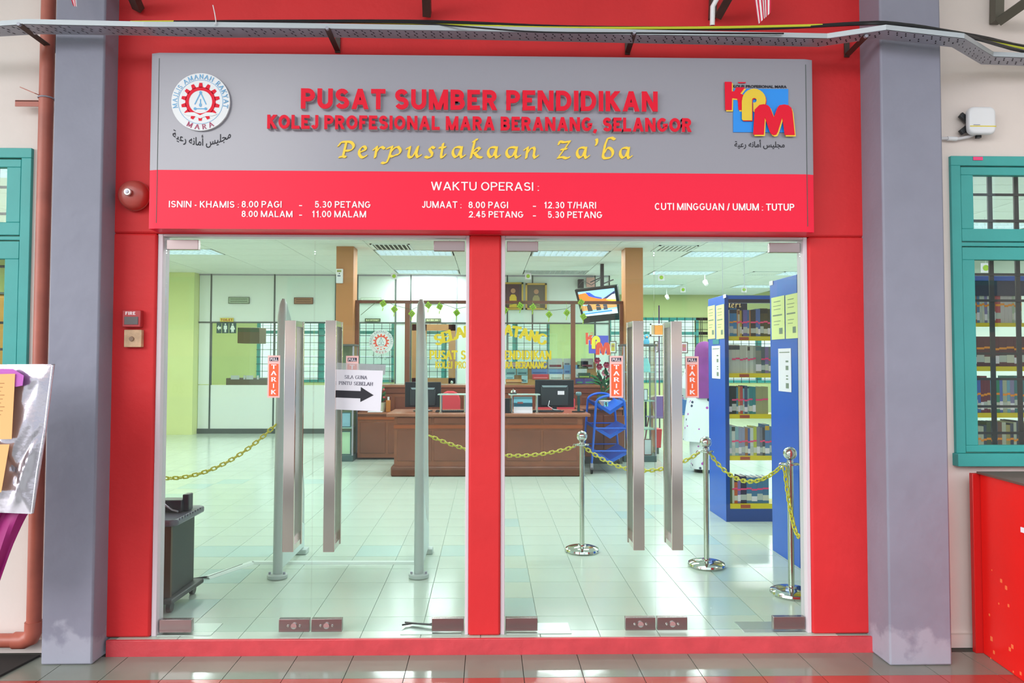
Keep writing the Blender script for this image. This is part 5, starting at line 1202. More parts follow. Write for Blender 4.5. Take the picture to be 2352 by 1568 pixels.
# potted plant, bottle, tray at the left of the counter
lf = mat('leaf_green', '3f7a48', .5, var=.3, scale=20); petal = mat('petal_red', 'd94f55', .5)
def leaf_mb(mb, p, d, L, w_, up=Vector((0,0,1))):
    d = Vector(d).normalized(); s_ = d.cross(up)
    if s_.length < 1e-3: s_ = Vector((1,0,0))
    s_.normalize(); n2 = s_.cross(d); p = Vector(p)
    mb.add([p, p+d*L*.4+s_*w_-n2*.1*L, p+d*L*.45+n2*L*.06, p+d*L*.4-s_*w_-n2*.1*L, p+d*L-n2*L*.15], [(0,1,2),(0,2,3),(1,4,2),(2,4,3)])
q = P(876, 940, 7.05); zp_ = .71; q.z = zp_
PYY = 7.05
PL = thing('potted_plant', (q.x, PYY, zp_), 'small potted plant with red blooms beside the arrow notice', 'plant')
b = MB(); b.lathe([(.045, zp_+.0005), (.07, zp_+.13), (.075, zp_+.14), (.062, zp_+.14), (.055, zp_+.12)], q.x, PYY, 18); b.build('pot', mat('pot_cream', 'c9ccb0', .5), PL)
random.seed(9)
for k in range(26):
    t = random.random()*6.28; h = random.random(); b = MB(); leaf_mb(b, (q.x, PYY, zp_+.15+h*.2), (math.cos(t), math.sin(t), .5+h), .09, .028); b.build('leaf', lf, PL, fixn=False)
for k in range(5):
    b = MB(); b.sphere((q.x+.04*math.cos(k*2), PYY-.03, zp_+.22+.04*k), .018, 8); b.build('bloom', petal, PL)
q = P(892, 942, 7.0); R_ = thing('amber_bottle', (q.x, 7.0, .71), 'amber sanitiser bottle with a pale cap on the counter', 'bottle')
b = MB(); b.prismz([(q.x-.035, 6.97), (q.x+.035, 6.97), (q.x+.035, 7.03), (q.x-.035, 7.03)], .7105, .89); b.build('body', mat('amber', 'b5702f', .2), R_, bevel=.008)
b = MB(); b.cyl((q.x, 7.0, .89), (q.x, 7.0, .94), .016, 12); b.build('cap', M['whiteplastic'], R_)
bxp('paper_tray', None, M['papw'], q.x-.3, q.x-.08, 6.91, 7.0, .7105, .724, bevel=.003, label='white flat paper tray on the counter left corner', cat='tray')
# chairs behind the counter
def task_chair(px, label, col, Y=6.55, wpx=46):
    a = P(px, 940, Y); R_ = thing('task_chair', (a.x, Y, 0), label, 'chair'); w_ = wpx*(Y+4.04)/1660/2; zt_ = PZ(898, Y)
    b = MB(); b.prism([(a.x-w_, zt_-.45), (a.x+w_, zt_-.45), (a.x+w_, zt_-.12), (a.x+w_*.75, zt_-.03), (a.x+w_*.3, zt_), (a.x-w_*.3, zt_), (a.x-w_*.75, zt_-.03), (a.x-w_, zt_-.12)], Y, Y+.06); b.build('backrest', col, R_, bevel=.02)
    bxp('seat', R_, col, a.x-w_, a.x+w_, Y+.02, Y+.48, .44, .51, bevel=.02)
    b = MB(); b.cyl((a.x, Y+.25, .1), (a.x, Y+.25, .44), .025, 10); b.build('gas_column', M['blackm'], R_)
    b = MB(); b.box(a.x-.02, a.x+.02, Y-.01, Y+.05, .45, zt_-.3); b.build('back_support', M['blackm'], R_)
    for k in range(5):
        t = k*1.2566; b = MB(); e = (a.x+.27*math.cos(t), Y+.25+.27*math.sin(t), .06); b.bar((a.x, Y+.25, .1), e, .04, .03); b.sphere((e[0], e[1], .032), .03, 8); b.build('leg', M['blackm'], R_)
redf = mat('red_fabric', 'd6424c', .7)
task_chair(1034, 'red office chair behind the left monitor of the counter', redf); task_chair(1275, 'red office chair behind the right monitor of the counter', redf, wpx=92)
# ---------------------------------------------------------------- brochures on a tan rack
rack = thing('brochure_rack', (.6, YF+.2, cz1), 'tan stepped brochure rack standing on the long cabinet', 'rack')
tan = mat('tan_board', 'b98d52', .6, var=.1)
ra, rb = PX(1162, YF+.3, 850), PX(1370, YF+.3, 850)
for k, (ya, za, zb2) in enumerate(((.14, 0, .09), (.24, .0, .2), (.34, .0, .36))): bxp('step_board', rack, tan, ra, rb, YF+ya, YF+ya+.015, cz1+.0005+za, cz1+zb2)
bxp('base_board', rack, tan, ra, rb, YF+.1, YF+.355, cz1+.0003, cz1+.004)
BR = [((1259,823,1292,846),'cfd6d2','white magazine with a dark red strip, upper row of the rack','8c3a3e'), ((1294,823,1311,840),'c6d0cc','pale magazine beside the wooden post, upper row','6b7f8c'), ((1326,829,1351,847),'9fb97c','green magazine in the right bay, upper row','6e7a3c'), ((1334,823,1363,846),'c9cdc9','grey magazine behind the green one, right bay','8c3a3e'),
 ((1219,830,1257,846),'8d8ba8','purple grey leaflet behind the gold lettering','e6e2ea'), ((1161,833,1212,843),'d9b3bd','pink leaflet row at the left end of the rack','f1e4e8'),
 ((1161,845,1185,861),'8fc3cc','pale blue card at the left end, middle row','4d7d8c'), ((1187,845,1212,861),'8cc0ca','pale blue card second from left, middle row','4d7d8c'), ((1221,847,1258,859),'6c8fd0','blue folder above the red stack','4a68b0'), ((1259,847,1294,859),'79a6d6','light blue folder above the white cards','4d7fb8'), ((1295,838,1311,859),'6fa3d2','tall blue leaflet beside the wooden post','3f6fa8'), ((1322,838,1332,847),'7db0d8','small blue leaflet right of the wooden post','4d7fb8'), ((1322,847,1348,867),'dfe9e8','white folded leaflet in the right bay','9db4c0'),
 ((1161,861,1181,870),'a3ccd4','pale blue leaflet at left, lower row','5d8c99'), ((1198,862,1212,879),'a9d0d8','upright pale blue booklet, lower row','5d8c99'), ((1223,859,1260,870),'d8444f','stack of red booklets on the rack','ef8a8c'), ((1262,859,1292,871),'e1eae4','white card right of the red booklets','9db0a8'), ((1295,859,1311,871),'dbe4e0','white card beside the wooden post, lower row','9db0a8'), ((1328,856,1356,868),'3f5a48','dark green picture card in the right bay','b9cf5a'), ((1161,871,1204,877),'e39a4f','orange leaflet lying at the left end of the rack','f4c48a'), ((1322,869,1341,881),'5a4a9c','purple and green patterned box, left one of two','4fae7c'), ((1342,869,1367,881),'6a55a4','purple and green patterned box, right one of two','4fae7c')]
for k, ((x0, y0, x1, y1), col, lb, col2) in enumerate(BR):
    Y = YF+(.32 if y1 <= 847 else .22 if y1 <= 868 and y0 < 856 else .12); a = P(x0, y1, Y); c = P(x1, y0, Y); a.z = max(a.z, cz1+.006)
    R_ = thing('brochure', ((a.x+c.x)/2, Y, a.z), lb, 'brochure'); bxp('cover', R_, mat('cover_'+col, col, .5, var=.08, scale=30), a.x, c.x, Y, Y+.008, a.z, c.z)
    bxp('printed_band', R_, mat('band_'+col2, col2, .6), a.x+.02, c.x-.02, Y-.0012, Y, a.z+(c.z-a.z)*.15, a.z+(c.z-a.z)*.38)
# ---------------------------------------------------------------- rose arrangement
q = P(1386, 935, 6.75); zz0 = .81; FA = thing('rose_arrangement', (q.x, 6.75, zz0), 'tall arrangement of dark pink roses behind the blue cart', 'flowers')
b = MB(); b.lathe([(.06, zz0+.0005), (.09, zz0+.08), (.07, zz0+.16), (.08, zz0+.18)], q.x, 6.9, 16); b.build('vase', mat('vase_green', '54704e', .4), FA)
rose = [mat('rose_dark', '9c3a50', .5, var=.3, scale=40), mat('rose_pink', 'd08a98', .5, var=.2, scale=40)]
def rosebud(mb, c, r):
    c = Vector(c); mb.sphere(c, r*.55, 8)
    for ring, (n, rr, tl) in enumerate(((4, .6, .2), (6, .85, .5))):
        for k in range(n):
            t = 6.283*k/n+ring; d = Vector((math.cos(t), -.35, math.sin(t))); s_ = Vector((-math.sin(t), 0, math.cos(t)))
            p = c+d*r*rr*.55; mb.add([p-s_*r*.4, p+s_*r*.4, p+d*r*.5+s_*r*.3+Vector((0,-r*tl,0)), p+d*r*.5-s_*r*.3+Vector((0,-r*tl,0))], [(0,1,2,3)])
for k, (x, y, c_) in enumerate(((1371,828,0),(1376,842,0),(1388,856,1),(1374,868,0),(1378,877,1),(1397,868,0),(1392,838,0),(1402,850,1))):
    p = P(x, y, 6.72); b = MB(); rosebud(b, p, .05); b.build('rose', rose[c_], FA, fixn=False)
    b = MB(); b.tube([(q.x, 6.9, zz0+.15), ((q.x+p.x)/2+.01*k, 6.76, (zz0+p.z)/2+.05), tuple(p+Vector((0, .02, -.03)))], .005, 5); b.build('stem', lf, FA)
for k in range(16):
    t = random.random()*6.28; b = MB(); leaf_mb(b, (q.x-.05+.1*random.random(), 6.7, zz0+.2+random.random()*.25), (math.cos(t), -.3, .3+.7*random.random()), .22, .035); b.build('leaf', lf, FA, fixn=False)
# ---------------------------------------------------------------- blue V-shelf book cart
cx_ = PX(1402, 5.56, 1000); BC = thing('book_cart', (cx_, 5.95, 0), 'blue metal book cart with sloping shelves beside the counter', 'cart')
for y, s_ in ((5.56, 1), (6.36, 1)):
    top = 1.03; pts = []
    for t in range(0, 13):
        a_ = math.pi*t/12; pts.append((cx_-.19*math.cos(a_)*1.0, y, top-.1+.1*math.sin(a_)))
    pts = [(cx_-.25, y, .14)]+pts+[(cx_+.25, y, .14)]
    b = MB(); b.tube(pts, .016, 10); b.build('end_hoop', M['blue'], BC)
    for z in (.30, .6): b = MB(); w_ = .25-.06*(z/.9); b.cyl((cx_-w_, y, z), (cx_+w_, y, z), .01, 8); b.build('cross_bar', M['blue'], BC)
    for sx_ in (-1, 1):
        b = MB(); x = cx_+sx_*.25; b.cyl((x-.012, y, .045), (x+.012, y, .045), .044, 16); C_ = b.build('caster', M['black'], BC)
        b = MB(); b.box(x-.018, x+.018, y-.02, y+.02, .06, .14); b.build('caster_fork', M['galv'], C_)
for z, w_ in ((.82, .2), (.5, .22), (.17, .24)):
    b = MB(); b.add([(cx_-w_, 5.58, z+.13), (cx_-w_, 6.34, z+.13), (cx_, 6.34, z), (cx_, 5.58, z), (cx_+w_, 5.58, z+.13), (cx_+w_, 6.34, z+.13)], [(0,1,2,3),(3,2,5,4)])
    o = b.build('sloping_shelf', M['blue'], BC, fixn=False); md = o.modifiers.new('thick', 'SOLIDIFY'); md.thickness = .004
    b = MB()
    for y in (5.585, 6.335): b.prism([(cx_-w_, z+.14), (cx_, z+.01), (cx_+w_, z+.14), (cx_+w_*.98, z+.09), (cx_, z-.04), (cx_-w_*.98, z+.09)], y-.003, y+.003)
    b.build('shelf_end', M['blue'], BC, kind='stuff')
p = P(1392, 928, 5.54); bxp('number_tag', BC, mat('tag_blue', '7ad0de', .5), p.x-.025, p.x+.025, 5.535, 5.54, p.z-.03, p.z+.03)
sans_px('tag_number', '9', 1389.5, 923, 1394.5, 933, 5.534, M['ink'], BC, w=.22)
q = P(1392, 940, 6.35); b = MB(); z0 = .8105; b.lathe([(.05, z0), (.11, z0+.1), (.105, z0+.1), (.045, z0+.012)], PX(1392, 6.56, 940), 6.56, 20); b.build('white_bowl', M['whiteplastic'], label='white bowl on the side counter seen behind the cart', cat='bowl')
# ---------------------------------------------------------------- television, portraits, signs on the partition
TV = [P(1320, 666, 8.95), P(1417, 655, 8.55), P(1428, 733, 8.75), P(1340, 742, 9.15)]
TVR = thing('television', tuple((TV[2]+TV[3])/2), 'flat television tilted down on a ceiling mount behind the brown frame', 'television')
nv = (TV[1]-TV[0]).cross(TV[3]-TV[0]).normalized(); nv = nv if nv.y < 0 else -nv
def tvq(u, v): return (TV[3]*(1-u)+TV[2]*u)*(1-v)+(TV[0]*(1-u)+TV[1]*u)*v
def tvp(nm, pts, mt, off, th=.002):
    q = [tvq(*p)+nv*off for p in pts]; n = len(q); b = MB(); b.add(q+[p-nv*th for p in q], [tuple(range(n)), tuple(reversed(range(n, 2*n)))]+[(i, n+i, n+(i+1) % n, (i+1) % n) for i in range(n)]); return b.build(nm, mt, TVR)
tvp('housing', [(0,0),(1,0),(1,1),(0,1)], M['black'], 0, .06)
E_ = lambda n, c: mat(n, c, .5, emit=.9)
x0, x1, y0, y1 = .06, .93, .2, .93
sc_ = tvp('screen', [(x0,y0),(x1,y0),(x1,y1),(x0,y1)], E_('tv_sky', '8fc4ee'), .002)
for nm, pts, c in (('tent', [(x0,.55),(x1,.5),(x1,.62),(.7,.7),(.6,.66),(.35,.82),(.22,.88),(x0,.86)], 'f2762c'), ('tent_yellow', [(.3,.5),(.45,.62),(.6,.55),(.75,.66),(x1,.6),(x1,.5)], 'f4b53c'), ('swoosh', [(.24,.9),(.34,.88),(.45,.76),(.6,.7),(.6,.66),(.44,.7),(.3,.78)], '2f50c0'), ('dark_canopy', [(.62,.66),(.75,.74),(x1,.86),(x1,.78),(.8,.66)], '27335c'), ('white_canopy', [(.7,.64),(.86,.76),(x1,.77),(x1,.6)], 'f1ecc2'), ('crowd', [(x0,.36),(x1,.38),(x1,.52),(.8,.5),(.7,.56),(.62,.5),(.5,.56),(.4,.5),(.3,.57),(.2,.5),(x0,.52)], 'e9975c'),
                   ('dark_figure', [(.2,.34),(.32,.34),(.31,.5),(.25,.55),(.2,.5)], '33343f'), ('dark_figure', [(.42,.34),(.54,.34),(.53,.48),(.47,.54),(.42,.48)], '3a3b49'), ('dark_figure', [(.6,.34),(.7,.34),(.7,.5),(.64,.54),(.6,.48)], '454757'), ('caption_bar', [(x0,y0),(x1,y0),(x1,.34),(x0,.3)], 'e7eff6'), ('caption_blue', [(.1,.25),(.8,.27),(.8,.32),(.1,.29)], '3f8fdc')):
    tvp(nm, pts, E_('tv_'+c, c), .0035+{'tent':0,'tent_yellow':.0006,'swoosh':.0012,'dark_canopy':.0006,'white_canopy':.0012,'crowd':.0018,'dark_figure':.0024,'caption_bar':.003,'caption_blue':.0036}[nm], .0004)
q = P(1383, 655, 9.0); b = MB(); b.box(q.x-.03, q.x+.03, 8.98, 9.04, q.z-.2, HC); b.build('mount_pole', M['blackm'], TVR)
b = MB(); b.bar((q.x, 9.0, q.z+.02), (q.x+.2, 8.95, q.z+.1), .02, .02); b.bar((q.x, 9.0, q.z+.15), (q.x-.22, 8.95, q.z+.05), .02, .02); b.build('mount_arm', M['blackm'], TVR)
b = MB(); b.tube([(q.x-.05, 8.95, q.z+.1), (q.x-.2, 8.96, q.z-.0), (q.x-.35, 9, q.z+.08), (q.x-.42, 9.1, q.z)], .008, 5); b.build('cable', M['black'], TVR)
bb = MB(); pxbox(bb, 1328, 641, 1341, 661, YP-.12, YP-.02); bb.build('speaker_box', M['black'], label='small black box on the partition beside the television', cat='speaker', bevel=.004)
bb = MB(); pxbox(bb, 1347, 637, 1366, 659, YP-.05, YP-.02); bb.build('wiring_box', mat('pink_box', 'd9aaa2', .5), label='pinkish wiring box between the black box and the television', cat='box')
def portrait(x0, y0, x1, y1, lb, bgc, body):
    R_ = thing('framed_portrait', tuple(P((x0+x1)/2, y1, YP-.02)), lb, 'picture')
    gf = mat('gold_frame', 'b5973f', .35, metal=.4); t = 4
    for q in ((x0,y0,x1,y0+t), (x0,y1-t,x1,y1), (x0,y0,x0+t,y1), (x1-t,y0,x1,y1)): b = MB(); pxbox(b, *q, YP-.05, YP-.02); b.build('frame_side', gf, R_)
    b = MB(); pxbox(b, x0+t, y0+t, x1-t, y1-t, YP-.03, YP-.02); b.build('picture', mat('portrait_'+bgc, bgc, .4), R_)
    xm = (x0+x1)/2; b = MB(); pt = lambda x, y: (P(x, y, YP-.032).x, P(x, y, YP-.032).z)
    b.prism([pt(xm-9, y1-t-1), pt(xm+9, y1-t-1), pt(xm+8, y0+34), pt(xm+4, y0+28), pt(xm-4, y0+28), pt(xm-8, y0+34)], YP-.034, YP-.031); b.build('figure_robe', mat('robe_'+body, body, .6), R_)
    b = MB(); q = P(xm, y0+20, YP); disc(b, q.x, q.z, .05, YP-.036, YP-.031, 16); b.build('figure_head', mat('skin_print', 'b98a6a', .6), R_)
portrait(1155, 648, 1202, 711, 'gold framed portrait of a person in yellow dress, left of two', '5c3a3c', 'd6b640'); portrait(1207, 650, 1256, 711, 'gold framed portrait of a person in olive dress, right of two', '5a5240', 'a09566')
def room_sign(x0, y0, x1, y1, fc, tc_, txt, lb):
    R_ = thing('room_sign', tuple(P((x0+x1)/2, y1, YP-.02)), lb, 'sign'); b = MB(); pxbox(b, x0, y0, x1, y1, YP-.03, YP-.016); b.build('plate', mat('plate_'+fc, fc, .5), R_, bevel=.003)
    n = len(txt); h = (y1-y0)/n
    for k, s in enumerate(txt): sans_px('lettering', s, x0+3, y0+k*h+h*.25, x1-3, y0+k*h+h*.78, YP-.0305, mat('sign_ink_'+tc_, tc_, .6), R_, w=.2)
room_sign(838, 731, 874, 739, '4a5a3c', 'dfe0b0', ['BLK INTERNET'], 'small olive BLK INTERNET door sign'); room_sign(977, 731, 1013, 739, '4a5a3c', 'dfe0b0', ['BLK BINCANG 1'], 'small olive BLK BINCANG door sign over the brown door')
def plaque(x0, y0, x1, y1, fc, rim, lb):
    R_ = thing('wall_plaque', tuple(P((x0+x1)/2, y1, YP-.02)), lb, 'sign'); b = MB(); pxbox(b, x0, y0, x1, y1, YP-.03, YP-.016); b.build('rim', mat('plq_'+rim, rim, .5), R_)
    b = MB(); pxbox(b, x0+1.5, y0+1.5, x1-1.5, y1-1.5, YP-.033, YP-.0295); b.build('plate', mat('plq_'+fc, fc, .5, var=.15, scale=60), R_)
    for k in (0, 1): b = MB(); pxbox(b, x0+5, y0+4+k*5, x1-5, y0+5.4+k*5, YP-.0345, YP-.0325); b.build('text_line', mat('plq_'+rim, rim), R_)
plaque(524, 682, 573, 697, '9db39a', '5c6f58', 'green grey name plaque high on the left partition'); plaque(675, 683, 719, 698, 'a3795c', '7a5040', 'brown name plaque high on the partition beside the left gate')
plaque(828, 683, 876, 697, 'dcecdd', 'b9cdb8', 'pale name plaque over the left bay of the brown frame'); plaque(970, 683, 1018, 697, 'dcecdd', 'b9cdb8', 'pale name plaque over the brown office door')
TL = thing('toilet_sign', tuple(P(520, 765, YP-.06)), 'yellow TOILET sign over dark arrow and figure pictograms', 'sign'); Yt_ = YP-.04
b = MB(); pxbox(b, 505, 730, 536, 738.5, Yt_, Yt_+.01); b.build('yellow_plate', mat('toilet_yellow', 'd9cf4a', .5), TL)
sans_px('lettering', 'TOILET', 507, 731.5, 534, 737.3, Yt_-.0005, mat('toilet_red', 'a8452c', .6), TL, w=.22)
dg = mat('sign_dark_green', '24504c', .5); pl_ = mat('sign_pale', 'dfeee6', .5)
for x0, x1 in ((497, 508.5), (509.5, 525), (526, 542.5)): b = MB(); pxbox(b, x0, 740.5, x1, 765, Yt_, Yt_+.01); b.build('dark_plate', dg, TL, bevel=.003)
def pic(pts): b = MB(); b.prism([(P(x, y, Yt_).x, P(x, y, Yt_).z) for x, y in pts], Yt_-.003, Yt_); b.build('pictogram', pl_, TL)
pic([(498.5,752.5),(503,746.5),(503,750),(507.5,750),(507.5,755.5),(503,755.5),(503,759)])
pic([(515.5,747),(520,747),(521.5,749),(521.5,756),(519.7,756),(519.5,763),(518,763),(517.7,757),(517.3,763),(515.8,763),(515.6,756),(514,756),(514,749)])
pic([(532,747),(536.5,747),(540,756),(537.5,756.5),(536.6,763),(535,763),(534.3,758),(533.4,763),(531.8,763),(531,756.5),(528.5,756)])
for x in (517.7, 534.3): b = MB(); q = P(x, 744.3, Yt_); disc(b, q.x, q.z, .016, Yt_-.003, Yt_, 12); b.build('pictogram', pl_, TL)
CM = thing('meter_box', tuple(P(779, 650, 7.08)), 'white electronic box on the left tan column', 'box'); b = MB(); pxbox(b, 771.5, 617, 787.5, 650, 7.06, 7.1); b.build('case', M['whiteplastic'], CM, bevel=.006)
b = MB(); pxbox(b, 774, 620, 784, 624.5, 7.057, 7.062); b.build('display', mat('lcd_green', '9aa55c', .3), CM)
b = MB(); pxbox(b, 775, 632, 782, 634.5, 7.057, 7.062); b.build('label_strip', mat('meter_blue', '53657c', .5), CM)
b = MB(); q = P(779.5, 628, 7.06); b.sphere((q.x, 7.06, q.z), .009, 8); b.build('knob', M['black'], CM)
# room behind the partition at the left
OB = thing('wall_cabinet', tuple(P(570, 788, 12.4)), 'brown wall cabinet in the green room behind the glass', 'cabinet'); b = MB(); pxbox(b, 545, 752, 596, 788, 12.4, 12.9); b.build('body', mat('olive_brown', '7b6a54', .5), OB, bevel=.01)
b = MB(); pxbox(b, 546, 753, 595, 762, 12.39, 12.4); b.build('door', mat('olive_green_dark', '4f6a52', .5), OB)
q0, q1 = P(519, 868, 11.7), P(612, 862, 11.7); bxp('low_cabinet', None, mat('grey_brown', '7d6f66', .5), q0.x, q1.x, 11.7, 12.2, 0, q0.z, label='low grey brown cabinet with papers behind the partition glass', cat='cabinet', bevel=.01)
for k, (x0, x1) in enumerate(((530, 549), (559, 563), (565, 581), (590, 594))):
    b = MB(); pxbox(b, x0, 862, x1, 871, 11.66, 11.68); b.build('paper_sheet', M['papw'], label='white paper hanging over the low cabinet, %s from left' % ('first', 'second', 'third', 'fourth')[k], cat='paper')
# mirror-dark reflective things beyond the right doors
for k, (x0, y0, x1, y1, lb) in enumerate(((1400, 783, 1416, 811, 'small framed photo of a person in yellow on the rear window'), (1503, 783, 1512, 809, 'dark framed photo on the rear window beside the pole'), (1563, 785, 1580, 811, 'framed photo of a person in pink on the rear window'))):
    Y = YB-.0805; R_ = thing('framed_photo', tuple(P((x0+x1)/2, y1, Y)), lb, 'picture'); b = MB(); pxbox(b, x0, y0, x1, y1, Y, Y+.02); b.build('frame', mat('photo_frame', '5b4a44', .4), R_)
    b = MB(); pxbox(b, x0+2, y0+2, x1-2, y1-2, Y-.003, Y); b.build('mat_board', M['papw'], R_)
    b = MB(); pxbox(b, x0+4, y0+5, x1-4, y1-5, Y-.006, Y-.003); b.build('print', mat(('print_yellow', 'print_red', 'print_pink')[k], ('d8bf4c', 'a8556a', 'c9738a')[k], .5), R_)
    b = MB(); q = P((x0+x1)/2, (y0+y1)/2-3, Y-.007); disc(b, q.x, q.z, .035, Y-.009, Y-.006, 12); b.build('printed_head', mat('skin_print', 'b98a6a'), R_)
R_ = thing('hanging_sign', tuple(P(1512, 772, 12.0)), 'white framed sign with an orange notice on a purple and yellow pole', 'sign')
for q in ((1493,743,1530,746), (1493,768,1530,771), (1493,743,1496,771), (1527,743,1530,771)): b = MB(); pxbox(b, *q, 12.0, 12.04); b.build('frame_side', M['whiteplastic'], R_)
b = MB(); pxbox(b, 1504, 747, 1527, 768, 11.99, 12.0); b.build('orange_notice', mat('orange_notice', 'ef9a45', .6), R_)
b = MB(); pxbox(b, 1496, 746, 1504, 768, 12.01, 12.02); b.build('tan_field', mat('tan_field', 'c9b18f', .6), R_)
b = MB(); a = P(1514, 772, 12.05); b.cyl((a.x, 12.05, 0), (a.x, 12.05, PZ(700, 12.05)), .015, 8); b.build('pole', mat('pole_purple', '5c3560', .5), R_)
# showcases in front of the columns
def showcase(x0, x1, yt_, yb_, Yf_, dep, shelves, label, back):
    a = P(x0, yb_, Yf_); c = P(x1, yt_, Yf_); zt_ = c.z; R_ = thing('glass_showcase', ((a.x+c.x)/2, Yf_, 0), label, 'showcase')
    bxp('base', R_, mat('showcase_base', '3f5c5c', .4), a.x, c.x, Yf_, Yf_+dep, 0, .09, bevel=.005)
    bxp('top_board', R_, M['dark'], a.x-.01, c.x+.01, Yf_-.01, Yf_+dep, zt_-.03, zt_, bevel=.003)
    if back: bxp('back_board', R_, mat('olive_back', '8c9274', .3), a.x, c.x, Yf_+dep-.015, Yf_+dep, .09, zt_-.03)
    for x in (a.x, c.x-.02):
        for y in (Yf_, Yf_+dep-.02): bxp('post', R_, M['galv'], x, x+.02, y, y+.02, .09, zt_-.03)
    for q in ((a.x+.02, c.x-.02, Yf_+.005, Yf_+.01), (a.x+.005, a.x+.01, Yf_+.02, Yf_+dep-.02), (c.x-.01, c.x-.005, Yf_+.02, Yf_+dep-.02)): bxp('glass_pane', R_, M['gglass'], *q, .09, zt_-.03)
    zs = []
    for y in shelves: z = PZ(y, Yf_); zs.append(z); bxp('shelf', R_, mat('shelf_glass', 'a9c9bf', .15), a.x+.02, c.x-.02, Yf_+.012, Yf_+dep-.02, z-.012, z)
    return a.x, c.x, zs
sa, sb, zs = showcase(752, 813, 790, 1058, 6.72, .36, (872, 925, 982), 'tall glass showcase with certificates before the left tan column', True)
def in_case(nm, x0, y0, x1, y1, Y, mt, lb, inner=None, z=None):
    a = P(x0, y1, Y); c = P(x1, y0, Y); z0 = z if z is not None else a.z; R_ = thing(nm, ((a.x+c.x)/2, Y, z0), lb, 'certificate' if 'cert' in nm else 'picture')
    bxp('frame', R_, mt, a.x, c.x, Y, Y+.015, z0+.0005, c.z); w_ = .012
    if inner: bxp('print', R_, inner, a.x+w_, c.x-w_, Y-.002, Y, z0+w_, c.z-w_)
tealf = mat('teal_mount', '2c6470', .5)
in_case('certificate', 780, 990, 806, 1046, 6.8, tealf, 'pale green certificate in the bottom of the left showcase', mat('cert_green', 'cfeac6', .6), .0905)
in_case('photo_card', 780, 947, 806, 982, 6.8, tealf, 'teal mounted photo of a blue building in the left showcase', mat('photo_blue', '9cc3de', .5), zs[2])
in_case('photo_card', 780, 893, 806, 925, 6.8, tealf, 'teal mounted card on the upper shelf of the left showcase', mat('photo_pale', 'cfe0c8', .5), zs[1])
sa, sb, zs = showcase(1433, 1507, 790, 1056, 6.66, .40, (853, 920, 985), 'tall glass showcase with small exhibits before the right tan column', False)
in_case('certificate', 1479, 1008, 1497, 1046, 6.75, mat('cert_rim', '8c5a52', .5), 'white certificate at the foot of the right showcase', M['papw'], .0905)
in_case('certificate', 1478, 893, 1488, 920, 6.75, mat('cert_rim2', '6b7a74', .5), 'narrow white certificate on the middle shelf of the right showcase', M['papw'], zs[1])
q = P(1485, 790, 6.8); zt_ = PZ(790, 6.66); R_ = thing('toy_figure', (q.x, 6.8, zt_), 'small light blue toy figure on top of the right showcase', 'toy')
tb_ = mat('toy_blue', '57b9dd', .5)
b = MB(); b.loft([(zt_+.0005, q.x, 6.8, .04, .03), (zt_+.05, q.x, 6.8, .045, .035), (zt_+.09, q.x, 6.8, .03, .025)], 12); b.build('body', tb_, R_)
b = MB(); b.sphere((q.x, 6.8, zt_+.12), .04, 12); b.build('head', tb_, R_)
b = MB(); b.sphere((q.x, 6.768, zt_+.115), .018, 10); b.build('face', mat('toy_tan', 'd9b083', .5), R_)
q = P(1484, 853, 6.8); R_ = thing('toy_bag', (q.x, 6.8, zs[0]), 'light blue bag shaped exhibit on the upper shelf of the right showcase', 'toy'); b = MB(); z0 = zs[0]; b.loft([(z0+.0005, q.x, 6.82, .07, .03), (z0+.1, q.x, 6.82, .065, .03), (z0+.2, q.x, 6.82, .03, .02)], 14); b.build('pouch', mat('pouch_blue', '9fdbe2', .5), R_)
b = MB(); b.tube([(q.x-.03, 6.82, z0+.19), (q.x, 6.82, z0+.25), (q.x+.03, 6.82, z0+.19)], .005, 6); b.build('strap', mat('pouch_blue', '9fdbe2'), R_)
a = P(1506, 1042, 7.55); c = P(1521, 985, 7.55); R_ = thing('red_bin', ((a.x+c.x)/2, 7.65, 0), 'red plastic bin on the floor right of the showcase', 'bin')
b = MB(); b.prism([(a.x, .1), (c.x-.02, .1), (c.x, c.z), (a.x, c.z)], 7.55, 7.8); b.build('body', mat('bin_red', 'c23a3f', .4), R_, bevel=.01); bxp('base', R_, M['dark'], a.x, c.x-.05, 7.57, 7.78, 0, .1)
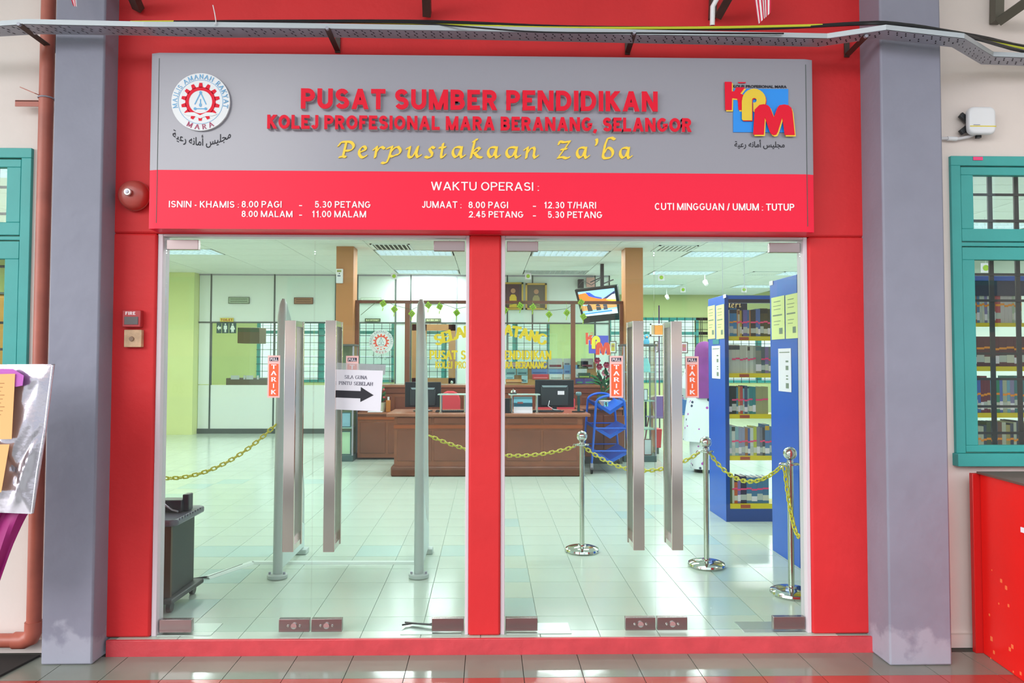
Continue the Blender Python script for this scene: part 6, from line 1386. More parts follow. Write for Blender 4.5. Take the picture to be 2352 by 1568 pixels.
# ---------------------------------------------------------------- detection gates
def gate(X, y0, y1, lb):
    R_ = thing('detection_gate', (X, (y0+y1)/2, 0), lb, 'security gate')
    gp = mat('gate_grey', 'bccac5', .35); ht = 1.93
    b = MB(); b.loft([(.03, X, y0, .034, .03), (1.0, X, y0+.01, .032, .03), (ht-.12, X, y0+.03, .03, .03), (ht-.04, X, y0+.045, .026, .028), (ht, X, y0+.06, .012, .015)], 16); b.build('front_post', gp, R_)
    prof = [(y0+.02, .06), (y0+.03, ht-.1), (y0+.05, ht-.03), (y0+.1, ht-.03), (y0+.2, ht-.12), (y0+.32, ht-.26), (y0+.43, ht-.42), (y0+.5, ht-.62), (y0+.55, 1.1), (y0+.6, .7), (y1, .45), (y1, .06)]
    b = MB(); b.prismx(prof, X-.011, X+.011); b.build('side_panel', M['acryl'], R_)
    rim = [(X, p, z) for p, z in prof[2:]]; b = MB(); b.tube(rim, .013, 8); b.build('rim_tube', gp, R_)
    b = MB(); b.prismx([(y0+.02, .05), (y0+.02, .75), (y0+.2, .55), (y0+.4, .32), (y1, .22), (y1, .05)], X-.016, X+.016); b.build('lower_panel', mat('gate_pale', 'c9dcd8', .4), R_)
    b = MB(); b.prismz([(X+.07*math.cos(t*.3927), y0-.01+.06*math.sin(t*.3927)) for t in range(16)], 0.0005, .03); b.build('base_foot', gp, R_, bevel=.006)
    b = MB(); b.box(X-.05, X+.05, y1-.08, y1+.02, .0005, .04); b.build('rear_foot', gp, R_, bevel=.006)
    for sx_ in (-1, 1): b = MB(); b.cyl((X+sx_*.05, y0-.02, .03), (X+sx_*.05, y0-.02, .045), .008, 8); b.build('bolt', M['galv'], R_)
g1x, g2x = FL(642, 1322).x, FL(963, 1322).x
gate(g1x, 1.02, 1.68, 'pale grey security gate panel behind the left pair of doors, left one'); gate(g2x, 1.02, 1.68, 'pale grey security gate panel beside the red centre pillar')
CV = thing('cable_cover', (-1.1, 1.35, 0), 'pale cable cover strip on the floor between the two gates', 'cable cover'); cvm = mat('cover_white', 'd8e4dc', .35)
a = FL(580, 1293); c = FL(952, 1293); d = FL(474, 1328)
def ridge(p, q_, w_=.035, h=.014):
    p = Vector(p); q_ = Vector(q_); t = (q_-p).normalized(); s_ = Vector((-t.y, t.x, 0)); b = MB(); o = []
    for e in (p, q_): o += [e-s_*w_+Vector((0,0,.0006)), e-s_*w_*.5+Vector((0,0,h)), e+s_*w_*.5+Vector((0,0,h)), e+s_*w_+Vector((0,0,.0006))]
    b.add(o, [(0,1,5,4),(1,2,6,5),(2,3,7,6),(3,0,4,7),(0,3,2,1),(4,5,6,7)]); return b
ridge(a, c).build('long_strip', cvm, CV); ridge(d, a).build('short_strip', cvm, CV)
b = MB(); b.tube([tuple(d+Vector((-.1,-.05,.01))), tuple(d+Vector((.02,.01,.01))), tuple(a+Vector((-.05,-.07,.01)))], .006, 6); b.build('cable', M['black'], CV)
# ---------------------------------------------------------------- black rolling cabinet
X1 = -1.88; y0, y1 = .33, .68
RCB = thing('rolling_cabinet', (X1-.4, (y0+y1)/2, 0), 'black rolling cabinet on casters at the bottom left of the doors', 'cabinet')
bk = mat('cabinet_black', '36383a', .45, var=.15, scale=4)
bxp('body', RCB, bk, X1-.9, X1, y0, y1, .09, .515, bevel=.006)
bxp('corner_edge', RCB, mat('edge_brown', '5c4636', .5), X1-.05, X1+.002, y0-.003, y0+.02, .09, .515)
b = MB(); b.prismz([(X1-.95, y0-.05), (X1+.02, y0-.05), (X1+.05, y0-.02), (X1+.05, y1+.03), (X1+.02, y1+.06), (X1-.95, y1+.06)], .515, .555); b.build('top', mat('cabinet_top', '6c6a78', .3), RCB, bevel=.012)
b = MB(); b.prismz([(X1-.95, y0-.04), (X1+.03, y0-.04), (X1+.05, y1+.04), (X1-.95, y1+.04)], .06, .09); b.build('base', bk, RCB, bevel=.008)
for y in (y0+.02, y1-.0):
    b = MB(); b.cyl((X1-.02, y, .03), (X1+.005, y, .03), .03, 14); b.build('caster', M['black'], RCB)
for k in range(9): b = MB(); y = y0+(y1-y0)*k/9; b.box(X1+.045, X1+.052, y, y+.02, .545, .556); b.build('top_tab', mat('cabinet_top', '6c6a78'), RCB)
q = P(447, 1155, .62); R_ = thing('tape_dispenser', (X1-.04, .56, .556), 'black desk organiser standing on the rolling cabinet', 'organiser')
om = mat('organiser_black', '3b3642', .3)
bxp('holder', R_, om, X1-.15, X1-.01, .5, .6, .5565, .63, bevel=.006); bxp('divider', R_, om, X1-.02, X1+.02, .53, .6, .5565, .66, bevel=.006)
b = MB(); b.tube([(X1-.13, .48, .63), (X1-.09, .47, .6), (X1-.06, .48, .575), (X1-.02, .47, .567)], .006, 6); b.build('wire', M['galv'], R_)
# ---------------------------------------------------------------- stanchions and chains
def stanchion(x, y, lb):
    R_ = thing('chrome_stanchion', (x, y, 0), lb, 'stanchion', 'chrome chain posts')
    b = MB(); b.lathe([(.128, .0005), (.134, .012), (.13, .026), (.11, .036), (.08, .042), (.035, .048), (.03, .055)], x, y, 40); b.build('base', M['chrome'], R_)
    b = MB(); b.lathe([(.019, .05), (.019, .83)], x, y, 24); b.build('pole', M['steelc'], R_)
    b = MB(); b.lathe([(.055, .83), (.057, .838), (.05, .842), (.02, .845), (.02, .86)], x, y, 28); b.build('collar', M['chrome'], R_)
    b = MB(); b.sphere((x, y, .902), .042, 28); b.build('ball', M['chrome'], R_)
    b = MB()
    b.tube([(x-.06+.011*math.cos(t*.785), y, .825+.014*math.sin(t*.785)) for t in range(8)], .003, 5, closed=True); b.build('hook', M['chrome'], R_)
    return Vector((x, y, .83))
M['steelc'] = mat('satin_steel', 'c3c9bd', .16, metal=1)
A1 = FL(1337, 1266); A2 = FL(1623, 1300); A3 = FL(1818, 1365)
S1 = stanchion(A1.x, A1.y, 'chrome ball-top post left of the four right door handles'); S2 = stanchion(A2.x, A2.y, 'chrome ball-top post in front of the first blue bookcase'); S3 = stanchion(A3.x, A3.y, 'chrome ball-top post closest to the right door jamb')
lk = MB(); L_, r_ = .021, .012
lp = [(L_*(1 if math.cos(t) > 0 else -1)*.45+r_*math.cos(t), r_*math.sin(t)) for t in [k*math.pi/5+.314 for k in range(10)]]
lk.tube([(a, c, 0) for a, c in lp], .0048, 5, closed=True)
lme = bpy.data.meshes.new('link'); lme.from_pydata(lk.v, [], lk.f); lme.materials.append(M['chain'])
for p_ in lme.polygons: p_.use_smooth = True
def chain(a, c, low, lb):
    a = Vector(a); c = Vector(c); mid = (a+c)/2; sag = mid.z-low
    N = 60; pts = []
    for i in range(N+1):
        t = i/N; p = a.lerp(c, t); p.z -= sag*4*t*(1-t); pts.append(p)
    R_ = thing('plastic_chain', tuple(a), lb, 'chain', 'yellow plastic chains'); step = .0335; acc = 0; nxt = step/2; k = 0
    for i in range(N):
        p, q = pts[i], pts[i+1]; L = (q-p).length
        while nxt <= acc+L:
            t = (nxt-acc)/L; pos = p.lerp(q, t); d = (q-p).normalized(); ref = Vector((0,0,1)) if abs(d.z) < .95 else Vector((1,0,0)); s_ = d.cross(ref).normalized(); u = s_.cross(d)
            if k % 2: s_, u = u, -s_
            s2 = (s_+u*.35).normalized(); u2 = d.cross(s2)
            mm = Matrix((( d.x, s2.x, u2.x), (d.y, s2.y, u2.y), (d.z, s2.z, u2.z))).to_4x4()
            o = bpy.data.objects.new('link', lme); COL.objects.link(o); o.parent = R_; mm.translation = pos-a; o.matrix_local = mm; k += 1; nxt += step
        acc += L
g1 = P(640, 975, 1.0); g2 = P(986, 1000, 1.66); pe = P(376, 1083, 1.0)
hk = Vector((-.055, -.0, -.01))
chain(g1+Vector((-.02,0,0)), pe+Vector((-.25, 0, .01)), pe.z-.01, 'yellow plastic chain hanging left from the left security gate')
chain(g2, S1+hk, P(1150, 1047, 1.62).z, 'yellow plastic chain from the middle gate to the first chrome post')
chain(S1+hk*-.2+Vector((0,0,-.01)), S2+hk, P(1500, 1080, (S1.y+S2.y)/2).z, 'yellow plastic chain between the first and second chrome posts')
chain(S2+Vector((.03,0,-.01)), S3+hk, P(1718, 1104, (S2.y+S3.y)/2).z, 'yellow plastic chain between the second and third chrome posts')
e = P(1835, 1232, .25); chain(S3+hk+Vector((.01,-.02,0)), e, (S3.z+e.z)/2-.1, 'yellow plastic chain dropping beside the right door jamb')
# ---------------------------------------------------------------- blue bookcases and books
dbl = mat('blue_dark_metal', '16489b', .35)
def bookcase(x0, x1, yf, dep, zt_, lips, lb, hd=.075):
    R_ = thing('bookcase', ((x0+x1)/2, yf+dep/2, 0), lb, 'bookcase')
    for x in (x0, x1-.03): bxp('end_panel', R_, M['blue'], x, x+.03, yf-.0, yf+dep, .0, zt_, bevel=.003)
    for x in (x0+.001, x1-.036):
        for y in (yf-.004, yf+dep-.03): bxp('upright', R_, dbl, x, x+.035, y, y+.034, .0, zt_-.02)
    bxp('top_panel', R_, M['blue'], x0+.031, x1-.031, yf, yf+dep, zt_-.04, zt_-.005); bxp('header', R_, mat('header_dark', '2e3550', .4), x0+.031, x1-.031, yf+.01, yf+.03, zt_-hd, zt_-.04)
    bxp('kick_plate', R_, dbl, x0+.03, x1-.03, yf+.005, yf+.03, .0, lips[-1][1]-.005)
    for za, zb2 in lips:
        o = bxp('shelf', R_, M['yellow'], x0+.037, x1-.037, yf+.02, yf+dep/2, za, za+.012)
        b = MB(); b.box(x0+.037, x1-.037, yf+.008, yf+.02, zb2, za+.012); b.build('front_lip', M['yellow'], o)
        b = MB(); b.box(x0+.14, x0+.23, yf+.003, yf+.008, zb2+.005, za+.004); b.build('label_holder', mat('label_red', 'b4522f', .5), o)
        b = MB(); b.prismx([(yf+.02, za), (yf+.2, za), (yf+.2, za+.15), (yf+.03, za+.1)], x0+.038, x0+.04); b.build('side_bracket', M['yellow'], o)
    return R_
BKM = {}
def book_mesh(w_, h, d, col):
    k = (round(w_, 3), round(h, 3), col)
    if k in BKM: return BKM[k]
    b = MB(); t = .003
    b.box(-w_/2, w_/2, 0, .004, 0, h); b.box(-w_/2, -w_/2+t, .004, d, 0, h); b.box(w_/2-t, w_/2, .004, d, 0, h); b.box(-w_/2+t, w_/2-t, .004, d-.006, .004, h-.004, 1)
    me = bpy.data.meshes.new('book'); me.from_pydata(b.v, [], b.f); me.materials.append(mat('book_'+col, col, .45, var=.06, scale=12)); me.materials.append(M['papw'])
    me.polygons.foreach_set('material_index', b.m); BKM[k] = me; return me
STM = {}
def strip_mesh(nm, w_, h, mt):
    k = (nm, round(w_, 3), round(h, 3), mt.name)
    if k not in STM:
        b = MB(); b.box(-w_/2, w_/2, -.001, 0, 0, h); me = bpy.data.meshes.new(nm); me.from_pydata(b.v, [], b.f); me.materials.append(mt); STM[k] = me
    return STM[k]
ORD = ['first','second','third','fourth','fifth','sixth','seventh','eighth','ninth','tenth','eleventh','twelfth','thirteenth','fourteenth','fifteenth','sixteenth','seventeenth','eighteenth','nineteenth','twentieth','twenty-first','twenty-second']
def shelf_books(x, z, yf, spec, sc, tape, where, group):
    for k, (w_, col, cn_, h, lab, top) in enumerate(spec):
        w_ = round(w_*sc, 3)
        o = bpy.data.objects.new('book', book_mesh(w_-.0008, h, .17, col)); COL.objects.link(o); o.location = (x+w_/2, yf+.03, z); WL[o.name] = o.location.copy()
        tag(o, '%s book, %s from the left on the %s' % (cn_, ORD[k], where), 'book', group)
        def st(nm, z0, hh, mt, pr=0):
            s_ = bpy.data.objects.new(nm, strip_mesh(nm, w_-.001, hh, mt)); COL.objects.link(s_); s_.parent = o; s_.location = (0, -pr, z0)
        if lab: st('spine_label', (.02, .026, .031)[(k*5) % 3], (.05, .058, .045, .064)[(k*7) % 4], (M['papw'], mat('label_cream', 'd5d6c8', .8), mat('label_grey', 'c2cac6', .8))[(k*11) % 3])
        if tape and (k*13) % 9: st('colour_tape', .125+((k*7) % 3-1)*.006 if h > .2 else .09, .015, tape if not (tape is M['pink'] and k < 3 and 'top' in where) else mat('orange_tape', 'f79a2c', .6), .0008)
        if top: st('spine_band', h*.82, h*.14, mat('band_'+top, top, .5))
        x += w_
    return x
lips1 = [(PZ(a_, 2.71, 1730), PZ(c_, 2.71, 1730)) for a_, c_ in ((775,782),(860,867),(954,961),(1050,1057),(1160,1168))]
bx0 = PPX(1675, 1000, 2.24).x
bookcase(2.226, 3.45, 2.71, .5, PZ(677, 2.71, 1720), lips1, 'blue metal bookcase farther from the doors with yellow shelves')
sc1 = 1/6.275/246; sc2 = 1/4.48/246; xs0 = 2.226+.045; wh = 'shelf of the farther blue bookcase'
shelf_books(xs0, lips1[0][0]+.0125, 2.71, [(20,'d8dbd0','white',.25,1,''),(53,'2f86c4','bright blue',.265,1,'1d3c50'),(52,'2f86c4','bright blue',.265,1,'1d3c50'),(16,'b58a5c','tan',.25,0,''),(30,'cfc8b8','cream',.255,0,'8c5a3c'),(30,'c4a83a','mustard',.245,1,''),(20,'3b3b48','dark',.24,1,''),(60,'6b68b4','violet blue',.25,1,''),(30,'4a78b8','blue',.25,1,''),(20,'c08048','orange brown',.245,0,''),(75,'3c3a3c','black',.25,1,''),(32,'5878c0','blue',.26,1,''),(34,'5878c0','blue',.26,1,''),(50,'4a4a2c','dark olive',.265,1,'2b2b24'),(58,'55522e','dark olive',.265,1,'2b2b24'),(40,'4a4a2c','dark olive',.26,1,'')], sc1, M['pink'], 'top '+wh, 'books on the farther bookcase')
shelf_books(xs0, lips1[1][0]+.0125, 2.71, [(50,'cdd3cb','white set',.27,0,'3d5060'),(55,'cdd3cb','white set',.27,0,'3d5060'),(60,'cdd3cb','white set',.27,0,'3d5060'),(45,'c9cfc6','pale grey',.26,0,''),(45,'c9cfc6','pale grey',.26,0,''),(25,'dfe4dc','white',.265,0,''),(36,'bfc6bd','pale grey',.26,0,'4a4c4c'),(50,'d2d8cf','white',.262,0,''),(36,'b4bbb4','grey',.255,0,''),(80,'8f938a','grey',.26,1,'5c8088'),(54,'5a6a74','slate',.25,1,''),(52,'8c7ab0','purple',.25,1,''),(60,'7f8a94','grey blue',.25,1,'')], sc1, M['pink'], 'second '+wh, 'books on the farther bookcase')
shelf_books(xs0, lips1[2][0]+.0125, 2.71, [(32,'2c3530','black',.26,1,''),(45,'2c3530','black',.26,1,''),(20,'4f8c9c','teal',.25,1,''),(20,'c7a048','ochre',.26,1,''),(30,'c4544a','red',.26,1,''),(15,'7cb8cc','light blue',.24,1,''),(32,'4f5c7c','navy',.265,1,''),(18,'7fb0b4','pale teal',.24,1,''),(36,'3f8a90','teal',.255,1,''),(32,'3f8a90','teal',.255,1,''),(70,'a8a678','khaki binder',.255,0,''),(60,'a8a678','khaki binder',.255,0,'')], sc2, M['pink'], 'third '+wh, 'books on the farther bookcase')
shelf_books(xs0, lips1[3][0]+.0125, 2.71, [(26,'9cc7cc','pale blue',.28,1,''),(35,'d4dcd6','white',.28,1,'33403c'),(36,'8fb8c4','light blue',.27,1,''),(30,'98a0c0','lavender',.26,1,''),(36,'98a0c0','lavender',.26,1,''),(30,'a8754a','brown',.255,1,''),(24,'4a68b0','blue',.25,1,''),(34,'d4dcd6','white',.26,1,''),(34,'c4cc50','yellow green',.27,1,''),(34,'8a8c9c','grey',.265,1,''),(26,'7c7f90','grey',.26,1,''),(26,'4a4a54','dark grey',.26,1,''),(46,'5a86b8','blue',.29,1,'dcae34'),(40,'5a86b8','blue',.27,1,'')], sc2, M['pink'], 'fourth '+wh, 'books on the farther bookcase')
shelf_books(xs0, lips1[4][0]+.0125, 2.71, [(26,'5c6c4c','olive',.27,0,''),(22,'cfd4c4','white',.25,0,''),(34,'c8643c','orange',.24,1,'3b3340'),(32,'8c78b4','violet',.23,1,''),(62,'3c3a58','dark violet',.25,1,''),(52,'527fa8','blue binder',.24,1,''),(58,'527fa8','blue binder',.24,1,''),(57,'527fa8','blue binder',.24,1,''),(64,'527fa8','blue binder',.24,1,'')], sc2, M['pink'], 'bottom '+wh, 'books on the farther bookcase')
Y2 = 1.2; lips2 = [(PZ(a_, Y2, 2290), PZ(c_, Y2, 2290)) for a_, c_ in ((745,750),(845,852),(952,959),(1056,1063),(1160,1167))]
bookcase(2.262, 4.5, Y2, .5, PZ(632, Y2, 2290), lips2, 'blue metal bookcase nearest the doors and the right window', .15)
xw = PX(2226, Y2+.03, 800); w2 = 'shelf behind the right window'; sc3 = 1.22/3.406/317; ot = mat('orange_tape', 'f79a2c', .6)
random.seed(21)
def rnd(n, pal, wr, hr, lab=1):
    o = []
    for k in range(n):
        c_, nm = random.choice(pal); o.append((random.uniform(*wr), c_, nm, round(random.uniform(*hr), 2), lab, ''))
    return o
cr = (('c9d2c8','white'),('8f86b8','lavender'),('aebfa8','pale green'),('b07860','brown'),('6a88b4','blue'),('d4dad4','pale grey'))
shelf_books(xw, lips2[0][0]+.0125, Y2, rnd(10, cr, (14, 22), (.23, .26))+[(34,'b8525c','crimson set',.26,1,'')]+[(26,'c9c2c4','pale pink set',.26,0,'b4444e') for _ in range(3)]+rnd(4, cr, (14, 24), (.23, .25)), sc3, ot, 'upper '+w2, 'books behind the right window')
shelf_books(xw, lips2[1][0]+.0125, Y2, [(50,'62323c','maroon volume',.22,1,'') for _ in range(9)], sc3, ot, 'second '+w2, 'books behind the right window')
tl = (('3f7f86','teal'),('4a6cc0','blue'),('8a86b0','lavender'),('3c8a6c','green'),('6ea8c4','light blue'),('aab49c','pale green'),('7a3c48','maroon'),('3f5f8c','navy'))
shelf_books(xw, lips2[2][0]+.0125, Y2, rnd(17, tl, (18, 30), (.24, .27)), sc3, ot, 'third '+w2, 'books behind the right window')
bn = (('7a5a50','brown'),('4c5c44','dark green'),('b8c0b0','pale grey'),('3c4c64','navy'),('a8a06c','khaki'),('4a80b0','blue'))
shelf_books(xw, lips2[3][0]+.0125, Y2, rnd(17, bn, (18, 30), (.22, .27)), sc3, ot, 'lowest visible '+w2, 'books behind the right window')
# dark gallery plaque above the top row of books
R_ = thing('gallery_plaque', tuple(P(1690, 712, 3.45)), 'black plaque with gold cursive lettering behind the top bookcase shelf', 'sign')
b = MB(); pxbox(b, 1655, 688, 1716, 716, 3.4, 3.42); b.build('board', M['black'], R_)
for x in (1660, 1710): q = P(x, 690, 3.41); b = MB(); b.cyl((q.x, 3.41, q.z), (q.x, 3.41, HC), .002, 5); b.build('wire', M['galv'], R_); YQ = 3.398
for ch, x0, x1 in (('a',1664,1672), ('k',1674,1679), ('e',1680,1687), ('r',1689,1696), ('t',1698,1702)):
    b = MB(); X0 = P(x0, 700, YQ).x; X1_ = P(x1, 700, YQ).x; Z0 = P(x0, 706, YQ).z; sc = P(x0, 697, YQ).z-Z0
    if ch == 'k': st = [[(.2,.1),(.6,1.7),(.3,1.6),(.1,.1),(.9,.1)]]
    elif ch == 't': st = [[(0,.8),(.4,1),(.2,.1),(.9,.2)], [(.7,1.5),(.75,1.55)]]
    else: st = CG[ch]
    for s_ in st:
        for q in stroke([(X0+a*(X1_-X0), Z0+c*sc) for a, c in s_], nib(.008, .004, 38)): b.sp(q, YQ-.003, YQ)
    b.build('letter', mat('gold_paint', 'd9bd7a', .4), R_)
# papers on the end panels
def end_paper(X, x0, y0, x1, y1, mt, lb, marks, nm='notice'):
    a = PPX(x0, (y0+y1)/2, X); c = PPX(x1, (y0+y1)/2, X); zt_ = (PPX(x0, y0, X).z+PPX(x1, y0, X).z)/2; zb2 = (PPX(x0, y1, X).z+PPX(x1, y1, X).z)/2
    ya, yb2 = sorted((a.y, c.y)); R_ = thing(nm, (X-.004, (ya+yb2)/2, zb2), lb, 'notice'); b = MB(); b.box(X-.004, X-.001, ya, yb2, zb2, zt_); b.build('sheet', mt, R_)
    for u, v, du, dv in marks:
        b = MB(); yy = yb2-(yb2-ya)*u; b.box(X-.0052, X-.004, yy-(yb2-ya)*du, yy, zb2+(zt_-zb2)*v, zb2+(zt_-zb2)*(v+dv)); b.build('printed_mark', mat('print_grey', '7d8a78', .7), R_)
mk = [(.2,.88,.5,.015), (.15,.78,.6,.012), (.2,.7,.5,.012), (.12,.55,.7,.03), (.2,.42,.5,.012), (.2,.34,.4,.012), (.6,.12,.25,.14)]
mk2 = [(.1,.9,.8,.02), (.6,.68,.2,.04), (.6,.5,.2,.1), (.62,.35,.15,.03), (.62,.28,.15,.03), (.6,.08,.22,.12)]
end_paper(2.226, 1626.5, 702, 1643, 778, M['papy'], 'pale yellow notice at left on the farther bookcase end', mk); end_paper(2.226, 1646, 700, 1664, 778, M['papy'], 'pale yellow notice at right on the farther bookcase end', mk)
end_paper(2.226, 1636, 794, 1655, 869, M['papw'], 'narrow white notice on the farther bookcase end', mk2); end_paper(2.226, 1638, 779, 1652, 790, mat('tag_teal', '2f8f9c', .5), 'small teal tag on the farther bookcase end', [], 'tag')
end_paper(2.262, 1773, 681, 1803, 779, M['papy'], 'large pale yellow notice at left on the nearer bookcase end', mk); end_paper(2.262, 1805.5, 675, 1833, 777, M['papy'], 'large pale yellow notice at right on the nearer bookcase end', mk)
end_paper(2.262, 1789, 800, 1818, 899, M['papw'], 'long white notice on the nearer bookcase end', mk2)
for X, x0, y0, x1, y1, w_ in ((2.226, 1662, 676, 1668, 684, 'farther'), (2.262, 1768, 645, 1776, 655, 'nearer')):
    end_paper(X, x0, y0, x1, y1, M['papw'], 'tiny white tag at the top of the %s bookcase end' % w_, [], 'tag')
# ---------------------------------------------------------------- woman in purple headscarf (seen from behind)
px_, py_ = PX(1620, 5.72, 1000), 5.72
PN = thing('person', (px_, py_, 0), 'person in a purple headscarf and long white dotted dress seen from behind', 'person')
sk = mat('skin', 'b98468', .5)
def skin_body(nm, verts, edges, rad, mt, R_):
    me = bpy.data.meshes.new(nm); org = WL[R_.name]; me.from_pydata([Vector(v)-org for v in verts], edges, []); o = bpy.data.objects.new(nm, me); COL.objects.link(o)
    md = o.modifiers.new('skin', 'SKIN'); o.modifiers.new('sub', 'SUBSURF').levels = 1
    for i, r in enumerate(rad): me.skin_vertices[0].data[i].radius = (r, r)
    me.skin_vertices[0].data[0].use_root = True
    bpy.context.view_layer.update(); m2 = bpy.data.meshes.new_from_object(o.evaluated_get(bpy.context.evaluated_depsgraph_get())); bpy.data.objects.remove(o)
    m2.materials.clear(); m2.materials.append(mt); m2.name = nm
    for p_ in m2.polygons: p_.use_smooth = True
    o = bpy.data.objects.new(nm, m2); COL.objects.link(o); o.parent = R_; WL[o.name] = org; return o
X, Y = px_, py_
V = [(X,Y,.95),(X,Y,1.15),(X,Y,1.38),(X,Y,1.5),(X,Y,1.6),(X,Y,1.7),
     (X-.19,Y,1.4),(X-.25,Y+.04,1.15),(X-.2,Y+.22,1.0),(X-.17,Y+.3,.99),(X+.19,Y,1.4),(X+.25,Y+.04,1.15),(X+.2,Y+.22,1.0),(X+.17,Y+.3,.99),
     (X-.09,Y,.88),(X-.09,Y,.48),(X-.09,Y-.01,.08),(X-.09,Y+.12,.04),(X+.09,Y,.88),(X+.09,Y,.48),(X+.09,Y-.01,.08),(X+.09,Y+.12,.04)]
E2 = [(0,1),(1,2),(2,3),(3,4),(4,5),(2,6),(6,7),(7,8),(8,9),(2,10),(10,11),(11,12),(12,13),(0,14),(14,15),(15,16),(16,17),(0,18),(18,19),(19,20),(20,21)]
RD = [.13,.11,.13,.05,.085,.07,.05,.042,.03,.03,.05,.042,.03,.03,.08,.055,.035,.03,.08,.055,.035,.03]
skin_body('body', V, E2, RD, sk, PN)
for s_ in (-1, 1):
    for k in range(5):
        b = MB(); x = X+s_*(.17-.014*k+.03); b.tube([(x, Y+.3, .99), (x-s_*.002, Y+.34, .985-.004*k), (x-s_*.006, Y+.36-.006*abs(k-2), .965)], [.009,.008,.006], 6); b.build('finger', sk, PN)
def dress_mat():
    mt = bpy.data.materials.new('dotted_cloth'); mt.use_nodes = True; n = mt.node_tree.nodes; l = mt.node_tree.links; b = n['Principled BSDF']
    tc = n.new('ShaderNodeTexCoord'); vo = n.new('ShaderNodeTexVoronoi'); vo.inputs['Scale'].default_value = 13; l.new(tc.outputs['Object'], vo.inputs['Vector'])
    lt = n.new('ShaderNodeMath'); lt.operation = 'LESS_THAN'; lt.inputs[1].default_value = .23; l.new(vo.outputs['Distance'], lt.inputs[0])
    rp = n.new('ShaderNodeValToRGB'); rp.color_ramp.interpolation = 'CONSTANT'; rp.color_ramp.elements[0].color = lin('b04ab0'); rp.color_ramp.elements[1].position = .45; rp.color_ramp.elements[1].color = lin('3c4660'); e = rp.color_ramp.elements.new(.7); e.color = lin('dfe6ee')
    l.new(vo.outputs['Color'], rp.inputs[0]); mx = n.new('ShaderNodeMix'); mx.data_type = 'RGBA'; l.new(lt.outputs[0], mx.inputs[0]); mx.inputs[6].default_value = lin('dfe8ea'); l.new(rp.outputs[0], mx.inputs[7]); l.new(mx.outputs[2], b.inputs['Base Color']); b.inputs['Roughness'].default_value = .8; return mt
dm = dress_mat()
def folds(mb, rings, n=36, amp=.05, f=7):
    o = len(mb.v)
    for j, (z, cx, cy, rx, ry) in enumerate(rings):
        for k in range(n):
            a = 6.28318*k/n; w_ = 1+amp*(j/len(rings))*math.sin(a*f+j*.3); mb.v.append(Vector((cx+rx*w_*math.cos(a), cy+ry*w_*math.sin(a), z)))
    for j in range(len(rings)-1):
        for k in range(n): k2 = (k+1) % n; mb.f.append((o+j*n+k, o+j*n+k2, o+(j+1)*n+k2, o+(j+1)*n+k)); mb.m.append(0)
b = MB(); folds(b, [(1.43,X,Y,.17,.11),(1.3,X,Y,.215,.16),(1.1,X,Y,.22,.17),(.9,X,Y,.25,.2),(.7,X,Y,.275,.22),(.5,X,Y,.29,.23),(.42,X,Y,.295,.235)]); b.build('tunic', dm, PN)
b = MB(); folds(b, [(.6,X,Y,.2,.17),(.4,X,Y,.21,.18),(.2,X,Y,.2,.17),(.05,X,Y,.19,.165)]); b.build('skirt', dm, PN)
for s_ in (-1, 1): b = MB(); b.tube([(X+s_*.18,Y,1.4),(X+s_*.25,Y+.04,1.15),(X+s_*.2,Y+.2,1.01)], [.08,.075,.07], 12); b.build('sleeve', dm, PN)
hm = mat('purple_cloth', '83388a', .7, var=.12, scale=10)
b = MB(); folds(b, [(1.0,X,Y-.03,.2,.19),(1.15,X,Y-.02,.2,.18),(1.35,X,Y-.01,.185,.16),(1.48,X,Y,.15,.14),(1.56,X,Y+.0,.135,.14),(1.66,X,Y-.005,.13,.135),(1.72,X,Y,.1,.11),(1.75,X,Y,.06,.07),(1.762,X,Y,.01,.015)][::-1], 32, .03, 9); b.build('headscarf', hm, PN)
for s_ in (-1, 1): b = MB(); b.loft([(.0005, X+s_*.09, Y+.04, .045, .12), (.03, X+s_*.09, Y+.04, .046, .12), (.07, X+s_*.09, Y+.0, .04, .07)], 14); b.build('shoe', M['black'], PN)
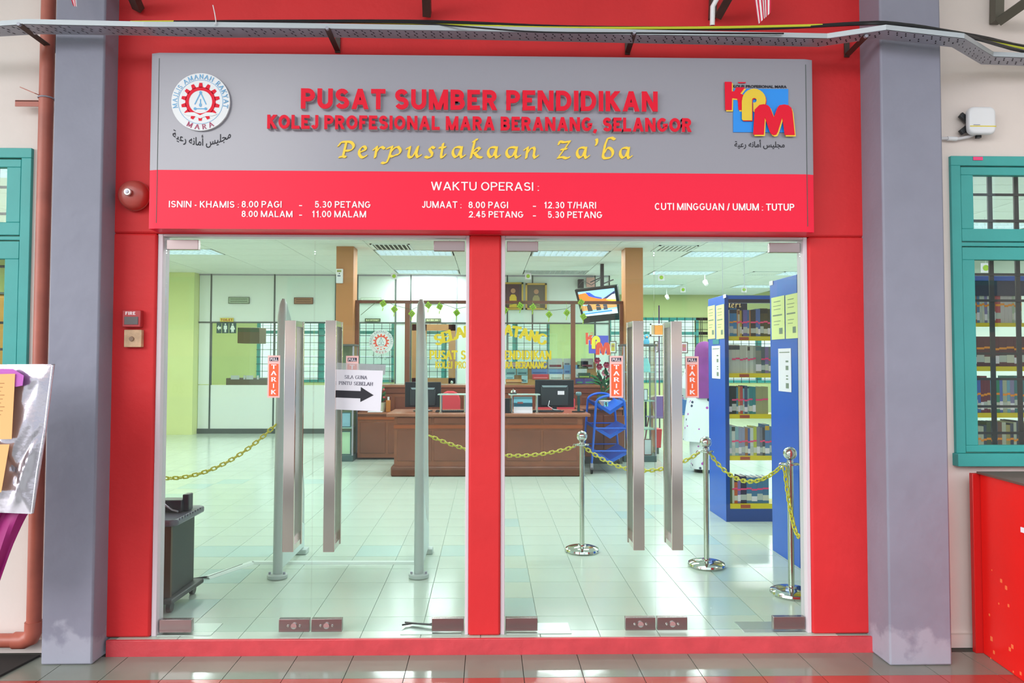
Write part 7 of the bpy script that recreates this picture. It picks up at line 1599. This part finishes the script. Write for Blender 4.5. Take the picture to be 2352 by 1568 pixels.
# ---------------------------------------------------------------- reading tables and chairs beyond
def shell_chair(px, Y, col, lb, rz=0.):
    X = PX(px, Y, 900); R_ = thing('shell_chair', (X, Y, 0), lb, 'chair')
    b = MB(); b.prism([(X-.2,.82),(X-.13,.84),(X+.13,.84),(X+.2,.82),(X+.14,.5),(X+.1,.46),(X-.1,.46),(X-.14,.5)], Y-.02, Y+.0); b.build('backrest', col, R_, bevel=.006)
    bxp('seat', R_, col, X-.21, X+.21, Y, Y+.42, .43, .45, bevel=.008)
    for sx_ in (-1, 1):
        for y in (0, .4): b = MB(); b.cyl((X+sx_*.16, Y+.05+y*.8, .43), (X+sx_*.22, Y-.03+y*1.15, .0), .012, 8); b.build('leg', mat('maroon_metal', '7c3a44', .4), R_)
shell_chair(1520, 9.3, mat('chair_purple', '6f5a92', .4), 'purple plastic chair seen between the two door handles'); shell_chair(1575, 10.1, mat('chair_blue', '3f6fa8', .4), 'blue plastic chair left of the person in purple')
R_ = thing('reading_table', (PX(1560, 11.4), 11.4, 0), 'light reading table before the rear windows', 'table'); x_ = PX(1560, 11.4)
bxp('top', R_, mat('table_top', 'cfc9a8', .4), x_-.7, x_+.7, 11.1, 11.8, .71, .74, bevel=.004)
for sx_ in (-1, 1):
    for y in (11.15, 11.75): bxp('leg', R_, M['blackm'], x_+sx_*.65-.02, x_+sx_*.65+.02, y-.02, y+.02, 0, .71)
for k, (x, y, Y) in enumerate(((1619, 646, 10.6), (1531, 679, 13.5))):
    q = P(x, y, Y); R_ = thing('spotlight', (q.x, Y, q.z), 'small white ceiling spotlight %s' % ('right of the person', 'before the green rear wall')[k], 'spotlight')
    b = MB(); b.cyl((q.x, Y, q.z), (q.x+.02, Y-.06, q.z-.08), .05, 14, 0, .035); b.build('head', M['whiteplastic'], R_); b = MB(); b.cyl((q.x, Y, q.z), (q.x, Y, HC), .008, 8); b.build('stem', M['whiteplastic'], R_)
# things seen through the left window
q = P(15, 700, 6.0); R_ = thing('tall_cupboard', (q.x-.4, 6.0, 0), 'ochre brown tall cupboard seen through the left window', 'cupboard')
bxp('carcass', R_, mat('ochre_wood', 'a9803c', .5, var=.1), q.x-1.0, q.x+.18, 6.0, 6.5, 0, PZ(680, 6.0), bevel=.01); bxp('top_rail', R_, M['dark'], q.x-1.02, q.x+.2, 5.98, 6.52, PZ(680, 6.0), PZ(675, 6.0))
for k in range(2): bxp('door', R_, mat('ochre_wood', 'a9803c'), q.x-.98+k*.58, q.x-.42+k*.58, 5.985, 6.0, .05, PZ(685, 6.0), bevel=.006)
